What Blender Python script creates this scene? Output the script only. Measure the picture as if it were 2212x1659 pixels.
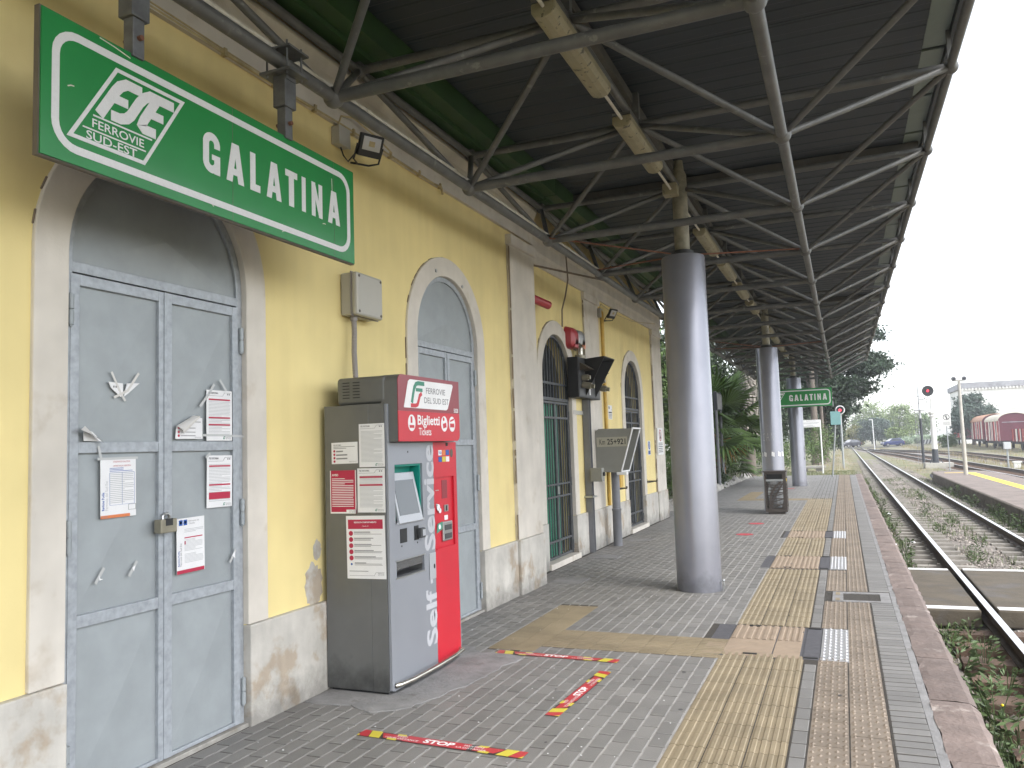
import bpy, bmesh, math, random
from mathutils import Vector, Matrix
random.seed(7)
R = math.radians
scene = bpy.context.scene
COL = scene.collection
for o in list(bpy.data.objects): bpy.data.objects.remove(o)

# ------------------------------------------------------------------ camera
YAW, PITCH, ROLL, FPX = 0.38828739, 0.079945, -0.0334633, 1734.339
CAMZ = 1.6
def cam_axes():
    cy, sy, cp, sp = math.cos(YAW), math.sin(YAW), math.cos(PITCH), math.sin(PITCH)
    f = Vector((-sy*cp, cy*cp, sp)); r = Vector((cy, sy, 0)); u = r.cross(f)
    return (math.cos(ROLL)*r+math.sin(ROLL)*u, -math.sin(ROLL)*r+math.cos(ROLL)*u, f)
cr, cu, cf = cam_axes()
cam = bpy.data.cameras.new('camera'); camo = bpy.data.objects.new('camera', cam); COL.objects.link(camo)
cam.sensor_fit = 'HORIZONTAL'; cam.sensor_width = 36; cam.lens = FPX/2212*36
cam.clip_start = 0.05; cam.clip_end = 3000
camo.matrix_world = Matrix(((cr.x, cu.x, -cf.x, 0), (cr.y, cu.y, -cf.y, 0), (cr.z, cu.z, -cf.z, CAMZ), (0, 0, 0, 1)))
scene.camera = camo

# ------------------------------------------------------------------ sky, sun, exposure
SUN_EL, SUN_AZ = R(48), R(115)          # azimuth measured from +Y towards +X
world = bpy.data.worlds.new('World'); scene.world = world; world.use_nodes = True
wn = world.node_tree.nodes; wl_ = world.node_tree.links
bg = wn['Background']
sky = wn.new('ShaderNodeTexSky'); sky.sky_type = 'NISHITA'; sky.sun_disc = False
sky.sun_elevation = SUN_EL; sky.sun_rotation = SUN_AZ
sky.air_density = 1.0; sky.dust_density = 1.5; sky.ozone_density = 1.0
hsv = wn.new('ShaderNodeHueSaturation'); hsv.inputs['Saturation'].default_value = 0.30
wl_.new(sky.outputs[0], hsv.inputs['Color']); wl_.new(hsv.outputs[0], bg.inputs['Color'])
bg.inputs['Strength'].default_value = 0.15
sun = bpy.data.lights.new('sun', 'SUN'); suno = bpy.data.objects.new('sun', sun); COL.objects.link(suno)
sun.energy = .8; sun.angle = R(25); sun.color = (1.0, 0.96, 0.90)
sd = Vector((math.sin(SUN_AZ)*math.cos(SUN_EL), math.cos(SUN_AZ)*math.cos(SUN_EL), math.sin(SUN_EL)))
suno.rotation_euler = sd.to_track_quat('Z', 'Y').to_euler()
scene.view_settings.view_transform = 'Standard'; scene.view_settings.look = 'None'
scene.view_settings.exposure = 1.85; scene.view_settings.gamma = 1
scene.view_settings.use_curve_mapping = False
try:
    cy = scene.cycles; cy.max_bounces = 6; cy.diffuse_bounces = 4; cy.glossy_bounces = 3; cy.transmission_bounces = 3; cy.transparent_max_bounces = 6; cy.caustics_reflective = False; cy.caustics_refractive = False
except Exception: pass

# ------------------------------------------------------------------ materials
def lin(h):
    if isinstance(h, (tuple, list)): return tuple(h)[:3]
    h = h.lstrip('#'); out = []
    for i in (0, 2, 4):
        c = int(h[i:i+2], 16)/255; out.append(c/12.92 if c <= .04045 else ((c+.055)/1.055)**2.4)
    return tuple(out)
MATS = {}
def mat(name, col, rough=.6, metal=0, var=0, vscale=3, bump=0, bscale=30, rnd=0, col2=None, c2scale=2, c2lo=.5, c2hi=.6, spec=.5, attr=None, detail=3, stretch=None, coat=0, streak=0, grime=0):
    """procedural surface: base colour, soft large mottling (var), second colour in patches (col2), fine relief (bump), per-object variation (rnd)"""
    m = bpy.data.materials.new(name); m.use_nodes = True; MATS[name] = m
    n = m.node_tree.nodes; l = m.node_tree.links; b = n['Principled BSDF']
    b.inputs['Roughness'].default_value = rough; b.inputs['Metallic'].default_value = metal
    b.inputs['Specular IOR Level'].default_value = spec
    if coat: b.inputs['Coat Weight'].default_value = coat; b.inputs['Coat Roughness'].default_value = .08
    c = lin(col); sock = None
    geo = n.new('ShaderNodeNewGeometry'); vec = geo.outputs['Position']
    if stretch:
        vm = n.new('ShaderNodeVectorMath'); vm.operation = 'MULTIPLY'; vm.inputs[1].default_value = stretch; l.new(vec, vm.inputs[0]); vec = vm.outputs[0]
    def noise(sc, det=detail, off=0):
        t = n.new('ShaderNodeTexNoise'); t.inputs['Scale'].default_value = sc; t.inputs['Detail'].default_value = det; t.inputs['Roughness'].default_value = .62
        if off:
            va = n.new('ShaderNodeVectorMath'); va.operation = 'ADD'; va.inputs[1].default_value = (off, off*1.7, off*.6); l.new(vec, va.inputs[0]); l.new(va.outputs[0], t.inputs['Vector'])
        else: l.new(vec, t.inputs['Vector'])
        return t
    def rgb(cc):
        x = n.new('ShaderNodeRGB'); x.outputs[0].default_value = (*cc, 1); return x.outputs[0]
    sock = rgb(c)
    if col2:
        t = noise(c2scale, 5, 13.7); mr = n.new('ShaderNodeMapRange'); mr.inputs['From Min'].default_value = c2lo; mr.inputs['From Max'].default_value = c2hi
        l.new(t.outputs['Fac'], mr.inputs['Value'])
        mx = n.new('ShaderNodeMix'); mx.data_type = 'RGBA'; l.new(mr.outputs[0], mx.inputs['Factor']); l.new(sock, mx.inputs['A']); l.new(rgb(lin(col2)), mx.inputs['B']); sock = mx.outputs['Result']
    def scale_by(sock, val_sock, lo, hi, fmin=0., fmax=1.):
        mr = n.new('ShaderNodeMapRange'); mr.inputs['From Min'].default_value = fmin; mr.inputs['From Max'].default_value = fmax
        mr.inputs['To Min'].default_value = lo; mr.inputs['To Max'].default_value = hi; l.new(val_sock, mr.inputs['Value'])
        vm = n.new('ShaderNodeVectorMath'); vm.operation = 'SCALE'; l.new(sock, vm.inputs[0]); l.new(mr.outputs[0], vm.inputs['Scale']); return vm.outputs[0]
    if var:
        t = noise(vscale); sock = scale_by(sock, t.outputs['Fac'], 1-var, 1+var, .3, .7)
    if streak:
        vm = n.new('ShaderNodeVectorMath'); vm.operation = 'MULTIPLY'; vm.inputs[1].default_value = (7, 7, .55); l.new(geo.outputs['Position'], vm.inputs[0])
        t = n.new('ShaderNodeTexNoise'); t.inputs['Scale'].default_value = 1; t.inputs['Detail'].default_value = 4; l.new(vm.outputs[0], t.inputs['Vector'])
        sock = scale_by(sock, t.outputs['Fac'], 1-streak, 1+streak*.5, .35, .65)
    if grime:   # splashed dirt with a ragged upper edge
        sp_ = n.new('ShaderNodeSeparateXYZ'); l.new(geo.outputs['Position'], sp_.inputs[0]); t = noise(9, 4, 3.1)
        ma = n.new('ShaderNodeMath'); ma.operation = 'MULTIPLY_ADD'; ma.inputs[1].default_value = -.45; l.new(t.outputs['Fac'], ma.inputs[0]); l.new(sp_.outputs['Z'], ma.inputs[2])
        mr = n.new('ShaderNodeMapRange'); mr.inputs['From Min'].default_value = -.22; mr.inputs['From Max'].default_value = .0; mr.inputs['To Min'].default_value = 1-grime; mr.inputs['To Max'].default_value = 1; l.new(ma.outputs[0], mr.inputs['Value'])
        vm = n.new('ShaderNodeVectorMath'); vm.operation = 'SCALE'; l.new(sock, vm.inputs[0]); l.new(mr.outputs[0], vm.inputs['Scale']); sock = vm.outputs[0]
    if rnd:
        oi = n.new('ShaderNodeObjectInfo'); sock = scale_by(sock, oi.outputs['Random'], 1-rnd, 1+rnd)
    if attr:
        at = n.new('ShaderNodeAttribute'); at.attribute_name = 'tint'; sock = scale_by(sock, at.outputs['Fac'], 1-attr, 1+attr)
    l.new(sock, b.inputs['Base Color'])
    if bump:
        t = noise(bscale, 3); bp = n.new('ShaderNodeBump'); bp.inputs['Strength'].default_value = bump; bp.inputs['Distance'].default_value = .01
        l.new(t.outputs['Fac'], bp.inputs['Height']); l.new(bp.outputs[0], b.inputs['Normal'])
        if rough > .3:
            mr = n.new('ShaderNodeMapRange'); mr.inputs['To Min'].default_value = max(0, rough-.12); mr.inputs['To Max'].default_value = min(1, rough+.12)
            l.new(t.outputs['Fac'], mr.inputs['Value']); l.new(mr.outputs[0], b.inputs['Roughness'])
    return m
def emat(name, col, strength):
    m = bpy.data.materials.new(name); m.use_nodes = True; b = m.node_tree.nodes['Principled BSDF']
    b.inputs['Base Color'].default_value = (*lin(col), 1); b.inputs['Emission Color'].default_value = (*lin(col), 1); b.inputs['Emission Strength'].default_value = strength
    MATS[name] = m; return m
def glassmat(name, col, alpha, rough=.1):
    m = bpy.data.materials.new(name); m.use_nodes = True; b = m.node_tree.nodes['Principled BSDF']
    b.inputs['Base Color'].default_value = (*lin(col), 1); b.inputs['Alpha'].default_value = alpha; b.inputs['Roughness'].default_value = rough
    MATS[name] = m; return m

M = MATS
mat('yellow_plaster', (.75, .625, .295), .85, var=.07, vscale=1.3, bump=.08, bscale=70, streak=.035, col2=(.69, .555, .26), c2scale=1.1, c2lo=.55, c2hi=.75)
mat('stone_trim', (.60, .56, .50), .8, var=.10, vscale=2.5, bump=.15, bscale=45, streak=.05, col2=(.50, .445, .37), c2scale=3, c2lo=.58, c2hi=.72)
mat('stone_plinth', (.48, .46, .42), .85, var=.13, vscale=4, bump=.35, bscale=35, grime=.45, streak=.10, col2=(.385, .325, .255), c2scale=2.3, c2lo=.54, c2hi=.62)
mat('stone_crack', (.20, .16, .12), .95)
mat('rust_edge', (.18, .075, .045), .9, var=.3, vscale=20)
mat('galvanised_frame', (.345, .372, .402), .5, .25, var=.15, vscale=22, bump=.05, bscale=60, detail=2)
mat('galvanised_panel', (.31, .338, .352), .55, .2, var=.07, vscale=5, bump=.03, bscale=50)
mat('steel', (.42, .43, .43), .35, .9, var=.1, vscale=20)
mat('gate_iron', (.075, .08, .084), .55, .1, var=.2, vscale=15)
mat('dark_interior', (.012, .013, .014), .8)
mat('door_green', (.02, .20, .12), .4, var=.1)
mat('dark_glass', (.03, .035, .04), .05, spec=.8)
mat('roof_deck', (.020, .027, .034), .55, .1, var=.12, vscale=1.5)
mat('roof_band', (.075, .072, .065), .7, var=.3, vscale=4)
mat('canopy_paint', (.105, .106, .104), .5, .15, var=.2, vscale=6, col2=(.17, .17, .165), c2scale=14, c2lo=.62, c2hi=.68)
mat('canopy_green', (.022, .065, .014), .5, var=.15, vscale=3)
mat('canopy_fascia', (.16, .20, .19), .5, var=.1)
mat('column_paint', (.245, .25, .287), .30, .42, var=.06, vscale=3, coat=.1, grime=.35, streak=.05)
mat('column_stub', (.24, .22, .16), .55, var=.35, vscale=7)
mat('light_cover', (.28, .25, .16), .5, var=.12, vscale=6, col2=(.06, .05, .03), c2scale=16, c2lo=.60, c2hi=.66)
mat('conduit_white', (.55, .52, .45), .5, var=.15, vscale=15)
mat('conduit_beige', (.42, .34, .18), .6, var=.25, vscale=10)
mat('sign_green', (.016, .20, .048), .26, var=.06, vscale=3, coat=.2)
mat('sign_white', (.62, .62, .63), .5, var=.04, vscale=60)
mat('sign_back', (.10, .085, .07), .6, var=.2)
mat('bracket_grey', (.13, .135, .14), .5, .4, var=.25, vscale=14)
mat('black_plastic', (.012, .013, .015), .45)
mat('lamp_glass', (.55, .55, .56), .15)
mat('box_grey', (.40, .385, .34), .4, var=.04)
mat('hose_grey', (.25, .23, .22), .5)
mat('machine_side', (.142, .145, .143), .42, .35, var=.12, vscale=2.5, grime=.5, col2=(.17, .17, .165), c2scale=5, c2lo=.66, c2hi=.76)
mat('machine_front', (.27, .285, .315), .42, .3, var=.05, vscale=2)
mat('machine_red', (.50, .014, .03), .4, var=.05)
mat('machine_maroon', (.23, .022, .035), .35)
mat('machine_letter', (.45, .46, .49), .45)
mat('screen_green', (.0, .24, .185), .5)
mat('screen_bezel', (.40, .415, .44), .4, .2)
mat('screen_glass', (.09, .10, .11), .12)
mat('screen_tree', (.08, .085, .085), .3)
mat('dark_grey', (.05, .052, .055), .5)
mat('chrome', (.55, .52, .45), .22, .95, var=.15, vscale=30)
mat('paper', (.74, .74, .75), .8, var=.03, vscale=8)
mat('paper_curl', (.60, .585, .56), .8)
mat('print_grey', (.22, .22, .23), .8)
mat('print_faint', (.45, .46, .47), .8)
mat('print_red', (.42, .022, .06), .7)
mat('print_orange', (.62, .19, .07), .7)
mat('print_blue', (.03, .10, .36), .7)
mat('print_green', (.07, .24, .17), .7)
mat('print_black', (.02, .02, .02), .7)
mat('tape_clear', (.45, .46, .46), .3)
mat('brick_grey', (.176, .171, .164), .58, var=.10, vscale=2.2, bump=.35, bscale=160, rnd=.13)
mat('brick_grey_field', (.176, .171, .164), .58, var=.10, vscale=2.2, bump=.35, bscale=160, attr=.13)
mat('brick_edge', (.165, .160, .150), .82, var=.08, vscale=2.2, bump=.35, bscale=160, rnd=.10)
mat('tile_ochre', (.235, .192, .125), .6, var=.13, vscale=3.5, bump=.3, bscale=120, rnd=.08)
mat('tile_ochre_field', (.235, .192, .125), .6, var=.13, vscale=3.5, bump=.3, bscale=120, attr=.08)
mat('tile_stud', (.195, .16, .125), .6, var=.14, vscale=3, bump=.3, bscale=120, rnd=.09)
mat('tile_stud_field', (.195, .16, .125), .6, var=.14, vscale=3, bump=.3, bscale=120, attr=.09)
mat('joint_sand_glint', (.27, .262, .25), .95, var=.2, vscale=12, bump=.3, bscale=90)  # pale sand; its tone also paints in the highlight of sky-lit brick chamfers
mat('mortar', (.045, .04, .034), .95, var=.3, vscale=30, bump=.6, bscale=90)
mat('cement', (.22, .217, .217), .9, var=.2, vscale=6, bump=.6, bscale=40, col2=(.16, .155, .15), c2scale=7, c2lo=.58, c2hi=.68)
mat('kerb_stone', (.165, .128, .113), .8, var=.2, vscale=4, bump=.9, bscale=22, rnd=.12, col2=(.29, .25, .225), c2scale=5, c2lo=.60, c2hi=.70)
mat('plate_silver', (.52, .52, .53), .35, .5, var=.1, vscale=20)
mat('plate_dark', (.095, .095, .105), .6, .2, var=.15, vscale=20)
mat('cover_pink', (.27, .21, .155), .8, var=.1, vscale=8)
mat('tape_red', (.42, .03, .04), .4)
mat('tape_yellow', (.55, .47, .05), .4)
mat('tape_black', (.03, .03, .03), .5)
mat('white_paint', (.75, .75, .75), .6, var=.06)
mat('sticker_red', (.42, .05, .07), .7, var=.15, vscale=20)
mat('pipe_yellow', (.55, .34, .05), .45, var=.2, vscale=5)
mat('alarm_red', (.38, .04, .05), .35)
mat('alarm_grey', (.30, .30, .30), .4, .3)
mat('alarm_orange', (.62, .17, .05), .3)
mat('black_metal', (.02, .021, .022), .55, var=.2)
mat('hood_brown', (.10, .085, .065), .6, var=.2)
mat('brass_grey', (.27, .25, .19), .45, .4, var=.2)
mat('phone_grey', (.24, .24, .215), .55, var=.08, vscale=3)
mat('phone_inside', (.14, .16, .17), .6)
mat('plate_cream', (.40, .38, .30), .7)
mat('phone_pole', (.16, .165, .18), .5, var=.12, vscale=4)
mat('bin_brown', (.065, .055, .05), .45, .3)
mat('bag_plastic', (.26, .27, .28), .25, var=.25, vscale=14)
mat('yellow_label', (.80, .60, .02), .5)
mat('teal_sign', (.22, .42, .42), .5, var=.05)
mat('pole_grey', (.34, .36, .37), .45, .4)
mat('pale_post', (.52, .53, .54), .5)
mat('concrete_post', (.42, .40, .36), .85, var=.15, vscale=3)
mat('dark_post', (.045, .05, .06), .6)
mat('signal_black', (.015, .016, .018), .5)
emat('signal_red', (1.0, .02, .04), 1.3)
mat('rail_top', (.64, .63, .62), .28, .9, var=.1, vscale=20)
mat('rail_side', (.085, .065, .05), .75, .2, var=.25, vscale=12)
mat('sleeper_concrete', (.27, .25, .22), .9, var=.2, vscale=6, bump=.5, bscale=50, rnd=.15)
mat('sleeper_wood', (.13, .085, .06), .9, var=.3, vscale=9, bump=.6, bscale=60, rnd=.15)
mat('ballast', (.23, .205, .18), .95, var=.25, vscale=9, bump=1, bscale=60, col2=(.10, .085, .06), c2scale=1.5)
mat('stone_ballast', (.26, .23, .205), .9, attr=.45)
mat('earth_dry', (.20, .175, .12), .95, var=.25, vscale=.8, bump=.8, bscale=14, col2=(.15, .16, .075), c2scale=.35, c2lo=.45, c2hi=.6)
mat('earth_dark', (.085, .075, .05), .95, var=.3, vscale=2, bump=.8, bscale=20, col2=(.09, .12, .04), c2scale=1, c2lo=.5, c2hi=.6)
mat('slab_brown', (.10, .083, .06), .9, var=.2, vscale=3, bump=.5, bscale=40, col2=(.10, .09, .08), c2scale=1.6, c2lo=.5, c2hi=.62)
mat('second_platform_top', (.20, .165, .145), .9, var=.18, vscale=2.5, bump=.4, bscale=50)
mat('second_platform_side', (.14, .12, .095), .9, var=.3, vscale=5, bump=.5, bscale=30)
mat('line_yellow', (.85, .62, .04), .6)
mat('garden_rock', (.30, .29, .27), .9, var=.2, vscale=5, bump=.8, bscale=20)
mat('bark', (.16, .135, .115), .9, var=.3, vscale=8, bump=.9, bscale=25, stretch=(3, 3, .6))
mat('palm_thatch', (.36, .33, .29), .9, attr=.35)
mat('palm_brown', (.25, .125, .055), .8, attr=.3)
def leafmat(name, c, trans=.25, rnd=.35):
    m = mat(name, c, .55, attr=rnd, spec=.3)
    b = m.node_tree.nodes['Principled BSDF']
    b.inputs['Transmission Weight'].default_value = 0
    try: b.inputs['Subsurface Weight'].default_value = 0
    except Exception: pass
    return m
leafmat('leaf_dark', (.040, .060, .030)); leafmat('leaf_conifer', (.035, .058, .034)); leafmat('leaf_mid', (.11, .17, .055)); leafmat('leaf_bright', (.17, .23, .07))
leafmat('leaf_olive', (.20, .20, .06)); leafmat('leaf_blue', (.075, .11, .085)); leafmat('leaf_palm', (.12, .19, .06)); leafmat('leaf_palm_old', (.40, .23, .06)); leafmat('leaf_white', (.34, .42, .30))
leafmat('grass_green', (.10, .135, .05)); leafmat('grass_dry', (.30, .26, .14)); leafmat('weed_green', (.07, .105, .04))
mat('car_dark', (.018, .019, .028), .4, .1, coat=.1); mat('car_blue', (.015, .03, .14), .25, .2, coat=.6)
mat('car_glass', (.05, .06, .07), .08, spec=.8); mat('tyre', (.015, .015, .015), .85); mat('hubcap', (.35, .35, .36), .35, .6); mat('car_lamp', (.6, .6, .6), .15); mat('car_tail', (.35, .02, .02), .25)
mat('wagon_red', (.38, .055, .05), .75, var=.25, vscale=1.2, rnd=.2, col2=(.52, .42, .38), c2scale=1.6, c2lo=.56, c2hi=.62)
mat('wagon_white', (.62, .58, .53), .8, var=.15, rnd=.15)
mat('wagon_maroon', (.12, .03, .045), .7, var=.2, vscale=1.5)
mat('wagon_roof_cream', (.55, .50, .40), .8, var=.12, vscale=2); mat('wagon_roof_salmon', (.48, .27, .18), .8, var=.15, vscale=2)
mat('wagon_black', (.02, .02, .02), .8)
mat('building_white', (.74, .73, .70), .85, var=.04, vscale=.5); mat('parapet_grey', (.30, .30, .32), .9, var=.3, vscale=1.5)
mat('road_asphalt', (.12, .12, .12), .9, var=.1, vscale=1.0)
mat('barrier_white', (.6, .6, .58), .8, var=.1); mat('barrier_dark', (.09, .09, .10), .8)

# ------------------------------------------------------------------ mesh helpers
class MB:
    def __init__(s): s.v = []; s.f = []; s.mi = []; s.t = []; s.cur = 0; s.tint = .5
    def add(s, vs, fs):
        o = len(s.v); s.v += [tuple(x) for x in vs]
        for f in fs: s.f.append(tuple(i+o for i in f)); s.mi.append(s.cur); s.t.append(s.tint)
        return s
    def box(s, x0, x1, y0, y1, z0, z1):
        if x0 > x1: x0, x1 = x1, x0
        if y0 > y1: y0, y1 = y1, y0
        if z0 > z1: z0, z1 = z1, z0
        return s.add([(x0,y0,z0),(x1,y0,z0),(x1,y1,z0),(x0,y1,z0),(x0,y0,z1),(x1,y0,z1),(x1,y1,z1),(x0,y1,z1)],
              [(0,3,2,1),(4,5,6,7),(0,1,5,4),(1,2,6,5),(2,3,7,6),(3,0,4,7)])
    def obox(s, c, ax, ay, az):
        """box centred at c with half-axis vectors"""
        c, ax, ay, az = map(Vector, (c, ax, ay, az)); vs = []
        for k in (-1, 1):
            for i, j in ((-1,-1),(1,-1),(1,1),(-1,1)): vs.append(c+ax*i+ay*j+az*k)
        return s.add(vs, [(0,3,2,1),(4,5,6,7),(0,1,5,4),(1,2,6,5),(2,3,7,6),(3,0,4,7)])
    def brick(s, x0, x1, y0, y1, z0, z1, c=.005):
        """block with chamfered top edge"""
        return s.add([(x0,y0,z0),(x1,y0,z0),(x1,y1,z0),(x0,y1,z0),(x0,y0,z1-c),(x1,y0,z1-c),(x1,y1,z1-c),(x0,y1,z1-c),(x0+c,y0+c,z1),(x1-c,y0+c,z1),(x1-c,y1-c,z1),(x0+c,y1-c,z1)],
              [(0,1,5,4),(1,2,6,5),(2,3,7,6),(3,0,4,7),(4,5,9,8),(5,6,10,9),(6,7,11,10),(7,4,8,11),(8,9,10,11)])
    def tube(s, p, q, r, n=8, r2=None, cap=True):
        p, q = Vector(p), Vector(q); d = (q-p)
        if d.length < 1e-6: return s
        d.normalize(); a = d.orthogonal().normalized(); b = d.cross(a); r2 = r if r2 is None else r2
        vs = []
        for c, rr in ((p, r), (q, r2)):
            for i in range(n):
                t = 2*math.pi*i/n; vs.append(c+a*(rr*math.cos(t))+b*(rr*math.sin(t)))
        fs = [(i, (i+1) % n, n+(i+1) % n, n+i) for i in range(n)]
        if cap: fs += [tuple(range(n-1, -1, -1)), tuple(range(n, 2*n))]
        return s.add(vs, fs)
    def path(s, pts, r, n=8):
        pts = [Vector(p) for p in pts]; rings = []; rr = r if isinstance(r, (list, tuple)) else [r]*len(pts)
        a = None
        for i, p in enumerate(pts):
            d = (pts[min(i+1, len(pts)-1)]-pts[max(i-1, 0)]).normalized()
            a = d.orthogonal().normalized() if a is None else (a-d*a.dot(d)).normalized()
            b = d.cross(a); rings.append([p+a*(rr[i]*math.cos(2*math.pi*k/n))+b*(rr[i]*math.sin(2*math.pi*k/n)) for k in range(n)])
        vs = [v for g in rings for v in g]; fs = []
        for i in range(len(pts)-1):
            for k in range(n): fs.append((i*n+k, i*n+(k+1) % n, (i+1)*n+(k+1) % n, (i+1)*n+k))
        fs += [tuple(range(n-1, -1, -1)), tuple(range((len(pts)-1)*n, len(pts)*n))]
        return s.add(vs, fs)
    def lathe(s, c, prof, n=16):
        """profile [(r,z)] about vertical axis through c"""
        c = Vector(c); vs = []
        for r, z in prof:
            for i in range(n): t = 2*math.pi*i/n; vs.append((c.x+r*math.cos(t), c.y+r*math.sin(t), c.z+z))
        m = len(prof); fs = [(j*n+i, j*n+(i+1) % n, (j+1)*n+(i+1) % n, (j+1)*n+i) for j in range(m-1) for i in range(n)]
        fs += [tuple(range(n-1, -1, -1)), tuple(range((m-1)*n, m*n))]
        return s.add(vs, fs)
    def sphere(s, c, r, n=12, m=8, sc=(1,1,1)):
        prof = [(max(1e-4, r*math.sin(math.pi*j/m))*1.0, -r*math.cos(math.pi*j/m)) for j in range(m+1)]
        o = len(s.v); s.lathe((0,0,0), prof, n)
        for i in range(o, len(s.v)): v = s.v[i]; s.v[i] = (c[0]+v[0]*sc[0], c[1]+v[1]*sc[1], c[2]+v[2]*sc[2])
        return s
    def prism(s, poly, fn, d0, d1):
        """2D polygon (a,b) extruded between depths via fn(a,b,d)->xyz"""
        n = len(poly); vs = [fn(a, b, d0) for a, b in poly]+[fn(a, b, d1) for a, b in poly]
        return s.add(vs, [tuple(range(n-1, -1, -1)), tuple(range(n, 2*n))]+[(i, (i+1) % n, n+(i+1) % n, n+i) for i in range(n)])
    def strip(s, A, B, fn, d0, d1):
        """solid band between two 2D polylines of equal length"""
        n = len(A); vs = [fn(*p, d1) for p in A]+[fn(*p, d1) for p in B]+[fn(*p, d0) for p in A]+[fn(*p, d0) for p in B]
        fs = []
        for i in range(n-1):
            fs += [(i, i+1, n+i+1, n+i), (2*n+i, 3*n+i, 3*n+i+1, 2*n+i+1), (i, 2*n+i, 2*n+i+1, i+1), (n+i, n+i+1, 3*n+i+1, 3*n+i)]
        fs += [(0, n, 3*n, 2*n), (n-1, 3*n-1, 4*n-1, 2*n-1)]
        return s.add(vs, fs)
    def stroke(s, pts, w, fn, d0, d1, closed=False):
        """flat thick line through 2D points"""
        pts = [Vector((a, b)) for a, b in pts]; n = len(pts); A = []; B = []
        for i, p in enumerate(pts):
            if closed: u, v = pts[i-1], pts[(i+1) % n]
            else: u, v = pts[max(i-1, 0)], pts[min(i+1, n-1)]
            d1_ = (p-u).normalized() if (p-u).length > 1e-9 else None; d2_ = (v-p).normalized() if (v-p).length > 1e-9 else None
            if d1_ is None: d1_ = d2_
            if d2_ is None: d2_ = d1_
            t = d1_+d2_; t = d1_ if t.length < 1e-6 else t.normalized()
            nn = Vector((-t.y, t.x)); k = w/2/max(.35, nn.dot(Vector((-d1_.y, d1_.x))))
            A.append(tuple(p+nn*k)); B.append(tuple(p-nn*k))
        if closed: A.append(A[0]); B.append(B[0])
        return s.strip(A, B, fn, d0, d1)
    def mesh(s, name, mats, off=(0,0,0), smooth=False, tint=False):
        me = bpy.data.meshes.new(name)
        me.from_pydata([(v[0]-off[0], v[1]-off[1], v[2]-off[2]) for v in s.v], [], s.f)
        for m in (mats if isinstance(mats, (list, tuple)) else [mats]): me.materials.append(M[m] if isinstance(m, str) else m)
        if len(me.materials) > 1: me.polygons.foreach_set('material_index', s.mi)
        if smooth: me.polygons.foreach_set('use_smooth', [True]*len(s.f))
        if tint:
            at = me.attributes.new('tint', 'FLOAT', 'FACE'); at.data.foreach_set('value', s.t)
        me.update(); return me

WLOC = {}
def link(o): COL.objects.link(o); return o
def thing(name, label, cat, loc=(0,0,0), group=None, rz=0):
    o = link(bpy.data.objects.new(name, None)); o.location = loc; o.rotation_euler = (0, 0, rz); o.empty_display_size = .1
    o['label'] = label; o['category'] = cat
    if group: o['group'] = group
    WLOC[o] = Vector(loc); return o
def tag(o, label, cat, group=None):
    o['label'] = label; o['category'] = cat
    if group: o['group'] = group
    return o
def part(name, mb, mats, parent=None, smooth=False, bevel=0, tint=False, label=None, local=False, segs=2):
    off = (0,0,0) if local or parent is None else WLOC.get(parent, Vector())
    o = link(bpy.data.objects.new(name, mb.mesh(name, mats, off, smooth, tint)))
    if parent is not None: o.parent = parent; WLOC[o] = Vector(off)
    if bevel:
        b = o.modifiers.new('bevel', 'BEVEL'); b.width = bevel; b.segments = segs; b.limit_method = 'ANGLE'; b.angle_limit = R(40)
    if smooth is True:
        # keep hard corners crisp
        for p in o.data.polygons: p.use_smooth = True
        try: o.data.set_sharp_from_angle(angle=R(40))
        except Exception: pass
    if label: o['label'] = label
    return o
def single(name, mb, mats, label, cat, group=None, loc=None, **k):
    """one-mesh thing whose origin sits at its base"""
    if loc is None:
        xs = [v[0] for v in mb.v]; ys = [v[1] for v in mb.v]; zs = [v[2] for v in mb.v]
        loc = ((min(xs)+max(xs))/2, (min(ys)+max(ys))/2, min(zs))
    o = link(bpy.data.objects.new(name, mb.mesh(name, mats, loc, k.get('smooth', False), k.get('tint', False)))); o.location = loc; WLOC[o] = Vector(loc)
    if k.get('bevel'):
        b = o.modifiers.new('bevel', 'BEVEL'); b.width = k['bevel']; b.segments = 2; b.limit_method = 'ANGLE'; b.angle_limit = R(40)
    if k.get('smooth'):
        try: o.data.set_sharp_from_angle(angle=R(40))
        except Exception: pass
    return tag(o, label, cat, group)
def structure(name, mb, mats, **k):
    o = link(bpy.data.objects.new(name, mb.mesh(name, mats, (0,0,0), k.get('smooth', False), k.get('tint', False)))); o['kind'] = 'structure'; WLOC[o] = Vector(); return o
def stuff(o, label=None, cat=None):
    o['kind'] = 'stuff'
    if label: o['label'] = label; o['category'] = cat
    return o
def inst(name, me, parent, mtx, label=None):
    """a part that shares mesh data; mtx in world space"""
    o = link(bpy.data.objects.new(name, me))
    off = WLOC.get(parent, Vector()) if parent else Vector()
    if parent: o.parent = parent; WLOC[o] = off
    o.matrix_basis = Matrix.Translation(-off) @ mtx
    if label: o['label'] = label
    return o
_unit = {}
def unit_tube(m, n=10):
    k = (m, n)
    if k not in _unit: _unit[k] = MB().tube((0,0,0), (0,0,1), 1, n).mesh('tube', m, smooth=True); _unit[k].set_sharp_from_angle(angle=R(50))
    return _unit[k]
def tube_obj(name, p, q, r, m, parent, n=10):
    p, q = Vector(p), Vector(q); d = q-p
    return inst(name, unit_tube(m, n), parent, Matrix.Translation(p) @ d.to_track_quat('Z', 'Y').to_matrix().to_4x4() @ Matrix.Diagonal((r, r, d.length, 1)))

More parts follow.
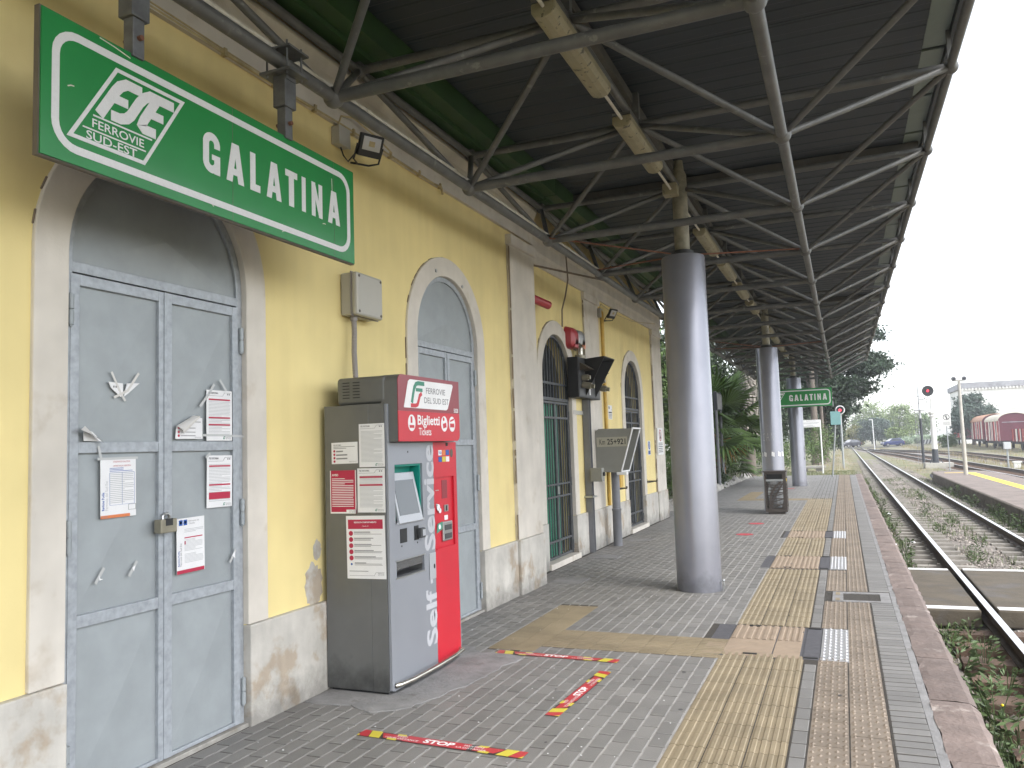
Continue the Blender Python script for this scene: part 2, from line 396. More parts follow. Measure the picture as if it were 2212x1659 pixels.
# frames: fn(a,b,d) maps drawing plane to world
def F_wall(X): return lambda a, b, d: (X+d, a, b)               # a = Y, b = Z, d = out of the wall (+X)
def F_floor(z): return lambda a, b, d: (a, b, z+d)
def F_camside(Y): return lambda a, b, d: (a, Y-d, b)            # a = X, b = Z, facing -Y
def F_frame(O, U, V, N):
    O, U, V, N = map(Vector, (O, U, V, N)); return lambda a, b, d: tuple(O+U*a+V*b+N*d)

_tc = {}
def text_polys(s, bold=0):
    """lettering outline from the built-in font, as (verts, faces), cap height about 0.7"""
    k = (s, bold)
    if k in _tc: return _tc[k]
    cu = bpy.data.curves.new('lettering', 'FONT'); cu.body = s; cu.offset = bold; cu.resolution_u = 3
    ob = link(bpy.data.objects.new('lettering', cu)); bpy.context.view_layer.update()
    me = bpy.data.meshes.new_from_object(ob.evaluated_get(bpy.context.evaluated_depsgraph_get()))
    vs = [tuple(v.co) for v in me.vertices]; fs = [tuple(p.vertices) for p in me.polygons]
    bpy.data.objects.remove(ob); bpy.data.curves.remove(cu); bpy.data.meshes.remove(me)
    _tc[k] = (vs, fs); return _tc[k]
def text(mb, s, fn, a, b, d, h=None, w=None, align='L', bold=0, rot=0, slant=0):
    """write s on plane fn: cap height h, optional total width w; (a,b) = baseline anchor"""
    vs, fs = text_polys(s, bold)
    if not vs: return mb
    x0 = min(v[0] for v in vs); x1 = max(v[0] for v in vs); sy = h/.69; sx = sy if w is None else w/(x1-x0)
    W = (x1-x0)*sx; sh = {'L': 0, 'C': -W/2, 'R': -W}[align]; c, sn = math.cos(rot), math.sin(rot); out = []
    for v in vs:
        p, q = (v[0]-x0)*sx+sh, v[1]*sy; p += slant*q
        out.append(fn(a+p*c-q*sn, b+p*sn+q*c, d))
    return mb.add(out, fs)
def rect(mb, fn, a0, a1, b0, b1, d0, d1): return mb.prism([(a0,b0),(a1,b0),(a1,b1),(a0,b1)], fn, d0, d1)
def rrect(a0, a1, b0, b1, r, n=5, corners=(1,1,1,1)):
    out = []
    for (cx, cy, t0, on, kx, ky) in ((a1-r, b0+r, -90, corners[0], a1, b0), (a1-r, b1-r, 0, corners[1], a1, b1), (a0+r, b1-r, 90, corners[2], a0, b1), (a0+r, b0+r, 180, corners[3], a0, b0)):
        if on: out += [(cx+r*math.cos(R(t0+90*i/n)), cy+r*math.sin(R(t0+90*i/n))) for i in range(n+1)]
        else: out.append((kx, ky))
    return out
def arc(cx, cy, r, t0, t1, n=16, ry=None): return [(cx+r*math.cos(R(t0+(t1-t0)*i/n)), cy+(ry or r)*math.sin(R(t0+(t1-t0)*i/n))) for i in range(n+1)]
def disc(mb, fn, a, b, r, d0, d1, n=20, ry=None): return mb.prism(arc(a, b, r, 0, 360*(n-1)/n, n-1, ry), fn, d0, d1)
def lerp(a, b, t): return a+(b-a)*t

# ------------------------------------------------------------------ ground
def sm(a, b, x):
    t = max(0, min(1, (x-a)/(b-a))); return t*t*(3-2*t)
def gz(x, y): return -.60+.12*sm(40, 90, y)+.45*sm(55, 130, y)*sm(6, 14, x)+.50*sm(37.6, 38.2, y)*sm(.4, -.4, x)*(1-sm(70, 100, y))
def axis(pts):
    out = []
    for a, b, n in pts: out += [lerp(a, b, i/n) for i in range(n)]
    return out+[pts[-1][1]]
gx = axis([(-200, -60, 5), (-60, -4, 14), (-4, 6, 30), (6, 30, 24), (30, 120, 15), (120, 200, 2)])
gy = axis([(-60, 0, 6), (0, 36, 18), (36, 40, 20), (40, 120, 50), (120, 240, 30), (240, 450, 4)])
g = MB(); nx = len(gx)
g.add([(x, y, gz(x, y)) for y in gy for x in gx], [(j*nx+i, j*nx+i+1, (j+1)*nx+i+1, (j+1)*nx+i) for j in range(len(gy)-1) for i in range(nx-1)])
structure('ground', g, 'earth_dry', smooth=True)

# ballast bed of the first track
b = MB(); xs = [.64, .95, 1.3, 1.45, 2.1, 2.8, 2.95, 3.3, 3.75]; ys = [i*.5-2 for i in range(0, 330)]
rb = random.Random(3)
b.add([(x, y, (-.50 if x == 2.1 else -.60 if x in (.95, 1.3, 1.45) else -.57)+rb.uniform(-.025, .025)) for y in ys for x in xs], [(j*9+i, j*9+i+1, (j+1)*9+i+1, (j+1)*9+i) for j in range(len(ys)-1) for i in range(8)])
structure('track_bed', b, 'ballast', smooth=True)
# loose ballast stones, nobody could count them
b = MB(); rb = random.Random(5)
for k in range(26000):
    y = 2.5+48*rb.random()**1.9; x = rb.uniform(.66, 3.72); s_ = rb.uniform(.018, .042)
    if 10.2 < y < 13.6: continue
    z = -.60+.095*max(0, 1-abs(x-2.1)/.7)+(.03 if x > 2.8 else 0)+rb.uniform(-.01, .03); b.tint = rb.random()
    vs = [(x+s_*rb.uniform(.6, 1.2)*dx, y+s_*rb.uniform(.6, 1.2)*dy, z+s_*rb.uniform(.5, 1.)*dz) for dx, dy, dz in ((1,0,0),(0,1,0),(-1,0,0),(0,-1,0),(0,0,1))]
    b.add(vs, [(0,1,4),(1,2,4),(2,3,4),(3,0,4)])
stuff(single('ballast_stones', b, 'stone_ballast', 'loose brown ballast stones lying between the rails', 'gravel', tint=True))

# ------------------------------------------------------------------ platform with its paving
XL = -3.62
p = MB(); p.box(XL-.3, .385, -4, 37.4, -.6, -.012); p.box(.385, .60, -4, 37.4, -.6, -.13)
platform = structure('platform', p, 'mortar')
f = MB()
for k in range(31): f.box(-.968-k*.1-.006, -.968-k*.1+.006, 1, 37.35, -.02, -.0024)
stuff(part('joint_sand_glint_lines', f, 'joint_sand_glint', platform))  # long joints only: pale sand doubling as painted highlight along the brick edges
part('joint_filler', MB().box(XL-.29, -.9685, 1, 37.38, -.0125, -.0030), 'mortar', platform); part('joint_filler', MB().box(-.9675, .335, 1, 37.38, -.0125, -.0062), 'mortar', platform)
part('joint_filler', MB().box(-.3635, -.271, 1, 37.38, -.0062, -.0030), 'mortar', platform); part('joint_filler', MB().box(.139, .335, 1, 37.38, -.0062, -.0030), 'mortar', platform)
part('joint_filler', MB().box(-.966, -.366, 23.01, 37.38, -.0062, -.0030), 'mortar', platform)
def pxy(P):
    q = Vector(P)-Vector((0, 0, CAMZ)); z = q.dot(cf)
    if z < .1: return None
    return (.5+q.dot(cr)/z*FPX/2212, .5-q.dot(cu)/z*FPX/1659, z)
def vis_size(c, area):
    u = pxy(c)
    if u is None or not (-.02 < u[0] < 1.02 and -.02 < u[1] < 1.03): return 0
    return area*CAMZ/u[2]**3
HOLES = [(-2.755, -2.355, 6.04, 7.9), (-2.36, -.965, 6.2, 6.8), (-1.115, -.96, 6.33, 7.36), (-1.09, -.96, 10.68, 11.78), (-1.03, -.96, 13.95, 14.96), (-2.36, -.965, 22.4, 23.0), (-2.755, -2.355, 22.4, 26.0)]
def lay(name, items, mesh_of, field_mat, objmax, build):
    """items: (x0,x1,y0,y1); the largest in the picture become objects, the rest one joined part"""
    scored = sorted(items, key=lambda i: -vis_size(((i[0]+i[1])/2, (i[2]+i[3])/2, 0), (i[1]-i[0])*(i[3]-i[2])))
    for i in scored[:objmax]:
        cx, cy = (i[0]+i[1])/2, (i[2]+i[3])/2
        inst(name, mesh_of(i), platform, Matrix.Translation((cx, cy, random.uniform(-.0012, .0012))) @ Matrix.Rotation(random.uniform(-.006, .006), 4, 'Z'))
    f = MB()
    for i in scored[objmax:]: f.tint = random.random(); build(f, i)
    stuff(part(name+'_field', f, field_mat, platform, tint=True))
# grey bricks in rows along the platform
items = []; row = 0; x1 = -.968
while x1 > XL-.3:
    x0 = x1-.1; y = 1.8+(.1 if row % 2 else 0)+random.uniform(-.012, .012)
    while y < 37.35:
        y2 = y+.1955
        lim = -3.37 if y < 8.95 else (-3.64 if y < 17.6 else -3.93)
        yy0, yy1 = y, min(y2, 37.38)
        ok = x0 > lim
        for h in HOLES:
            if h[0]-.02 < (x0+x1)/2 < h[1]+.02 and yy1 > h[2] and yy0 < h[3]:
                if yy0 < h[2]-.05: yy1 = h[2]-.004
                elif yy1 > h[3]+.05: yy0 = h[3]+.004
                else: ok = False
        if ok and yy1-yy0 > .03: items.append((x0+.0042, x1-.0042, yy0+.0042, yy1-.0042))
        y = y2
    x1 = x0; row += 1
for k in range(6):
    y = 23.02+(.1 if k % 2 else 0)
    while y < 37.2: items.append((-.968+k*.1005+.0042, -.968+(k+1)*.1005-.0042, y+.0014, y+.1941)); y += .1955
_bm = {}
def brick_mesh(i):
    k = (round(i[1]-i[0], 3), round(i[3]-i[2], 2))
    if k not in _bm:
        w, h = (i[1]-i[0])/2, (i[3]-i[2])/2; _bm[k] = MB().brick(-w, w, -h, h, -.05, 0, .0035).mesh('paving_brick', 'brick_grey')
    return _bm[k]
lay('paving_brick', items, brick_mesh, 'brick_grey_field', 300, lambda f, i: f.brick(i[0], i[1], i[2], i[3], -.05, random.uniform(-.0012, .0012), .0035))
# single row of bricks between the two tactile lanes, and soldier course along the kerb
items = []; y = 1.8
while y < 37.3:
    if not any(a < y+.1 < b_ for a, b_ in ((6.28, 7.36), (10.68, 11.78), (13.95, 14.96))): items.append((-.356, -.278, y+.006, y+.194))
    y += .2
lay('divider_brick', items, brick_mesh, 'brick_grey_field', 60, lambda f, i: f.brick(i[0], i[1], i[2], i[3], -.05, 0, .0045))
items = []; y = 1.8
while y < 37.3:
    if not 8.58 < y+.05 < 9.17: items.append((.149, .334, y+.0085, y+.0915))
    y += .1
lay('edge_brick', items, brick_mesh, 'brick_grey_field', 150, lambda f, i: f.brick(i[0], i[1], i[2], i[3], -.05, 0, .004))
# ribbed tactile tiles
def rib_tile(f, x0, x1, y0, y1, along='y', n=4, hh=.0055, z0=-.004):
    f.box(x0, x1, y0, y1, -.05, z0)
    L = (x1-x0) if along == 'y' else (y1-y0); pt = L/n; w = pt*.30; c = .004
    for k in range(n):
        m = (x0 if along == 'y' else y0)+pt*(k+.5); a, b_ = m-w, m+w
        if along == 'y': f.add([(a, y0, z0), (b_, y0, z0), (b_, y1, z0), (a, y1, z0), (a+c, y0, z0+hh), (b_-c, y0, z0+hh), (b_-c, y1, z0+hh), (a+c, y1, z0+hh)], [(4,5,6,7),(0,1,5,4),(1,2,6,5),(2,3,7,6),(3,0,4,7)])
        else: f.add([(x0, a, z0), (x1, a, z0), (x1, b_, z0), (x0, b_, z0), (x0, a+c, z0+hh), (x1, a+c, z0+hh), (x1, b_-c, z0+hh), (x0, b_-c, z0+hh)], [(4,5,6,7),(0,1,5,4),(1,2,6,5),(2,3,7,6),(3,0,4,7)])
    return f
COVERS = ((6.33, 7.36), (10.68, 11.78), (13.95, 14.96))
items = []
for c0, c1 in ((-.966, -.771), (-.764, -.569), (-.562, -.3665)):
    y = 1.8
    while y < 22.9:
        if not any(a-.02 < y+.1 < b_+.02 for a, b_ in COVERS): items.append((c0, c1, y+.003, y+.197))
        y += .2
_rm = {}
def rib_mesh(i):
    k = round(i[1]-i[0], 3)
    if k not in _rm: w, h = (i[1]-i[0])/2, (i[3]-i[2])/2; _rm[k] = rib_tile(MB(), -w, w, -h, h).mesh('tactile_tile', 'tile_ochre')
    return _rm[k]
lay('tactile_tile', items, rib_mesh, 'tile_ochre_field', 240, lambda f, i: rib_tile(f, *i))
crm = rib_tile(MB(), -.0985, .0985, -.0985, .0985, 'x', 4, .008, -.004).mesh('tactile_tile', 'tile_ochre')
for a in range(7):
    for c in range(3): inst('tactile_tile', crm, platform, Matrix.Translation((-2.256+a*.2-.0, 6.3+c*.2, 0)))
for a in range(7):
    for c in range(3): inst('tactile_tile', crm, platform, Matrix.Translation((-2.256+a*.2, 22.5+c*.2, 0)))
frm = rib_tile(MB(), -.0985, .0985, -.0985, .0985, 'x', 8, .004, -.002).mesh('tactile_tile', 'tile_ochre')
for a in range(2):
    for c in range(9): inst('tactile_tile', frm, platform, Matrix.Translation((-2.656+a*.2, 6.145+c*.2, 0)))
    for c in range(18): inst('tactile_tile', frm, platform, Matrix.Translation((-2.656+a*.2, 22.5+c*.2, 0)))
# studded warning tiles
def stud_tile(f, x0, x1, y0, y1):
    f.box(x0, x1, y0, y1, -.05, -.003); L = (x1-x0); r = .0145; k = 0
    for i in range(5):
        for j in range(5):
            if (i+j) % 2: continue
            cx, cy = x0+L*(i+.5)/5, y0+(y1-y0)*(j+.5)/5
            f.add([(cx-r, cy-r*.3, -.003), (cx, cy-r, -.003), (cx+r, cy+r*.3, -.003), (cx, cy+r, -.003), (cx-.002, cy-.002, .0065), (cx+.004, cy, .0065), (cx, cy+.004, .0065)],
                  [(0,1,5,4),(1,2,5),(2,3,6,5),(3,0,4,6),(4,5,6)])
    return f
items = []
for c0, c1 in ((-.268, -.071), (-.063, .136)):
    y = 1.8
    while y < 37.3:
        sk = any(a-.02 < y+.1 < b_+.02 for a, b_ in COVERS) and c0 < -.1 or 8.62 < y+.1 < 9.14
        if not sk: items.append((c0, c1, y+.0028, y+.1972))
        y += .2
_sm = {}
def stud_mesh(i):
    k = round(i[1]-i[0], 3)
    if k not in _sm: w, h = (i[1]-i[0])/2, (i[3]-i[2])/2; _sm[k] = stud_tile(MB(), -w, w, -h, h).mesh('studded_tile', 'tile_stud')
    return _sm[k]
lay('studded_tile', items, stud_mesh, 'tile_stud_field', 160, lambda f, i: stud_tile(f, *i))
# inspection covers let into the tactile lanes
for k, (y0, y1) in enumerate(COVERS):
    xa = (-1.108, -1.085, -1.025)[k]
    t = part('cover_frame', MB().box(xa-.01, -.02, y0-.012, y1+.012, -.05, -.006), 'plate_dark', platform)
    f = MB()
    if k == 0:
        rib_tile(f, -.955, -.60, 6.86, y1-.004, 'y', 6, .007, -.002); rib_tile(f, -.59, -.40, 6.86, y1-.004, 'y', 4, .007, -.002)
        rib_tile(f, -.955, -.60, y0+.004, 6.855, 'x', 12, .003, -.002); rib_tile(f, -.59, -.40, y0+.004, 6.855, 'x', 12, .003, -.002)
        rib_tile(f, xa+.005, -.96, y0+.01, 6.76, 'x', 7, .004, -.002)
    else: rib_tile(f, -.955, -.60, y0, y1, 'y', 6, .007, -.002); rib_tile(f, -.595, -.385, y0, y1, 'y', 4, .007, -.002)
    part('cover_tile', f, 'cover_pink', platform)
    f = MB()
    if k == 0: rib_tile(f, xa+.005, -.962, 6.765, y1, 'x', 16, .002, -.002)
    else: rib_tile(f, xa+.005, -.962, y0, y1, 'x', 16, .002, -.002)
    rib_tile(f, -.375, -.262, y0, y1, 'x', 24, .002, -.002); part('cover_plate', f, 'plate_dark', platform)
    f = MB(); f.box(-.255, -.06, y0, y1, -.05, .001)
    for i in range(5):
        for j in range(22):
            if (i+j) % 2 == 0:
                cx, cy, r = -.255+.195*(i+.5)/5, y0+(y1-y0)*(j+.5)/22, .016
                f.add([(cx-r, cy-r*.4, .001), (cx, cy-r, .001), (cx+r, cy+r*.4, .001), (cx, cy+r, .001), (cx, cy, .012)], [(0,1,4),(1,2,4),(2,3,4),(3,0,4)])
    part('studded_plate', f, 'plate_silver', platform, label='silver studded metal plate beside the tactile lane')
    f = MB()
    for (a, c) in ((-.80, y1-.03), (-.75, y0+.05), (-.32, y1-.03), (-.32, y0+.03)): f.box(a-.05, a+.05, c-.012, c+.012, -.01, .0075)
    part('lifting_slot', f, 'print_black', platform)
f = MB(); f.box(-.20, .33, 8.60, 8.68, -.05, .002); f.box(-.20, .33, 9.06, 9.14, -.05, .002); f.box(-.20, -.10, 8.68, 9.06, -.05, .002); f.box(.24, .33, 8.68, 9.06, -.05, .002); f.box(-.10, .24, 8.68, 9.06, -.05, -.02)
part('gully', f, 'cement', platform)
f = MB(); f.box(-.17, -.13, 8.66, 8.78, 0, .004); f.box(-.17, -.13, 8.96, 9.1, 0, .004); part('worn_marking', f, 'tile_ochre', platform)
for (x0, x1_, y0, y1) in ((-3.33, -2.93, 9.05, 9.5), (-3.5, -3.05, 11.15, 11.5), (-3.5, -3.05, 13.2, 13.55)):
    part('inspection_slab', MB().brick(x0, x1_, y0, y1, -.05, .004), 'cement', platform)
# kerb stones
f = MB(); f.box(.337, .384, -1, 37.3, -.05, -.004); part('mortar_strip', f, 'cement', platform)
y = 1.0; k = 0
while y < 37.3:
    L = random.uniform(.94, 1.04) if y > 3.8 else .9
    f = MB(); n = 5; rr = random.Random(k)
    xs = [.386, .43, .53, .60, .637]; ny = 8
    def kz(i, j): return (-.028 if i == 4 else -.006 if i == 3 else -.001+rr.uniform(-.004, .003)) - (.008 if j in (0, ny) else 0)
    vs = [(xs[i]+(rr.uniform(-.010, .008) if i == 4 else rr.uniform(-.012, .006) if i == 0 else 0), y+.003+(L-.006)*j/ny, kz(i, j)) for j in range(ny+1) for i in range(5)]
    f.add(vs, [(j*5+i, j*5+i+1, (j+1)*5+i+1, (j+1)*5+i) for j in range(ny) for i in range(4)])
    o_ = len(f.v); f.add([(.637, y+.003, -.25), (.637, y+L-.003, -.25)], [])
    f.f.append((4, o_, o_+1, 4+5*ny)); f.mi.append(0); f.t.append(.5)
    f.f.append((0, 4, o_)); f.mi.append(0); f.t.append(.5)
    part('kerb_stone', f, 'kerb_stone', platform); y += L; k += 1
# cement smear round the ticket machine foot
cp = [(-3.35, 4.42), (-3.0, 4.45), (-2.82, 4.38), (-2.66, 4.46), (-2.58, 4.62), (-2.52, 4.90), (-2.44, 5.2), (-2.42, 5.55), (-2.36, 5.82), (-2.55, 5.93), (-2.75, 5.88), (-2.9, 6.05), (-3.35, 6.0)]
cq = []
for i, (a, b_) in enumerate(cp):
    c = cp[(i+1) % len(cp)]
    for k in range(4): cq.append((lerp(a, c[0], k/4)+random.uniform(-.015, .015), lerp(b_, c[1], k/4)+random.uniform(-.015, .015)))
part('cement_patch', MB().prism(cq, F_floor(0), -.01, .0045), 'cement', platform)
# litter specks and dark gum stains
f = MB()
for k in range(110):
    y = 3.4+14*random.random()**1.6; x = random.uniform(-3.3, -1.0); r = random.uniform(.0015, .0045)
    f.obox((x, y, .004), (r, 0, 0), (0, r*.8, 0), (0, 0, .0012))
stuff(single('litter_specks', f, 'paper', 'tiny white specks of litter scattered over the grey bricks', 'litter'))
f = MB()
for k in range(60):
    y = 3.6+12*random.random(); x = random.uniform(-3.2, .1); disc(f, F_floor(0), x, y, random.uniform(.008, .02), .0008, .0016, 10)
stuff(part('gum_stains', f, 'dark_grey', platform))

# ------------------------------------------------------------------ station building
bld = thing('station_building', 'long yellow plastered station building with pale stone arches, beside the platform', 'building', (-3.7, 6, 0))
def wall_arches(X, Y0, Y1, Z1, ops, depth=.30):
    f = MB(); y = Y0
    for yc, hw, zs in ops:
        f.add([(X, y, -.05), (X, yc-hw, -.05), (X, yc-hw, Z1), (X, y, Z1)], [(0,1,2,3)])
        A = arc(yc, zs, hw, 180, 0, 24); n = len(A)
        f.add([(X, a, b_) for a, b_ in A]+[(X, a, Z1) for a, b_ in A], [(i, i+1, n+i+1, n+i) for i in range(n-1)])
        Q = [(yc-hw, -.05)]+A+[(yc+hw, -.05)]; n = len(Q)
        f.add([(X, a, b_) for a, b_ in Q]+[(X-depth, a, b_) for a, b_ in Q], [(i, i+1, n+i+1, n+i) for i in range(n-1)])
        y = yc+hw
    f.add([(X, y, -.05), (X, Y1, -.05), (X, Y1, Z1), (X, y, Z1)], [(0,1,2,3)])
    return f
XN, XF = -3.40, -3.67
DOORS = [(3.328, .622, 2.62), (6.745, .622, 2.62)]
GATES = [(10.61, .615, 2.56), (14.99, .64, 2.55)]
f = wall_arches(XN, -6, 9.02, 6.6, DOORS)
f.add([(XN, 9.02, -.05), (XF-.01, 9.02, -.05), (XF-.01, 9.02, 6.6), (XN, 9.02, 6.6)], [(0,1,2,3)])
part('wall', f, 'yellow_plaster', bld)
f = wall_arches(XF, 9.0, 17.6, 6.6, GATES, .35)
f.add([(XF, 17.6, -.05), (-10, 17.6, -.05), (-10, 17.6, 6.6), (XF, 17.6, 6.6)], [(0,1,2,3)])
f.add([(-10, -6, -.05), (-10, 17.6, -.05), (-10, 17.6, 6.6), (-10, -6, 6.6)], [(0,1,2,3)])
f.add([(-10, -6, -.05), (XN, -6, -.05), (XN, -6, 6.6), (-10, -6, 6.6)], [(0,1,2,3)])
part('wall', f, 'yellow_plaster', bld)
part('roof', MB().box(-10.1, -3.2, -6.1, 17.75, 6.6, 6.85), 'stone_trim', bld)
def crack(f, X, Y, z0, z1, w=.011, seed=0):
    rr = random.Random(seed); z = z0
    while z < z1:
        h = rr.uniform(.06, .22)
        if rr.random() < .8: f.box(X-.006, X+.0035, Y-w*rr.uniform(.4, 1.1), Y+w*rr.uniform(.3, .8), z, min(z+h, z1))
        z += h+rr.choice((0, 0, .03, .1))
    return f
# plinth blocks
def block(name, X, y0, y1, z0, z1, m, bev=.008): return part(name, MB().box(X-.15, X, y0, y1, z0, z1), m, bld, bevel=bev)
for (X, y0, y1) in ((-3.36, 1.2, 2.709), (-3.36, 3.946, 5.0), (-3.36, 5.003, 6.126), (-3.36, 7.364, 8.235)):
    block('plinth_block', X, y0, y1, -.04, .592, 'stone_plinth')
block('plinth_block', -3.33, 8.25, 9.035, -.04, .592, 'stone_plinth', .012)
for (y0, y1) in ((9.036, 9.997), (11.223, 11.945), (12.80, 14.352), (15.628, 16.70)): block('plinth_block', -3.632, y0, y1, -.04, .60, 'stone_plinth')
block('plinth_block', -3.612, 11.96, 12.785, -.04, .60, 'stone_plinth'); block('plinth_block', -3.605, 16.715, 17.63, -.04, .60, 'stone_plinth', .012)
# pilasters with small capitals
for X, y0, y1 in ((-3.355, 8.27, 9.028), (-3.64, 11.97, 12.77), (-3.63, 16.73, 17.61)):
    f = MB().box(X-.12, X, y0, y1, .594, 3.90); o = part('pilaster', f, 'stone_trim', bld, bevel=.006)
    c = MB().box(X-.12, X+.03, y0-.025, y1+.015, 3.90, 4.02); part('capital', c, 'stone_trim', o, bevel=.012)
    part('crack', crack(MB(), X-.008, y0-.008, .6, 3.88, seed=int(y0*10)), 'stone_crack', o)
# architrave and cornice
f = MB(); pr = [(0, 4.07), (.035, 4.07), (.035, 4.20), (.06, 4.24), (.06, 4.38), (.10, 4.46), (.10, 4.50), (0, 4.50)]
f.prism(pr, lambda a, b_, d: (XN+a, d, b_), -6, 9.05); part('architrave', f, 'stone_trim', bld)
f = MB(); f.prism([(a, b_-.05) for a, b_ in pr], lambda a, b_, d: (XF+a, d, b_), 9.055, 17.66); part('architrave', f, 'stone_trim', bld)
# arched stone surrounds
def surround(X, yc, hw, zs, w, zbot, name, seed):
    inner = [(yc-hw, zbot)]+arc(yc, zs, hw, 180, 0, 28)+[(yc+hw, zbot)]; outer = [(yc-hw-w, zbot)]+arc(yc, zs, hw+w, 180, 0, 28)+[(yc+hw+w, zbot)]
    f = MB().strip(inner, outer, F_wall(X), -.060, 0); o = part(name, f, 'stone_trim', bld, bevel=.006)
    c = MB(); rr = random.Random(seed)
    for a, b_ in zip(outer[:-1], outer[1:]):
        if rr.random() < .62 and b_[0] < yc+hw*.6:
            n = 1 if abs(a[1]-b_[1]) < .5 else 9
            for k in range(n):
                if rr.random() < .75: c.stroke([(lerp(a[0], b_[0], k/n)-.004, lerp(a[1], b_[1], k/n)), (lerp(a[0], b_[0], (k+.8)/n)-.004, lerp(a[1], b_[1], (k+.8)/n))], rr.uniform(.004, .010), F_wall(X), -.035, -.014)
    part('crack', c, 'stone_crack', o); return o
for k, (yc, hw, zs) in enumerate(DOORS): surround(-3.378, yc, hw-.003, zs, .18, .594, 'door_surround', k)
for k, (yc, hw, zs) in enumerate(GATES): surround(-3.648, yc, hw-.002, zs, .195, .602, 'gate_surround', k+5)
# galvanised sheet doors
def panel(f, fn, a0, a1, b0, b1, rise=.014):
    c = ((a0+a1)/2, (b0+b1)/2)
    f.add([fn(a0, b0, 0), fn(a1, b0, 0), fn(a1, b1, 0), fn(a0, b1, 0), fn(*c, rise)], [(0,1,4),(1,2,4),(2,3,4),(3,0,4)]); return f
for k, (yc, hw, zs) in enumerate(DOORS):
    X = -3.435; fn = F_wall(X); a0, a1 = yc-hw+.004, yc+hw-.004; f = MB()
    A = [(a0, 0)]+arc(yc, zs, hw-.004, 180, 0, 28)+[(a1, 0)]; B = [(a0+.032, 0)]+arc(yc, zs, hw-.052, 180, 0, 28)+[(a1-.032, 0)]
    f.strip(A, B, fn, -.02, .018)
    rect(f, fn, a0+.03, a1-.03, 2.530, 2.582, -.02, .0165)
    d = part('door', f, 'galvanised_frame', bld, bevel=.003, label='grey galvanised sheet-metal double door with arched top, covered in notices' if k == 0 else 'grey galvanised arched double door half hidden by the ticket machine')
    T = MB(); arcp = arc(yc, zs, hw-.05, 180, 0, 28); base = [(yc+hw-.05, 2.582), (yc-hw+.05, 2.582)]
    T.add([fn(a, b_, 0) for a, b_ in arcp+base]+[fn(yc, 2.80, .03)], [(i, (i+1) % (len(arcp)+2), len(arcp)+2) for i in range(len(arcp)+2)])
    part('arch_panel', T, 'galvanised_panel', d)
    for (l0, l1, st) in ((a0+.036, yc-.004, 1), (yc+.004, a1-.036, -1)):
        f = MB(); zt = 2.522
        for (u0, u1, z0, z1) in ((l0, l0+.05, .025, zt), (l1-.035 if st == 1 else l1-.05, l1, .025, zt), ):
            rect(f, fn, u0, u1, z0, z1, -.015, .022)
        i0, i1 = l0+.05, (l1-.035 if st == 1 else l1-.05)
        for z0, z1 in ((.025, .045), (.815, .875), (1.645, 1.70), (2.467, zt)): rect(f, fn, i0, i1, z0, z1, -.015, .0205)
        part('leaf_frame', f, 'galvanised_frame', d, bevel=.003)
        for z0, z1 in ((.045, .815), (.875, 1.645), (1.70, 2.467)): part('door_panel', panel(MB(), fn, i0, i1, z0, z1), 'galvanised_panel', d)
        hy = a0+.030 if st == 1 else a1-.018
        for z in ((2.34, 1.25, .22) if st == 1 else (2.32, 1.27, .21)):
            f = MB(); f.tube((X+.030, hy, z-.075), (X+.030, hy, z-.004), .0145, 12); f.tube((X+.030, hy, z+.003), (X+.030, hy, z+.075), .0145, 12); f.tube((X+.03, hy, z-.085), (X+.03, hy, z+.08), .008, 8)
            part('hinge', f, 'galvanised_panel', d, smooth=True)
    f = MB(); rect(f, fn, yc-.006, yc+.012, .03, 2.52, .020, .027); part('cover_strip', f, 'galvanised_frame', d)
    f = MB(); rr = random.Random(k)
    z = 0.
    while z < 2.7: rect(f, fn, a0-.012, a0+.003, z, z+.09, -.02, rr.uniform(.004, .012)); z += .092
    part('rust_edge', f, 'rust_edge', d)
    for (yy, zz) in ((yc-.25, 3.255), (yc+.3, 3.20)): part('fixing_lug', MB().tube((X+.0, yy, zz), (X+.065, yy, zz), .016, 8), 'steel', d)
    part('threshold', MB().box(-3.6, -3.385, a0-.01, a1+.01, -.02, .022), 'stone_plinth', bld, bevel=.004)
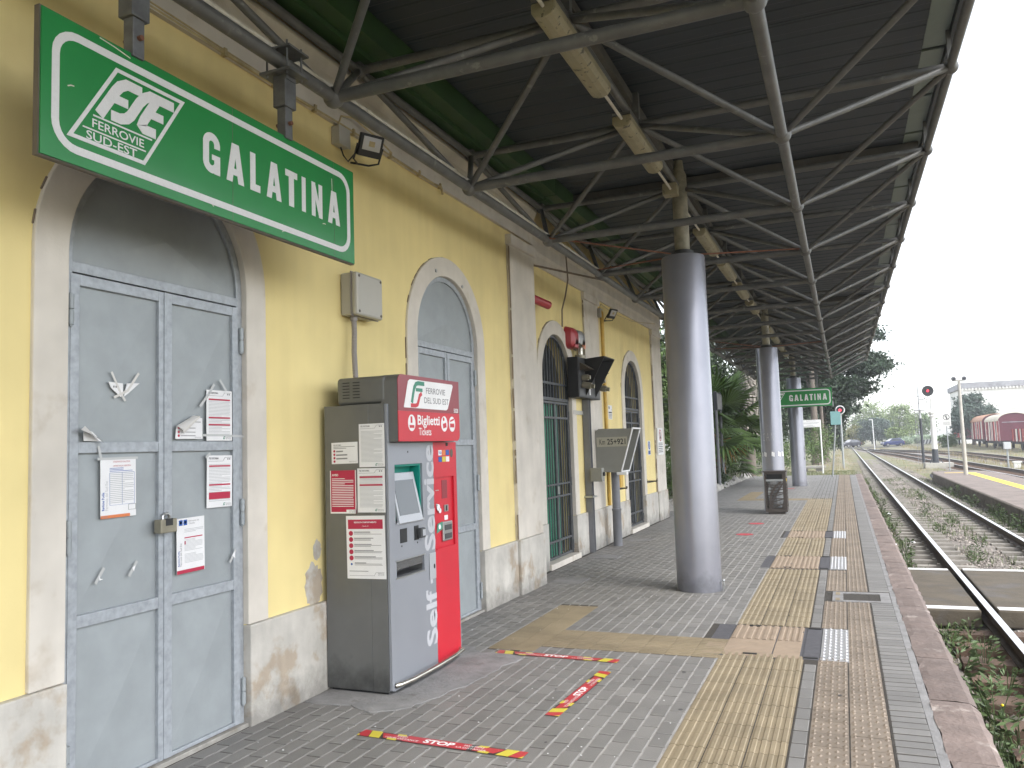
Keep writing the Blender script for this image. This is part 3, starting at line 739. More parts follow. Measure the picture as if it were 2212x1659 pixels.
# barred iron gates with glazed doors behind
for k, (yc, hw, zs) in enumerate(GATES):
    X = XF-.05; fn = F_wall(X); a0, a1 = yc-hw+.006, yc+hw-.006; f = MB(); r = hw-.006
    A = [(a0, .075)]+arc(yc, zs, r, 180, 0, 26)+[(a1, .075)]; B = [(a0+.035, .075)]+arc(yc, zs, r-.035, 180, 0, 26)+[(a1-.035, .075)]
    f.strip(A, B, fn, -.02, .02); rect(f, fn, a0+.034, a1-.034, 2.24, 2.285, -.018, .018); rect(f, fn, a0+.034, a1-.034, 2.47, 2.50, -.008, .012)
    gt = part('gate', f, 'gate_iron', bld, label='arched iron bar gate in front of a green door' if k == 0 else 'arched iron bar gate nearest the far corner of the wall')
    def top(y): return zs+math.sqrt(max(0, (r-.03)**2-(y-yc)**2))
    nb = 10
    for i in range(1, nb):
        y = lerp(a0+.03, a1-.03, i/nb); tube_obj('bar', (X, y, 2.27), (X, y, top(y)), .009, 'gate_iron', gt, 6)
    for (l0, l1) in ((a0+.04, yc-.003), (yc+.003, a1-.04)):
        f = MB()
        for u0, u1 in ((l0, l0+.03), (l1-.03, l1)): rect(f, fn, u0, u1, .085, 2.23, -.014, .016)
        for z0, z1 in ((.085, .115), (.30, .33), (.90, .925), (1.07, 1.095), (1.99, 2.02), (2.20, 2.23)): rect(f, fn, l0+.03, l1-.03, z0, z1, -.013, .0145)
        part('gate_leaf', f, 'gate_iron', gt)
        for i in range(1, 5):
            y = lerp(l0+.03, l1-.03, i/5); tube_obj('bar', (X, y, .10), (X, y, 2.21), .009, 'gate_iron', gt, 6)
        for z in (.2, 1.1, 2.05):
            hy = l0-.01 if l0 < yc-.1 else l1+.01; part('hinge', MB().tube((X+.02, hy, z-.06), (X+.02, hy, z+.06), .014, 8), 'gate_iron', gt)
    part('lock', MB().box(X, X+.03, yc-.03, yc+.03, .95, 1.05), 'steel', gt)
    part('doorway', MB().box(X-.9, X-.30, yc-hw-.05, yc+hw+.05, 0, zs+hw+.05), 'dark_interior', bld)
    f = MB(); fb = F_wall(X-.12)
    if k == 0: rect(f, F_wall(X-.09), a0+.03, yc+.28, .1, 2.2, 0, .03)
    else: rect(f, fb, a0+.03, a0+.10, .1, 2.2, 0, .03)
    gd = part('inner_door', f, 'door_green', bld)
    if k == 0:
        s = MB()
        for z in range(46): rect(s, F_wall(X-.09), a0+.06, yc+.25, .17+z*.04, .17+z*.04+.026, .03, .036)
        part('shutter_slats', s, 'door_green', gd)
    f = MB(); rect(f, fb, yc+.29 if k == 0 else a0+.11, a1-.03, .1, 2.2, 0, .006); f.prism(arc(yc, zs-.05, r-.05, 180, 0, 20)+[(a1-.03, 2.3), (a0+.03, 2.3)], fb, 0, .006)
    part('window_pane', f, 'dark_glass', bld)
    part('threshold', MB().box(X-.3, -3.60, a0-.03, a1+.03, -.02, .07), 'stone_trim', bld, bevel=.006)
# peeled plaster at the plinth behind the machine
for (py, pz, sc, sd_) in ((4.615, .72, .11, 1), (4.66, .95, .05, 2)):
    rr = random.Random(sd_); poly = [(py+sc*rr.uniform(.75, 1.05)*math.cos(t*.2244), pz+sc*rr.uniform(1.1, 1.5)*math.sin(t*.2244)) for t in range(28)]
    part('bare_plaster_patch', MB().prism(poly, F_wall(XN), -.002, .003), 'stone_crack' if sd_ == 3 else 'stone_plinth', bld)

# ------------------------------------------------------------------ canopy space frame
can = thing('platform_canopy', 'long dark sheet-metal canopy on a grey tubular space frame, over the platform', 'canopy', (-1.55, 16, 3.85))
XBL, XBR, ZB = -2.85, -.285, 3.85
XW, XC, XE, ZT = -3.24, -1.57, .965, 4.50
YB = [2.15+2*k for k in range(16)]; YT = [1.05+2*k for k in range(17)]
node_me = MB().sphere((0,0,0), 1, 12, 8).mesh('node', 'canopy_paint', smooth=True)
def node(P, r): inst('node', node_me, can, Matrix.Translation(P) @ Matrix.Diagonal((r, r, r, 1)))
def tb(p, q, r): tube_obj('tube', p, q, r, 'canopy_paint', can, 10)
for i, y in enumerate(YB):
    for x in (XBL, XBR): node((x, y, ZB), .068)
    tb((XBL, y, ZB), (XBR, y, ZB), .040)
    if i: tb((XBL, YB[i-1], ZB), (XBL, y, ZB), .042); tb((XBR, YB[i-1], ZB), (XBR, y, ZB), .042)
    for yt in (YT[i], YT[i+1]):
        for xb, xt in ((XBL, XW), (XBL, XC), (XBR, XC), (XBR, XE)): tb((xb, y, ZB), (xt, yt, ZT), .026)
for i, y in enumerate(YT):
    for x in (XW, XC, XE): node((x, y, ZT), .06)
    tb((XW, y, ZT), (XC, y, ZT), .034); tb((XC, y, ZT), (XE, y, ZT), .034)
    if i:
        for x, r in ((XW, .034), (XC, .034), (XE, .034)): tb((x, YT[i-1], ZT), (x, y, ZT), r)
    for x, w_ in ((XW, .03), (XC, .03), (XE, .016)): part('roof_bracket', MB().box(x-w_, x+w_, y-w_, y+w_, ZT+.05, 4.80), 'canopy_paint', can)
pm = MB(); pm.box(-2.99, .80, -.495, .495, 4.80, 4.83)
for k in range(4): pm.add([(-2.99, -.47+k*.25, 4.80), (.80, -.47+k*.25, 4.80), (.80, -.30+k*.25, 4.80), (-2.99, -.30+k*.25, 4.80), (-2.99, -.455+k*.25, 4.794), (.80, -.455+k*.25, 4.794), (.80, -.315+k*.25, 4.794), (-2.99, -.315+k*.25, 4.794)], [(4,5,6,7),(0,1,5,4),(2,3,7,6)])
pme = pm.mesh('roof_panel', 'roof_deck'); sp = MB().box(.803, .975, -.47, .47, 4.80, 4.815).mesh('edge_soffit', 'canopy_fascia')
for k in range(-4, 33):
    inst('roof_panel', pme, can, Matrix.Translation((0, k+.825-.5+.5, 0)))
    inst('edge_soffit', sp, can, Matrix.Translation((0, k+.825, 0)))
part('roof_cover', MB().box(-3.3, 1.04, -4.2, 33.6, 4.835, 4.90), 'roof_deck', can)
for (xa, ya, yb) in ((-3.399, -4.2, 9.0), (-3.668, 9.05, 17.6)): part('wall_flashing', MB().box(xa, -3.29, ya, yb, 4.80, 4.834), 'roof_deck', can)
part('edge_fascia', MB().box(1.04, 1.06, -4.2, 33.6, 4.74, 4.90), 'canopy_fascia', can)
part('edge_rail', MB().box(.98, 1.04, -4.2, 33.6, 4.75, 4.80), 'roof_deck', can)
for y0, y1 in ((-4.2, 2.98), (3.0, 8.9), (8.92, 14.9), (14.92, 20.9), (20.92, 27.9), (27.92, 33.6)):
    f = MB(); f.box(-3.14, -2.995, y0, y1, 4.60, 4.80); f.box(-3.32, -3.142, y0, y1, 4.56, 4.72); part('gutter', f, 'canopy_green', can)
for y in (9.68, 19.68, 29.68): part('cross_beam', MB().box(-3.1, .95, y-.09, y+.09, 4.70, 4.786), 'roof_band', can)
part('purlin', MB().box(-1.655, -1.59, -4, 33.3, 4.70, 4.786), 'roof_band', can)

# columns
def column(x, y, label, seed):
    t = thing('canopy_column', label, 'column', (x, y, 0), 'grey canopy columns')
    s = part('shaft', MB().lathe((x, y, 0), [(.242, -.02), (.24, .03), (.24, 3.66), (.232, 3.68), (.10, 3.69)], 40), 'column_paint', t, smooth=True)
    part('stub', MB().lathe((x, y, 0), [(.085, 3.6), (.085, 4.62), (.06, 4.68), (.05, 4.8)], 20), 'column_stub', t, smooth=True)
    part('collar', MB().lathe((x, y, 0), [(.10, 3.69), (.125, 3.70), (.125, 3.74), (.10, 3.755)], 20), 'black_metal', t, smooth=True)
    f = MB(); f.path([(x+.236, y-.06, .10), (x+.27, y-.06, .11), (x+.275, y-.06, .06), (x+.25, y-.06, .0)], .008, 6); f.sphere((x+.268, y-.06, .112), .016, 8, 6)
    part('earth_clamp', f, 'steel', t); return t, s
c1, s1 = column(-1.55, 9.0, 'nearest grey round steel canopy column, tallest in the picture', 1)
c2, s2 = column(-1.50, 19.05, 'second grey round canopy column with white tape scraps, behind the litter bin', 2)
c3, s3 = column(-1.47, 29.1, 'farthest grey round canopy column behind the small green station sign', 3)
for (t, cx, cy) in ((c1, -1.55, 9.0), (c2, -1.5, 19.05)):
    f = MB()
    for (dx, dy) in ((-1.25, .9), (1.2, 1.05), (-1.3, -.95)): f.tube((cx+dx*.09, cy+dy*.09, 3.72), (cx+dx*1.0, cy+dy*1.0, 3.86), .009, 6)
    part('guy_rod', f, 'rust_edge', t)
def wrap(cx, cy, r): return lambda a, b_, d: (cx+(r+d)*math.sin(a), cy-(r+d)*math.cos(a), b_)
f = MB(); fn = wrap(-1.5, 19.05, .24)
for a in (-1.05, -.62, .12, .72, 1.15):
    f.prism([(a-.14, 1.24), (a+.12, 1.22), (a+.15, 1.31), (a-.11, 1.335)], fn, .001, .004)
part('paper_scrap', f, 'paper', s2)
f = MB(); 
for pts in ([(-.55, 1.74), (-.75, 1.72), (-.78, 1.6), (-.6, 1.58)], [(-.42, 1.58), (-.28, 1.75), (-.14, 1.58)], [(-.36, 1.65), (-.2, 1.65)], [(0, 1.58), (.05, 1.76), (.24, 1.58), (.3, 1.76)]): f.stroke(pts, .012, fn, .0012, .003)
part('pencil_scrawl', f, 'print_faint', s2)
f = MB(); fn = wrap(-1.47, 29.1, .24); f.stroke([(1.1, 1.1), (1.3, 1.2), (1.2, 1.35), (1.05, 1.25), (1.2, 1.05), (1.1, .9), (.95, .95)], .03, fn, .0012, .003); part('scrawl', f, 'print_black', s3)

# fluorescent fittings under the ridge chord
LY = [2.6, 4.62, 6.58, 10.62, 12.66, 14.68, 16.7, 20.7, 22.7, 24.7, 26.7, 30.7]
ORD = ['first', 'second', 'third', 'fourth', 'fifth', 'sixth', 'seventh', 'eighth', 'ninth', 'tenth', 'eleventh']
for k, y in enumerate(LY):
    if k == 0: continue
    lab = {1: 'dirty cream fluorescent light, nearest one under the canopy, cut by the top of the picture', 2: 'dirty cream fluorescent light between the nearest light and the nearest column'}.get(k, 'dirty cream fluorescent light, %s one from the near end under the canopy' % ORD[k-1])
    t = thing('fluorescent_light', lab, 'light', (-1.60, y+.68, 4.33), 'fluorescent lights in a row under the canopy')
    prof = [(-.085, .06), (-.085, .0), (-.06, -.035), (-.02, -.05), (.02, -.05), (.06, -.035), (.085, 0), (.085, .06)]
    part('diffuser', MB().prism(prof, lambda a, b_, d: (-1.60+a, d, 4.37+b_), y+.02, y+1.34), 'light_cover', t, bevel=.012)
    f = MB(); f.box(-1.68, -1.52, y+.015, y+1.345, 4.432, 4.455); f.box(-1.62, -1.58, y+.3, y+.34, 4.455, 4.50); f.box(-1.62, -1.58, y+1.0, y+1.04, 4.455, 4.50); part('housing', f, 'canopy_paint', t)
f = MB()
ya = [y for y in LY]
for a, b_ in zip([y+1.36 for y in LY], LY[1:]): f.tube((-1.60, a-.02, 4.40), (-1.60, b_+.02, 4.40), .013, 8)
cd = single('lighting_conduit', f, 'conduit_white', 'thin white conduit linking the lights under the canopy', 'conduit', smooth=True)
part('conduit_box', MB().box(-1.69, -1.53, 8.72, 8.86, 4.34, 4.47), 'light_cover', cd, bevel=.008)

# pipes along the wall side
f = MB(); f.tube((-2.875, 2.0, 3.925), (-2.875, 10.4, 3.925), .020, 10)
wp = single('white_pipe', f, 'conduit_white', 'dirty white plastic pipe strapped along the left canopy chord', 'pipe', smooth=True)
f = MB()
for y in (3.6, 4.55, 5.9, 7.4, 8.9): f.tube((-2.876, y, 3.925), (-2.876, y+.05, 3.925), .027, 10)
part('pipe_joint', f, 'conduit_white', wp, smooth=True)
f = MB(); f.path([(-3.375, 2.9, 4.085), (-3.37, 3.6, 4.08), (-3.37, 4.3, 4.075), (-3.37, 5.0, 4.085), (-3.37, 5.8, 4.08), (-3.37, 6.45, 4.07), (-3.36, 6.62, 4.075), (-3.37, 6.66, 4.02)], .011, 8)
f.path([(-3.37, 2.9, 4.11), (-3.362, 3.35, 4.10), (-3.366, 3.75, 4.095), (-3.37, 4.4, 4.09)], .006, 6)
wc = single('wall_cable', f, 'conduit_beige', 'beige cable clipped along the wall under the stone band', 'cable', smooth=True)
f = MB()
for y in (3.1, 3.75, 4.22, 4.66, 5.15, 5.7, 6.2, 6.6): f.box(-3.385, -3.352, y-.012, y+.012, 4.055, 4.105)
part('cable_clip', f, 'conduit_beige', wc)
single('hanging_cable', MB().path([(-3.55, 10.9, 4.35), (-3.54, 10.92, 4.0), (-3.57, 10.86, 3.75), (-3.6, 10.78, 3.55), (-3.6, 10.76, 3.3)], .012, 6), 'stone_crack', 'loose brown cable hanging down the wall over the first barred gate', 'cable', smooth=True)
single('tie_rod', MB().tube((-3.62, 9.3, 3.93), (-2.87, 11.0, 3.90), .014, 8), 'stone_crack', 'rusty tie rod running from the wall to the canopy chord', 'rod')

# ------------------------------------------------------------------ station name signs
LET = {'A': (([(0,0),(.27,0),(.33,.2),(.67,.2),(.73,0),(1,0),(.68,1),(.32,1)],), ((.385,.36),(.615,.36),(.5,.78)))}
def sign_letter(f, ch, fn, a0, a1, b0, b1, d0, d1):
    w, h = a1-a0, b1-b0
    P = lambda pts: [(a0+x*w, b0+y*h) for x, y in pts]
    if ch == 'A':
        f.prism(P([(0,0),(.33,0),(.60,1),(.30,1)]), fn, d0, d1); f.prism(P([(.67,0),(1,0),(.70,1),(.40,1)]), fn, d0, d1+.0002); f.prism(P([(.25,.19),(.75,.19),(.70,.36),(.30,.36)]), fn, d0, d1+.0004)
    elif ch == 'L': f.prism(P([(0,0),(1,0),(1,.19),(.52,.19),(.52,1),(0,1)]), fn, d0, d1)
    elif ch == 'T': f.prism(P([(0,.82),(0,1),(1,1),(1,.82)]), fn, d0, d1); f.prism(P([(.29,0),(.71,0),(.71,.82),(.29,.82)]), fn, d0, d1)
    elif ch == 'I': rect(f, fn, a0, a1, b0, b1, d0, d1)
    elif ch == 'N':
        f.prism(P([(0,0),(.34,0),(.34,1),(0,1)]), fn, d0, d1); f.prism(P([(.66,0),(1,0),(1,1),(.66,1)]), fn, d0, d1); f.prism(P([(.7,0),(.98,0),(.3,1),(.02,1)]), fn, d0, d1+.0003)
    elif ch == 'G':
        s = .34*w; pts = [(a1-s/2, b0+h*.64)]+arc(a0+w/2, b1-w*.5, w/2-s/2, 10, 170, 10)+arc(a0+w/2, b0+w*.5, w/2-s/2, 190, 330, 10)
        f.stroke(pts, s, fn, d0, d1); rect(f, fn, a1-s, a1, b0, b0+h*.46, d0, d1+.0003); rect(f, fn, a0+w*.52, a1-.001*w, b0+h*.34, b0+h*.47, d0, d1+.0005)
GAL = [('G', 2.997, 3.114), ('A', 3.160, 3.290), ('L', 3.338, 3.417), ('A', 3.470, 3.594), ('T', 3.630, 3.737), ('I', 3.779, 3.815), ('N', 3.873, 3.978), ('A', 4.035, 4.160)]
def station_sign(root, fn, off, hang):
    """sign drawn in a(along) b(up); off maps measured a"""
    A0, A1, B0, B1 = 2.133+off, 4.318+off, 2.812, 3.412
    f = MB(); rect(f, fn, A0, A1, B0, B1, -.028, .002); bd = part('board', f, ['sign_green'], root)
    f = MB(); rect(f, fn, A0-.006, A1+.006, B0-.006, B1+.006, -.034, -.006); part('frame', f, 'sign_back', root)
    f = MB(); f.stroke(rrect(A0+.062, A1-.062, B0+.062, B1-.062, .10, 6), .034, fn, .0021, .0036, True); part('border', f, 'sign_white', root)
    f = MB(); ox, oz = 2.262+off, 2.932; sh = .614; S = lambda a, h: (ox+a+sh*h, oz+h)
    f.stroke([S(0, 0), S(.375, 0), S(.375, .368), S(0, .368)], .017, fn, .0021, .0036, True)
    lw = .046
    def st(pts, w=lw, e=0): f.stroke([S(a, h) for a, h in pts], w, fn, .0021, .0036+e)
    st([(.055, .135), (.055, .27), (.060, .300), (.082, .322), (.165, .322)]); st([(.060, .235), (.142, .235)], .04, .0003)
    st([(.102, .155), (.150, .155), (.176, .168), (.184, .190), (.184, .268), (.192, .300), (.214, .322), (.350, .322)], e=.0005)
    st([(.252, .312), (.252, .195), (.258, .168), (.280, .155), (.345, .155)], e=.0008); st([(.257, .238), (.338, .238)], .04, .001)
    st([(.035, .121), (.345, .121)], .007); st([(.025, .056), (.350, .056)], .006)
    part('logo', f, 'sign_white', root)
    f = MB(); text(f, 'FERROVIE', fn, *S(.062, .070), .0024, h=.036, w=.27, bold=.010); text(f, 'SUD-EST', fn, *S(.070, .011), .0024, h=.036, w=.26, bold=.010); part('company_lettering', f, 'sign_white', root)
    f = MB()
    for ch, a, b_ in GAL: sign_letter(f, ch, fn, a+off, b_+off, 3.016, 3.222, .0021, .0036)
    part('name_lettering', f, 'sign_white', root)
    f = MB(); rect(f, fn, 3.205+off, 3.207+off, B0, B1, .0021, .0028); rect(f, fn, 4.10+off, 4.1015+off, B0, B1, .0021, .0028); part('sheet_joint', f, 'sign_back', root)
big = thing('station_sign', 'large green station name sign hanging over the first door', 'sign', (-2.83, 3.22, 2.81), 'green station name signs')
station_sign(big, F_wall(-2.83), 0, None)
f = MB(); rr = random.Random(4)
for (a, b_, da, db) in ((2.40, 3.405, .16, -.02), (4.08, 3.30, .004, -.11), (2.25, 3.13, .03, .01), (3.05, 2.86, .02, -.01), (3.98, 2.99, .03, .004), (3.6, 2.85, .02, .008)): f.stroke([(a, b_), (a+da*.5, b_+db*.5+.003), (a+da, b_+db)], .005, F_wall(-2.83), .0021, .0026)
part('scratch', f, 'conduit_white', big)
for y in (2.595, 3.655):
    f = MB(); f.box(-2.875, -2.815, y-.032, y+.032, 3.40, 3.62); h = part('hanger', f, 'bracket_grey', big, bevel=.004)
    f = MB(); f.box(-2.888, -2.802, y-.05, y+.05, 3.58, 3.74); part('hanger_sleeve', f, 'bracket_grey', h, bevel=.004)
    f = MB(); f.box(-2.95, -2.74, y-.09, y+.09, 3.765, 3.78); f.box(-2.89, -2.80, y-.045, y+.045, 3.74, 3.765)
    for dx in (-.07, .07):
        for dy in (-.065, .065): f.tube((-2.845+dx, y+dy, 3.75), (-2.845+dx, y+dy, 3.95), .006, 6)
    f.box(-2.95, -2.74, y-.09, y+.09, 3.90, 3.912); part('clamp', f, 'bracket_grey', h)
    f = MB(); f.tube((-2.90, y, 3.49), (-2.795, y, 3.49), .012, 8); part('bolt', f, 'rust_edge', h)
small = thing('station_sign', 'small-looking far green station name sign crossing behind the second column', 'sign', (-1.3, 28.15, 2.6), 'green station name signs')
station_sign(small, lambda a, b_, d: (a-4.58, 28.10-d, b_-.17), 0, None)
for x in (-.70, -2.0):
    f = MB(); f.box(x-.03, x+.03, 28.12, 28.18, 3.24, 3.83); part('hanger', f, 'bracket_grey', small)
part('end_plate', MB().box(-.262, -.23, 28.09, 28.17, 2.62, 2.80), 'pole_grey', small)

# ------------------------------------------------------------------ small fittings on the wall
def floodlight(cx, cy, cz, n, label, up=(0, 0, 1), s=1.0, jb=None):
    n = Vector(n).normalized(); u = Vector(up).cross(n).normalized(); v = n.cross(u)
    t = thing('floodlight', label, 'floodlight', (cx, cy, cz), 'black LED floodlights'); C = Vector((cx, cy, cz))
    f = MB().obox(C, u*.10*s, v*.085*s, n*.018*s); part('housing', f, 'black_plastic', t, bevel=.008)
    part('lens', MB().obox(C+n*.019*s+v*.015*s, u*.075*s, v*.05*s, n*.002), 'lamp_glass', t)
    part('led_plate', MB().obox(C+n*.0215*s+v*.015*s, u*.025*s, v*.02*s, n*.001), 'conduit_beige', t)
    f = MB(); a, b_ = C-u*.108*s, C+u*.108*s; w = Vector((-3.38 if cy < 9 else -3.655, cy, cz-.10))
    f.path([a, a-v*.12*s-n*.02, C-v*.15*s-n*.06-u*.05, w], .008, 6); f.path([b_, b_-v*.12*s-n*.02, C-v*.15*s-n*.06+u*.05, w], .008, 6); part('bracket', f, 'black_plastic', t)
    return t
floodlight(-3.20, 5.13, 3.935, (.80, -.42, -.42), 'black LED floodlight above the right end of the large green sign')
floodlight(-3.50, 13.15, 3.82, (.82, -.30, -.50), 'black LED floodlight high on the wall past the yellow pipe')
def jbox(label, x0, x1, y0, y1, z0, z1, cable):
    t = thing('junction_box', label, 'junction box', (x0, (y0+y1)/2, z0)); part('box', MB().box(x0, x1, y0, y1, z0, z1), 'box_grey', t, bevel=.008)
    part('lid', MB().box(x1, x1+.012, y0-.004, y1+.004, z0-.004, z1+.004), 'box_grey', t, bevel=.004); part('cable', MB().path(cable, .007, 6), 'conduit_beige', t, smooth=True); return t
jb = jbox('small pale junction box beside the floodlight above the green sign', -3.40, -3.335, 4.905, 5.045, 3.905, 4.045, [(-3.36, 4.94, 4.05), (-3.35, 4.97, 4.14), (-3.33, 5.1, 4.17), (-3.31, 5.4, 4.12), (-3.3, 5.62, 4.06)])
part('black_lead', MB().path([(-3.36, 4.97, 3.90), (-3.35, 4.99, 3.84), (-3.33, 5.02, 3.80), (-3.28, 5.04, 3.86)], .006, 6), 'black_plastic', jb)
jb = jbox('small pale junction box beside the far floodlight by the yellow pipe', -3.67, -3.60, 12.72, 12.88, 3.72, 3.86, [(-3.63, 12.8, 3.87), (-3.62, 12.9, 3.96), (-3.6, 13.6, 3.90), (-3.5, 14.6, 3.88), (-3.3, 15.6, 3.95)])
part('black_lead', MB().path([(-3.63, 12.85, 3.71), (-3.6, 12.9, 3.66), (-3.55, 13.1, 3.70)], .006, 6), 'black_plastic', jb)
# big grey wall box with hose to the ticket machine
t = thing('wall_box', 'large pale grey plastic enclosure on the yellow wall above the ticket machine', 'electrical box', (-3.40, 5.17, 2.62))
part('box', MB().box(-3.40, -3.305, 4.99, 5.35, 2.625, 2.945), 'box_grey', t, bevel=.015)
ld = part('lid', MB().box(-3.303, -3.252, 4.988, 5.352, 2.622, 2.948), 'box_grey', t, bevel=.018)
part('seam', MB().box(-3.307, -3.30, 4.984, 5.356, 2.618, 2.952), 'hose_grey', t)
for y in (5.02, 5.32):
    for z in (2.652, 2.918): part('screw', MB().tube((-3.254, y, z), (-3.2485, y, z), .011, 10), 'sign_back', ld)
pts = [(-3.33, 5.06, 2.63), (-3.33, 5.065, 2.50), (-3.325, 5.05, 2.36), (-3.30, 5.02, 2.22), (-3.28, 5.0, 2.10)]
f = MB(); seg = []
for i in range(len(pts)-1):
    for k in range(12): seg.append(tuple(lerp(pts[i][j], pts[i+1][j], k/12) for j in range(3)))
f.path(seg, [.019+.0025*(i % 2) for i in range(len(seg))], 10); part('flexible_hose', f, 'hose_grey', t)
part('gland', MB().tube((-3.33, 5.06, 2.59), (-3.33, 5.06, 2.63), .027, 10), 'hose_grey', t)
# sirens
def siren(label, y0, y1, z0, z1, mats, grp):
    t = thing('alarm_siren', label, 'siren', (-3.67, (y0+y1)/2, z0), grp); yc = (y0+y1)/2
    prof = rrect(0, 1, 0, 1, .3, 5); f = MB(); n = len(prof)
    A = [(-3.67, lerp(y0, y1, a), lerp(z0, z1, b_)) for a, b_ in prof]; B = [(-3.57, lerp(y0+.02, y1-.02, a), lerp(z0+.02, z1-.03, b_)) for a, b_ in prof]; Cc = [(-3.535, lerp(y0+.07, y1-.07, a), lerp(z0+.07, z1-.08, b_)) for a, b_ in prof]
    f.add(A+B+Cc, [(i, (i+1) % n, n+(i+1) % n, n+i) for i in range(n)]+[(n+i, n+(i+1) % n, 2*n+(i+1) % n, 2*n+i) for i in range(n)]+[tuple(range(2*n, 3*n))]); part('cover', f, mats[0], t, smooth=True)
    part('lens', MB().prism([(yc-.10, z0+.02), (yc+.10, z0+.02), (yc+.12, z0+.12), (yc, z0+.17)], F_wall(-3.60), 0, .065), mats[1], t, bevel=.01); return t
siren('faded red wall siren beside the arch of the first barred gate', 11.02, 11.37, 3.02, 3.36, ('alarm_red', 'alarm_red'), None)
siren('grey wall siren with an orange lens next to the red one', 11.38, 11.70, 3.04, 3.36, ('alarm_grey', 'alarm_orange'), None)
single('alarm_bell', MB().tube((-3.60, 9.55, 3.52), (-3.50, 9.92, 3.47), .055, 14), 'alarm_red', 'small red alarm cylinder on the wall just past the stone pilaster', 'alarm', smooth=True)
# yellow gas pipe, yellow box
single('yellow_pipe', MB().path([(-3.72, 12.80, 3.86), (-3.62, 12.82, 3.86), (-3.595, 12.83, 3.80), (-3.595, 12.83, 1.2), (-3.6, 12.83, .62)], .032, 10), 'pipe_yellow', 'yellow painted gas pipe running up the wall beside the second pilaster', 'pipe', smooth=True)
single('yellow_box', MB().box(-3.67, -3.54, 13.38, 13.56, .88, 1.22), 'pipe_yellow', 'small yellow box on the wall behind the grey trackside telephone', 'box', bevel=.01)
for k, (y, lb) in enumerate(((13.45, 'rusty iron wall hook below the yellow box'), (15.85, 'rusty iron wall hook right of the far barred gate'))):
    f = MB(); f.box(-3.67, -3.655, y-.03, y+.03, .82, .90); f.tube((-3.655, y, .86), (-3.45, y, .86), .014, 8); f.tube((-3.47, y, .86), (-3.45, y, .89), .016, 8); f.tube((-3.655, y, .83), (-3.52, y, .85), .008, 6)
    single('wall_hook', f, 'sign_back', lb, 'hook', 'iron wall hooks')
# departure signal box on a channel post
t = thing('signal_repeater', 'black boxed signal repeater with hood and caged lamp on a steel post by the wall', 'signal box', (-3.6, 11.8, 0))
f = MB(); f.box(-3.66, -3.65, 11.75, 11.86, 0, 2.31); f.box(-3.65, -3.56, 11.75, 11.76, 0, 2.31); f.box(-3.65, -3.56, 11.85, 11.86, 0, 2.31); part('post', f, 'phone_pole', t)
bx = part('box', MB().box(-3.66, -3.50, 11.1, 12.2, 2.31, 2.90), 'black_metal', t, bevel=.006)
part('front_plate', MB().box(-3.50, -3.494, 11.12, 12.18, 2.33, 2.88), 'dark_grey', bx)
f = MB(); X0 = -3.492
for (y0, y1) in ((11.42, 11.435), (11.925, 11.94)):
    f.add([(X0, y0, 2.88), (-3.18, y0-.03 if y0 < 11.6 else y0+.03, 2.90), (X0, y0, 2.34), (X0, y1, 2.88), (-3.18, y1-.03 if y0 < 11.6 else y1+.03, 2.90), (X0, y1, 2.34)], [(0,1,2),(3,5,4),(0,3,4,1),(1,4,5,2),(0,2,5,3)])
f.add([(X0, 11.42, 2.88), (X0, 11.94, 2.88), (-3.18, 11.97, 2.90), (-3.18, 11.39, 2.90), (X0, 11.42, 2.892), (X0, 11.94, 2.892), (-3.18, 11.97, 2.912), (-3.18, 11.39, 2.912)], [(0,1,2,3),(4,7,6,5),(0,4,5,1),(1,5,6,2),(2,6,7,3),(3,7,4,0)])
part('hood', f, 'black_metal', t)
f = MB(); f.box(-3.492, -3.488, 11.6, 11.66, 2.36, 2.55); part('indicator', f, 'paper', t)
for y in (11.27, 12.08):
    f = MB(); f.add([(-3.49, y-.11, 2.82), (-3.49, y+.11, 2.82), (-3.34, y+.13, 2.72), (-3.34, y-.13, 2.72), (-3.49, y-.11, 2.70), (-3.49, y+.11, 2.70)], [(0,1,2,3),(0,3,4),(1,5,2)]); part('visor', f, 'hood_brown', t)
    f = MB(); f.tube((-3.49, y, 2.60), (-3.40, y, 2.60), .045, 12); f.tube((-3.40, y, 2.60), (-3.37, y, 2.60), .032, 12); f.tube((-3.49, y, 2.50), (-3.36, y, 2.47), .050, 12); f.tube((-3.36, y, 2.47), (-3.31, y, 2.46), .032, 12); part('lamp_holder', f, 'brass_grey', t, smooth=True)
f = MB(); f.lathe((-3.56, 11.42, 2.90), [(.075, 0), (.075, .05), (.055, .055)], 14); part('lamp_base', f, 'brass_grey', t)
f = MB(); f.lathe((-3.56, 11.42, 2.955), [(.048, 0), (.048, .10), (.040, .135), (.02, .155)], 14); lg = part('caged_lamp', f, 'chrome', t, smooth=True)
f = MB()
for k in range(6):
    a = k*math.pi/6; f.path([(-3.56+.066*math.cos(a), 11.42+.066*math.sin(a), 2.95), (-3.56+.066*math.cos(a), 11.42+.066*math.sin(a), 3.07), (-3.56, 11.42, 3.135), (-3.56-.066*math.cos(a), 11.42-.066*math.sin(a), 3.07), (-3.56-.066*math.cos(a), 11.42-.066*math.sin(a), 2.95)], .004, 5)
part('cage', f, 'brass_grey', lg)
sb = part('switch_box', MB().box(-3.56, -3.38, 11.70, 11.84, 1.06, 1.26), 'phone_grey', t, bevel=.008); part('switch_knob', MB().tube((-3.38, 11.77, 1.17), (-3.35, 11.77, 1.17), .03, 10), 'black_plastic', sb)
part('strap', MB().box(-3.67, -3.53, 11.70, 11.91, .82, .845), 'steel', t)
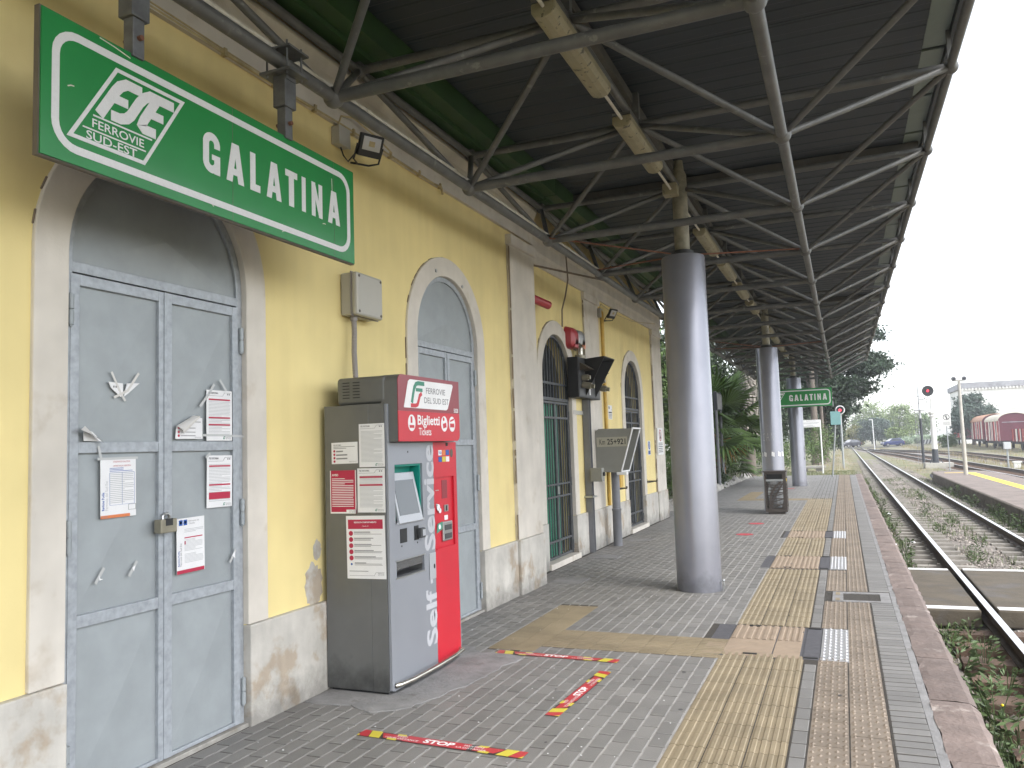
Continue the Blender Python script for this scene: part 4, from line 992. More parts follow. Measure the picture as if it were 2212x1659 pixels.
# trackside telephone hood on a pole
t = thing('telephone_hood', 'grey hooded trackside telephone box on a round pole, marked Km 25+921', 'telephone box', (-3.5, 12.55, 0))
part('pole', MB().lathe((-3.42, 12.60, 0), [(.072, -.01), (.07, .55), (.078, .56), (.078, .585), (.066, .59), (.066, 1.2)], 18), 'phone_pole', t, smooth=True)
side = [(-3.64, 1.24), (-3.60, 1.185), (-3.26, 1.165), (-3.235, 1.18), (-3.03, 1.85), (-3.58, 1.86), (-3.63, 1.82)]
f = MB()
for (ya, yb) in ((12.30, 12.315), (12.785, 12.80)): f.prism(side, lambda a, b_, d: (a, d, b_), ya, yb)
for i in range(len(side)):
    if i == 3: continue
    a, b_ = side[i], side[(i+1) % len(side)]; dx, dz = b_[0]-a[0], b_[1]-a[1]; L = math.hypot(dx, dz); nx_, nz_ = -dz/L*.012, dx/L*.012
    f.prism([a, b_, (b_[0]+nx_, b_[1]+nz_), (a[0]+nx_, a[1]+nz_)], lambda p_, q_, d: (p_, d, q_), 12.315, 12.785)
part('hood', f, 'phone_grey', t)
f = MB(); e0, e1 = Vector((-3.235, 0, 1.18)), Vector((-3.03, 0, 1.85))
for (ya, yb) in ((12.288, 12.318), (12.782, 12.812)): f.path([(e0.x, (ya+yb)/2, e0.z), (e1.x, (ya+yb)/2, e1.z)], .015, 6)
f.path([(e1.x, 12.30, e1.z), (e1.x, 12.80, e1.z)], .015, 6); f.path([(e0.x, 12.30, e0.z), (e0.x, 12.80, e0.z)], .015, 6); part('rim', f, 'white_paint', t)
part('inner_panel', MB().box(-3.60, -3.585, 12.32, 12.78, 1.2, 1.82), 'phone_inside', t)
part('handset', MB().box(-3.585, -3.52, 12.45, 12.65, 1.35, 1.65), 'black_plastic', t, bevel=.015)
f = MB(); fn = F_camside(12.30); rect(f, fn, -3.615, -3.125, 1.575, 1.725, .0, .003); kp = part('number_plate', f, 'plate_cream', t)
f = MB(); text(f, 'Km', fn, -3.57, 1.61, .0045, h=.085, w=.09, bold=.0); text(f, '25+921', fn, -3.445, 1.61, .0045, h=.085, w=.295, bold=.015); part('plate_lettering', f, 'print_black', kp)
part('lamp_lip', MB().box(-3.31, -3.15, 12.28, 12.40, 1.13, 1.175), 'white_paint', t, bevel=.008)
# wall notices on the far wall
def notice(name, label, cat, fn, a0, a1, b0, b1, deco, m='paper', th=.0025, group=None, rot=0):
    cx, cy = (a0+a1)/2, (b0+b1)/2; c, s = math.cos(rot), math.sin(rot)
    g2 = lambda a, b_, d: fn(cx+(a-cx)*c-(b_-cy)*s, cy+(a-cx)*s+(b_-cy)*c, d)
    base = fn(cx, b0, 0); t = thing(name, label, cat, base, group); f = MB(); rect(f, g2, a0, a1, b0, b1, 0, th); part('sheet', f, m, t)
    W, H = a1-a0, b1-b0
    for pname, pm_, items in deco:
        f = MB()
        for it in items:
            k = it[0]
            if k == 'r': rect(f, g2, a0+it[1]*W, a0+it[2]*W, b0+it[3]*H, b0+it[4]*H, th+.0003, th+.0009)
            elif k == 't': text(f, it[1], g2, a0+it[2]*W, b0+it[3]*H, th+.0012, h=it[4]*H, w=(it[5]*W if len(it) > 5 and it[5] else None), align=it[6] if len(it) > 6 else 'L', bold=it[7] if len(it) > 7 else 0, rot=it[8] if len(it) > 8 else 0)
            elif k == 'd': disc(f, g2, a0+it[1]*W, b0+it[2]*H, it[3]*W, th+.0003, th+.0010, 18)
            elif k == 's': f.stroke([(a0+p_*W, b0+q_*H) for p_, q_ in it[2]], it[1]*W, g2, th+.0003, th+.0012, it[3] if len(it) > 3 else False)
            elif k == 'l':
                rr = random.Random(int(it[3]*1000)+len(label)); y = it[4]; step = it[5]
                while y > it[3]: rect(f, g2, a0+it[1]*W, a0+lerp(it[1], it[2], rr.choice((1, 1, 1, .97, .6)))*W, b0+y*H, b0+(y+step*.38)*H, th+.0003, th+.0007); y -= step
        if f.v: part(pname, f, pm_, t)
    return t
notice('wall_notice', 'small white printed notice on the yellow wall left of the far barred gate', 'notice', F_wall(-3.67), 13.25, 13.49, 2.04, 2.28,
       [('print', 'print_black', [('d', .22, .82, .12), ('t', 'AL', .72, .66, .07, .2), ('r', .08, .92, .44, .53), ('l', .1, .9, .05, .34, .09)])])
notice('mandatory_sign', 'small blue and white mandatory sign near the corner of the far wall', 'sign', F_wall(-3.67), 16.12, 16.34, 1.37, 1.66,
       [('blue_disc', 'print_blue', [('d', .5, .68, .40), ('r', .06, .94, .05, .32)]), ('figure', 'paper', [('s', .14, [(.5, .86), (.5, .5)]), ('l', .15, .85, .08, .24, .07)])])
t = notice('no_crossing_sign', 'white board on the corner pilaster with a red no-walking circle', 'sign', F_wall(-3.62), 16.76, 17.30, 1.36, 1.93,
       [('ring', 'tape_red', [('s', .05, arc(.5, .72, .2, 0, 345, 20, .2), True), ('s', .04, [(.35, .86), (.65, .58)])]), ('figure', 'print_black', [('s', .09, [(.5, .83), (.48, .7), (.58, .6)]), ('s', .05, [(.5, .72), (.42, .6)]), ('l', .12, .88, .06, .42, .065)])], 'white_paint', .02)
single('cable_duct', MB().box(-3.668, -3.645, 11.26, 11.74, 2.07, 2.13), 'box_grey', 'short grey cable duct on the wall beside the steel post', 'duct')

# ------------------------------------------------------------------ ticket machine
tm = thing('ticket_machine', 'grey and red self-service ticket machine standing against the yellow wall', 'ticket machine', (-3.1, 5.22, 0))
cab = part('cabinet', MB().box(-3.352, -2.992, 4.70, 5.748, .02, 1.935), 'machine_side', tm, bevel=.003)
f = MB()
for (a0, a1, b0, b1) in ((4.70, 4.795, .02, 1.935), (5.185, 5.748, .02, 1.935), (4.795, 5.185, .02, .75), (4.795, 5.185, .857, 1.108), (4.795, 5.185, 1.515, 1.935)): rect(f, F_wall(-2.868), a0, a1, b0, b1, -.122, 0)
part('cabinet_door', f, 'machine_side', tm)
part('foot', MB().box(-3.33, -2.89, 4.72, 5.73, -.01, .02), 'black_plastic', tm)
fr = F_wall(-2.868)
f = MB()
for (a0, a1, b0, b1) in ((4.735, 4.795, .045, 1.665), (5.185, 5.357, .045, 1.665), (4.795, 5.185, .045, .75), (4.795, 5.185, .857, 1.108), (4.795, 5.185, 1.515, 1.665)): rect(f, fr, a0, a1, b0, b1, 0, .018)
fp = part('front_panel', f, 'machine_front', tm)
f = MB(); f.box(-2.868, -2.845, 4.706, 4.733, .03, 1.93); f.box(-2.868, -2.846, 5.741, 5.7478, .03, 1.66); f.box(-2.868, -2.846, 4.733, 5.741, .02, .043); part('edge_trim', f, 'machine_front', tm, bevel=.003)
f = MB()
for (a0, a1, b0, b1) in ((5.358, 5.38, .045, 1.665), (5.69, 5.74, .045, 1.665), (5.38, 5.69, .045, .868), (5.38, 5.69, 1.40, 1.665)): rect(f, fr, a0, a1, b0, b1, 0, .019)
rp = part('red_panel', f, 'machine_red', tm)
rect(f := MB(), fr, 5.38, 5.69, .868, 1.40, -.002, .003); part('recess', f, 'machine_red', rp)
f = MB(); rect(f, fr, 5.51, 5.60, 1.235, 1.375, .003, .005); part('note_slot', f, 'machine_maroon', rp)
f = MB(); rect(f, fr, 5.535, 5.60, 1.135, 1.185, .003, .012); f2 = part('coin_slot', f, 'steel', rp); part('slot', MB().box(-2.857, -2.854, 5.557, 5.578, 1.14, 1.18), 'print_black', f2)
f = MB(); rect(f, fr, 5.545, 5.60, 1.07, 1.105, .003, .005); part('label', f, 'paper', rp)
f = MB(); rect(f, fr, 5.49, 5.645, .915, 1.06, .003, .022); tr = part('change_tray', f, 'steel', rp, bevel=.006)
f = MB(); rect(f, fr, 5.51, 5.625, .995, 1.035, .022, .024); rect(f, fr, 5.51, 5.625, .93, .97, .022, .024); part('tray_opening', f, 'dark_grey', tr)
f = MB(); rect(f, fr, 5.375, 5.695, .862, .872, .019, .024); part('ledge', f, 'machine_red', rp)
f = MB(); rect(f, fr, 5.385, 5.45, 1.30, 1.305, .003, .012); f.sphere((-2.855, 5.40, 1.195), .012, 8, 6); part('lock', f, 'steel', rp)
f = MB(); disc(f, fr, 5.42, 1.175, .025, .0192, .0205, 16); disc(f, fr, 5.445, 1.15, .02, .0192, .0205, 16); part('sticker', f, 'paper', rp)
f = MB(); f.prism([(5.38, .985), (5.475, 1.01), (5.48, 1.065), (5.40, 1.055)], fr, .0192, .0215); sk = part('green_sticker', f, 'print_green', rp); f = MB(); disc(f, fr, 5.43, 1.03, .018, .0216, .0222, 14); part('sticker_mark', f, 'paper', sk)
# payment marks
cols = (('print_blue', 'print_orange', 'print_blue'), ('print_blue', 'tape_yellow', 'paper'))
for r_ in range(2):
    for c_ in range(3):
        f = MB(); rect(f, fr, 5.44+c_*.062, 5.495+c_*.062, 1.565-r_*.05, 1.605-r_*.05, .0192, .0205); o = part('card_mark', f, cols[r_][c_] if (r_, c_) != (0, 0) else 'paper', rp)
        if (r_, c_) == (0, 0): f = MB(); text(f, 'VISA', fr, 5.445, 1.575, .0212, h=.02, w=.045, bold=.02); part('mark_lettering', f, 'print_blue', o)
f = MB(); disc(f, fr, 5.66, 1.58, .024, .0192, .0205, 16, .034); part('card_mark', f, 'hood_brown', rp)
f = MB(); rect(f, fr, 5.565, 5.60, 1.635, 1.66, .0192, .0205); part('peephole', f, 'print_black', rp)
# self service lettering running up the panel
f = MB(); text(f, 'Self', fr, 5.352, .195, .0192, h=.150, w=.40, bold=.03, rot=math.pi/2); part('side_lettering', f, 'machine_letter', fp); f = MB(); text(f, 'Service', fr, 5.352, .875, .0192, h=.150, w=.775, bold=.03, rot=math.pi/2)
part('side_lettering', f, 'machine_letter', fp); f = MB(); rect(f, fr, 5.27, 5.305, .635, .70, .0181, .0192); part('side_dash', f, 'machine_letter', fp)
# screen, readers, tray
f = MB(); f.box(-2.95, -2.945, 4.795, 5.185, 1.108, 1.515); f.box(-2.945, -2.868, 4.795, 5.185, 1.50, 1.515); f.box(-2.945, -2.868, 5.17, 5.185, 1.108, 1.50); f.box(-2.945, -2.868, 4.795, 4.803, 1.108, 1.50); part('screen_recess', f, 'screen_green', tm)
A, B = Vector((-2.915, 0, 1.455)), Vector((-2.838, 0, 1.108)); dv = (A-B).normalized(); nv = Vector((dv.z, 0, -dv.x)).normalized()
C = (A+B)/2; L = (A-B).length/2
bz = part('screen_bezel', MB().obox((C.x, 4.982, C.z), (0, .165, 0), dv*L, nv*.012), 'screen_bezel', tm, bevel=.005)
part('screen', MB().obox((C.x+nv.x*.013, 4.975, C.z+nv.z*.013+.0), (0, .138, 0), dv*(L-.055), nv*.0015), 'screen_glass', bz)
f = MB(); f.box(-2.90, -2.84, 4.80, 5.183, 1.108, 1.122); part('bezel_sill', f, 'screen_bezel', tm)
f = MB(); rect(f, fr, 4.85, 4.94, .977, 1.073, .018, .022); part('barcode_reader', f, 'black_plastic', tm)
f = MB(); rect(f, fr, 5.045, 5.105, .975, 1.075, .018, .022); cr_ = part('contactless_reader', f, 'black_plastic', tm); f = MB(); rect(f, fr, 5.09, 5.155, .985, 1.055, .018, .055); part('reader_pad', f, 'dark_grey', cr_, bevel=.008); f = MB(); rect(f, fr, 5.105, 5.145, 1.0, 1.045, .0555, .057); part('reader_face', f, 'screen_bezel', cr_)
f = MB(); f.box(-2.98, -2.976, 4.797, 5.183, .752, .855); f.box(-2.976, -2.868, 4.797, 5.183, .752, .758); part('ticket_tray', f, 'dark_grey', tm)
f = MB(); f.box(-2.851, -2.846, 4.785, 5.195, .742, .752); f.box(-2.851, -2.846, 4.785, 5.195, .857, .864); part('tray_edge', f, 'steel', tm)
glassmat('tray_glass', (.2, .2, .2), .35, .1); part('tray_flap', MB().box(-2.862, -2.860, 4.80, 5.18, .80, .855), 'tray_glass', tm)
f = MB(); rect(f, fr, 5.255, 5.352, .665, .855, .0194, .0245); hp = part('handle_plate', f, 'screen_bezel', tm, bevel=.003); f = MB(); disc(f, fr, 5.325, .755, .012, .0246, .0255, 12, .018); part('keyhole', f, 'print_black', hp)
f = MB()
for (y, z) in ((4.98, 1.60), (4.87, .955), (5.09, .955)): disc(f, fr, y, z, .007, .0182, .0192, 10)
part('dark_dots', f, 'print_black', fp)
part('bumper_bar', MB().path([(-2.845, 4.745, .055), (-2.82, 4.765, .06), (-2.795, 4.90, .062), (-2.785, 5.2, .064), (-2.79, 5.5, .066), (-2.815, 5.70, .067), (-2.845, 5.715, .067)], .0165, 12), 'chrome', tm, smooth=True)
# top housing with vents, header
hs = part('top_housing', MB().box(-3.262, -2.86, 4.718, 5.70, 1.936, 2.128), 'machine_side', tm, bevel=.03, segs=4)
f = MB()
for c_ in range(2):
    for r_ in range(6): f.box(-3.205+c_*.083, -3.150+c_*.083, 4.7145, 4.7185, 1.982+r_*.021, 1.988+r_*.021)
part('vent_slots', f, 'print_black', hs)
hd = F_wall(-2.772); prof = rrect(4.722, 5.655, 1.672, 2.132, .05, 6, (1, 0, 1, 0))
f = MB().prism(prof, F_wall(-2.90), 0, .1275); head = part('header', f, 'machine_side', tm)
up = rrect(4.722, 5.655, 1.882, 2.132, .05, 6, (0, 0, 1, 0)); part('maroon_band', MB().prism(up, hd, -.002, .004), 'machine_maroon', head)
lo = rrect(4.722, 5.655, 1.672, 1.881, .05, 6, (1, 0, 0, 0)); part('red_band', MB().prism(lo, hd, -.002, .004), 'machine_red', head)
pl_ = [(4.797, 1.912), (4.80, 1.905), (5.43, 1.903), (5.455, 1.915), (5.548, 2.09), (5.535, 2.104), (4.885, 2.104), (4.86, 2.09)]
lp = part('logo_plate', MB().prism(pl_, hd, .004, .007), 'white_paint', head)
f = MB(); text(f, 'FERROVIE', hd, 5.115, 2.015, .0078, h=.042, w=.30, bold=.006); text(f, 'DEL SUD EST', hd, 5.085, 1.945, .0078, h=.042, w=.385, bold=.006); part('logo_lettering', f, 'print_grey', lp)
f = MB(); f.stroke([(4.905, 1.94), (4.925, 2.0), (4.945, 2.05), (4.97, 2.076), (5.0, 2.082), (5.09, 2.082)], .030, hd, .0072, .0082); f.stroke([(4.965, 2.035), (5.062, 2.035)], .024, hd, .0072, .0083); part('emblem_green', f, 'print_green', lp)
f = MB(); f.stroke([(5.05, 2.012), (5.02, 1.995), (5.0, 1.955), (4.985, 1.93), (4.955, 1.922), (4.89, 1.922)], .028, hd, .0072, .0082); part('emblem_red', f, 'machine_red', lp)
f = MB(); text(f, '5028', hd, 5.56, 1.89, .0048, h=.030, w=.075, bold=.02); text(f, 'Biglietti', hd, 4.985, 1.79, .0048, h=.066, w=.335, bold=.022); text(f, 'Tickets', hd, 5.0, 1.715, .0048, h=.052, w=.185, bold=.008)
for y in (4.902, 5.395, 5.525): disc(f, hd, y, 1.80, .052, .0042, .0048, 24, .058)
hl = part('header_lettering', f, 'white_paint', head)
f = MB(); f.prism([(4.885, 1.80), (4.91, 1.80), (4.91, 1.845), (4.885, 1.845)], hd, .005, .0056); f.prism([(4.87, 1.765), (4.935, 1.765), (4.935, 1.785), (4.87, 1.785)], hd, .005, .0056); f.prism([(5.375, 1.765), (5.43, 1.775), (5.425, 1.81), (5.37, 1.80)], hd, .005, .0056); disc(f, hd, 5.385, 1.835, .014, .005, .0056, 12); f.prism([(5.49, 1.775), (5.56, 1.775), (5.56, 1.805), (5.49, 1.805)], hd, .005, .0056); f.prism([(5.49, 1.815), (5.555, 1.83), (5.56, 1.845), (5.495, 1.83)], hd, .005, .0056); part('pictogram', f, 'machine_red', head)
# leaflets lying on the machine
f = MB(); f.obox((-3.04, 5.2, 2.134), (.08, .02, 0), (-.03, .22, 0), (0, 0, .004)); single('leaflet', f, 'paper', 'flat white leaflet lying on top of the ticket machine', 'paper')

# ------------------------------------------------------------------ paper notices
def informa(reds, dark=False):
    return [('heading', 'print_grey', [('t', 'FSE INFORMA', .07, .925, .038, .38, 'L', .02), ('s', .008, [(.05, .89), (.62, .89), (.70, .96), (.95, .96)]), ('r', .80, .84, .915, .945), ('r', .87, .91, .915, .945), ('t', 'FERROVIE', .74, .055, .02, .2), ('t', 'DEL SUD EST', .74, .028, .02, .22)]),
            ('print', 'print_faint', [('l', .08, .92, .10, .82, .028)]), ('red_band', 'print_red', [('r', .08, .92, b, t) for b, t in reds]),
            ('emblem', 'print_green', [('s', .02, [(.64, .03), (.67, .075), (.72, .075)]), ('s', .02, [(.67, .03), (.70, .05)])])]
XD = -3.412
fd = F_wall(XD)
notice('door_notice', 'white printed notice with thin red bands, uppermost on the right door leaf', 'notice', fd, 3.637, 3.847, 1.703, 2.0, informa([(.80, .83), (.44, .47), (.30, .33)]), group='paper notices on the metal door')
notice('door_notice', 'wavy white notice with a thick red band, middle of the right door leaf', 'notice', fd, 3.638, 3.845, 1.314, 1.616, informa([(.78, .81), (.42, .45), (.16, .29)]), group='paper notices on the metal door', rot=-.015)
t = notice('door_notice', 'white timetable sheet with two blue pictograms, below the padlock on the right leaf', 'notice', fd, 3.411, 3.618, .973, 1.275,
   [('pictogram', 'print_blue', [('r', .08, .21, .87, .97), ('r', .24, .37, .87, .97)]), ('pictogram_mark', 'paper', [('r', .11, .18, .90, .945), ('r', .27, .34, .90, .945)]), ('heading', 'print_grey', [('t', 'Informazioni alla', .42, .925, .03, .38), ('t', 'Clientela', .42, .88, .03, .22), ('t', 'Ferrovie del Sud Est', .17, .14, .045, .60, 'L', 0, math.pi/2)]),
    ('region', 'print_blue', [('t', 'Regione Puglia', .09, .14, .035, .40, 'L', .02, math.pi/2)]), ('table', 'print_faint', [('l', .27, .92, .40, .60, .022), ('l', .27, .95, .73, .79, .025), ('l', .27, .95, .17, .34, .022)]), ('red_band', 'print_red', [('r', .0, .98, .0, .065), ('r', .27, .92, .63, .65), ('r', .27, .31, .52, .58)])], group='paper notices on the metal door', rot=.012)
notice('door_notice', 'white customer notice with an orange foot band on the left door leaf', 'notice', fd, 2.919, 3.134, 1.32, 1.62,
   [('heading', 'print_red', [('t', 'STAZIONE DI GALATINA', .35, .92, .025, .48), ('t', 'AVVISO ALLA CLIENTELA', .35, .85, .025, .5)]), ('blue_text', 'print_blue', [('l', .25, .90, .77, .82, .024), ('t', 'Regione Puglia', .10, .13, .05, .42, 'L', .02, math.pi/2)]), ('side_text', 'print_faint', [('t', 'Ferrovie del Sud Est', .20, .13, .055, .68, 'L', 0, math.pi/2), ('l', .26, .94, .22, .74, .031)]),
    ('ruling', 'print_blue', [('s', .005, [(.25, .75), (.95, .75), (.95, .21), (.25, .21)], True), ('s', .004, [(.60, .75), (.60, .21)])]), ('orange_band', 'print_orange', [('r', 0, .82, .0, .05)]), ('stamp', 'print_grey', [('s', .008, [(.78, .11), (.99, .11), (.99, .2), (.78, .2)], True), ('t', 'TICKET', .02, .01, .025, .18)])], group='paper notices on the metal door', rot=.01)
# notice with a curled corner
t = thing('door_notice', 'small white notice with its upper left corner curling off the right door leaf', 'notice', fd(3.5, 1.714, 0), 'paper notices on the metal door')
f = MB(); f.prism([(3.40, 1.714), (3.605, 1.714), (3.603, 1.832), (3.535, 1.846), (3.41, 1.785)], fd, 0, .0025); part('sheet', f, 'paper', t)
f = MB(); g_ = [(3.41, 1.785), (3.535, 1.846)]
A = [Vector(fd(lerp(3.405, 3.537, i/8), lerp(1.783, 1.847, i/8), .003)) for i in range(9)]; rows = []
for j, (da, db, dd) in enumerate(((0, 0, 0), (.006, -.006, .02), (.018, -.02, .032), (.03, -.036, .030), (.034, -.042, .022))): rows.append([v+Vector((dd, da*(1-.3*i/8), db*(1-.75*i/8))) for i, v in enumerate(A)])
f.add([v for r_ in rows for v in r_], [(j*9+i, j*9+i+1, (j+1)*9+i+1, (j+1)*9+i) for j in range(4) for i in range(8)]); part('curled_corner', f, 'paper_curl', t, smooth=True)
f = MB(); 
for z in (1.775, 1.752, 1.732): disc(f, fd, 3.425, z, .0075, .0027, .0035, 14)
part('bullet', f, 'print_red', t); f = MB()
for z in (1.775, 1.752, 1.732, 1.81): rect(f, fd, 3.44 if z < 1.8 else 3.545, 3.55 if z < 1.8 else 3.59, z-.002, z+.002, .0027, .0033)
text(f, 'FERROVIE DEL SUD EST', fd, 3.545, 1.72, .0034, h=.006, w=.05); part('print', f, 'print_grey', t)
# remnants of torn notices and adhesive tape
f = MB(); f.prism([(2.962, 2.003), (3.05, 2.0), (3.052, 1.935), (3.035, 1.93), (2.975, 1.975)], fd, 0, .002); f.prism([(3.075, 2.002), (3.156, 2.007), (3.09, 1.955), (3.055, 1.93)], fd, 0, .0022)
t = single('torn_notice', f, 'paper', 'torn white paper scraps under crossed tape, upper left door leaf', 'paper scrap')
f = MB(); f.stroke([(2.98, 2.055), (3.03, 1.96), (3.065, 1.91)], .012, fd, .0022, .0026); f.stroke([(3.15, 2.06), (3.08, 1.965), (2.995, 1.925)], .013, fd, .0026, .0030); part('tape', f, 'paper_curl', t); f = MB(); rect(f, fd, 2.99, 2.998, 1.975, 1.985, .0023, .0028); rect(f, fd, 3.004, 3.012, 1.975, 1.985, .0023, .0028); part('print', f, 'print_grey', t)
f = MB(); f.prism([(2.82, 1.765), (2.822, 1.706), (2.925, 1.702), (2.87, 1.75)], fd, 0, .002)
t = single('torn_notice', f, 'paper', 'torn lower corner of a notice with a curled flap, edge of the left door leaf', 'paper scrap')
f = MB(); f.add([fd(2.772, 1.758, .045), fd(2.825, 1.778, .006), fd(2.875, 1.735, .006), fd(2.935, 1.684, .02), fd(2.86, 1.722, .05)], [(0, 1, 2, 4), (4, 2, 3)]); part('flap', f, 'paper_curl', t)
for k, (pts, lab) in enumerate((([(2.915, 1.05), (2.922, 1.03), (2.94, 1.025), (2.918, 1.022)], 'white paper corner left on the lower left door panel, left one'), ([(3.115, 1.055), (3.135, 1.065), (3.125, 1.035)], 'white paper corner left on the lower left door panel, right one'), ([(3.845, 1.02), (3.868, 1.045), (3.868, 1.0)], 'white paper corner left low at the hinge side of the right door leaf'))):
    f = MB(); f.prism(pts, fd, 0, .002); t = single('paper_scrap', f, 'paper', lab, 'paper scrap', 'paper corners left on the door'); a, b_ = pts[0]
    f = MB(); f.stroke([(a-.02, b_-.04), (a+.03, b_+.03)], .016, fd, .0005, .001); part('tape', f, 'tape_clear', t)
f = MB(); f.stroke([(3.70, 2.035), (3.65, 1.97), (3.585, 1.90)], .016, fd, .003, .0034); f.stroke([(3.745, 2.065), (3.80, 2.0)], .014, fd, .003, .0034); f.stroke([(3.60, 1.735), (3.75, 1.735), (3.96, 1.728)], .013, fd, .003, .0034)
f.stroke([(2.905, 1.68), (2.92, 1.62)], .014, fd, .003, .0034); f.stroke([(2.90, 1.615), (3.145, 1.617)], .012, fd, .003, .0034); f.stroke([(3.63, 1.605), (3.665, 1.63)], .014, fd, .003, .0034)
single('adhesive_tape', f, 'tape_clear', 'strips of grey adhesive tape holding notices on the metal door', 'tape')
# padlock
t = thing('padlock', 'square steel armoured padlock hanging on the door meeting edge', 'padlock', (-3.38, 3.31, 1.21)); part('body', MB().box(-3.412, -3.362, 3.255, 3.368, 1.212, 1.285), 'brass_grey', t, bevel=.005)
f = MB(); f.path([(-3.387, 3.335, 1.27), (-3.387, 3.335, 1.30), (-3.387, 3.325, 1.312), (-3.387, 3.30, 1.312), (-3.387, 3.29, 1.30), (-3.387, 3.29, 1.27)], .008, 8); part('shackle', f, 'steel', t, smooth=True); part('slot', MB().box(-3.364, -3.360, 3.288, 3.336, 1.25, 1.287), 'black_plastic', t)
# notices on the flank of the machine
fs = F_camside(4.6995)
notice('machine_notice', 'white text notice at the top right of the ticket machine flank', 'notice', fs, -3.067, -2.866, 1.506, 1.80, informa([]), group='paper notices on the machine flank')
notice('machine_notice', 'small white landscape notice with red bullet icons on the machine flank', 'notice', fs, -3.292, -3.080, 1.533, 1.68,
   [('heading', 'print_grey', [('t', 'FSE INFORMA', .08, .84, .07, .3, 'L', .02), ('l', .18, .62, .10, .55, .17), ('l', .08, .9, .66, .78, .07), ('t', 'FERROVIE DEL SUD EST', .68, .06, .05, .28)]), ('bullet', 'print_red', [('d', .11, .60, .04), ('d', .11, .44, .04), ('d', .11, .28, .04), ('d', .11, .12, .04)])], group='paper notices on the machine flank', rot=.01)
t = notice('machine_notice', 'red printed warning notice on the left of the machine flank', 'notice', fs, -3.307, -3.097, 1.193, 1.487,
   [('foot', 'paper', [('r', .0, 1, .0, .035), ('r', .62, 1, .035, .09), ('r', .0, .03, 0, 1), ('r', .97, 1, 0, 1)]), ('lettering', 'paper', [('t', 'AVVISO', .07, .87, .05, .25, 'L', .03), ('l', .07, .90, .15, .80, .040)]), ('foot_lettering', 'print_grey', [('t', 'FERROVIE', .72, .05, .02, .24), ('t', 'DEL SUD EST', .72, .02, .02, .26)])], 'print_red', group='paper notices on the machine flank')
notice('machine_notice', 'white notice with two red bands, right of the red one on the machine flank', 'notice', fs, -3.085, -2.869, 1.20, 1.498, informa([(.78, .82), (.60, .64)]), group='paper notices on the machine flank')
notice('machine_notice', 'tall white rules poster with a red title block, lowest on the machine flank', 'notice', fs, -3.18, -2.875, .757, 1.178,
   [('title_block', 'print_red', [('r', .05, .95, .79, .94)]), ('title', 'paper', [('t', 'REGOLE DI COMPORTAMENTO', .5, .885, .022, .58, 'C', .03), ('t', 'COVID-19', .5, .825, .018, .16, 'C')]), ('icon', 'print_red', [('d', .12, .72-.098*k, .055) for k in range(5)]), ('icon_mark', 'paper', [('r', .11, .13, .70-.098*k, .74-.098*k) for k in range(5)]), ('blue_icon', 'print_blue', [('d', .12, .23, .025)]),
    ('print', 'print_grey', [x for k in range(6) for x in (('r', .20, .20+(.42, .5, .45, .5, .55, .3)[k], .735-.098*k, .747-.098*k), ('l', .20, .92, .688-.098*k, .722-.098*k, .018))]), ('foot', 'print_grey', [('s', .006, [(.06, .05), (.70, .05), (.74, .10), (.96, .10)]), ('t', 'FERROVIE', .80, .075, .016, .15), ('t', 'DEL SUD EST', .80, .055, .016, .16), ('r', .06, .55, .115, .125)])], group='paper notices on the machine flank', rot=.012)

# ------------------------------------------------------------------ floor tapes and stickers
def floor_tape(label, O, U, Lg=1.0, W=.088):
    O = Vector(O); U = Vector(U).normalized(); V = Vector((-U.y, U.x, 0)); fn = F_frame(O, U, V, (0, 0, 1))
    t = thing('floor_tape', label, 'floor tape', O, 'STOP distance tapes on the paving'); z0, z1 = .004, .0052
    f = MB(); rect(f, fn, 0, Lg, 0, W, .0032, z0); base = part('strip', f, 'tape_black', t)
    f = MB(); rect(f, fn, .30, .70, .004, W-.004, z0, z1)
    for s_, m in ((1, 0), (-1, Lg)):
        q = lambda a: m+s_*a
        f.prism([(q(.17), .012), (q(.30), .012), (q(.30), W-.012), (q(.13), W-.012)], fn, z0, z1); f.prism([(q(0), .03), (q(.02), 0), (q(.075), 0), (q(.045), W), (q(0), W)], fn, z0, z1)
    part('red_area', f, 'tape_red', t)
    f = MB()
    for s_, m in ((1, 0), (-1, Lg)):
        q = lambda a: m+s_*a
        f.prism([(q(.08), 0), (q(.15), 0), (q(.12), W), (q(.05), W)], fn, z0, z1+.0003); f.prism([(q(.235), W-.022), (q(.29), W-.022), (q(.28), W), (q(.225), W)], fn, z0, z1+.0004); f.prism([(q(.20), 0), (q(.26), 0), (q(.255), .022), (q(.195), .022)], fn, z0, z1+.0004); f.prism([(q(0), 0), (q(.018), 0), (q(0), .028)], fn, z0, z1+.0004)
    part('yellow_stripe', f, 'tape_yellow', t)
    f = MB(); text(f, 'STOP', fn, Lg/2, .021, z1+.0008, h=.046, w=.19, align='C', bold=.04); text(f, 'KEEP', fn, .27, .048, z1+.0008, h=.02, w=.065, align='C'); text(f, 'YOUR DISTANCE', fn, .28, .018, z1+.0008, h=.02, w=.22, align='C'); text(f, 'MANTIENI', fn, .725, .048, z1+.0008, h=.02, w=.12, align='C'); text(f, 'LA DISTANZA', fn, .72, .018, z1+.0008, h=.02, w=.18, align='C'); part('lettering', f, 'white_paint', t)
floor_tape('red and yellow STOP floor tape nearest the bottom of the picture', (-2.665, 4.005, 0), (1.0, -.045, 0), 1.03)
floor_tape('red and yellow STOP floor tape touching the ochre tactile patch', (-2.632, 5.90, 0), (1.0, -.035, 0), .99)
floor_tape('red and yellow STOP floor tape laid lengthwise between the other two', (-1.665, 4.63, 0), (.05, 1.0, 0), .99)
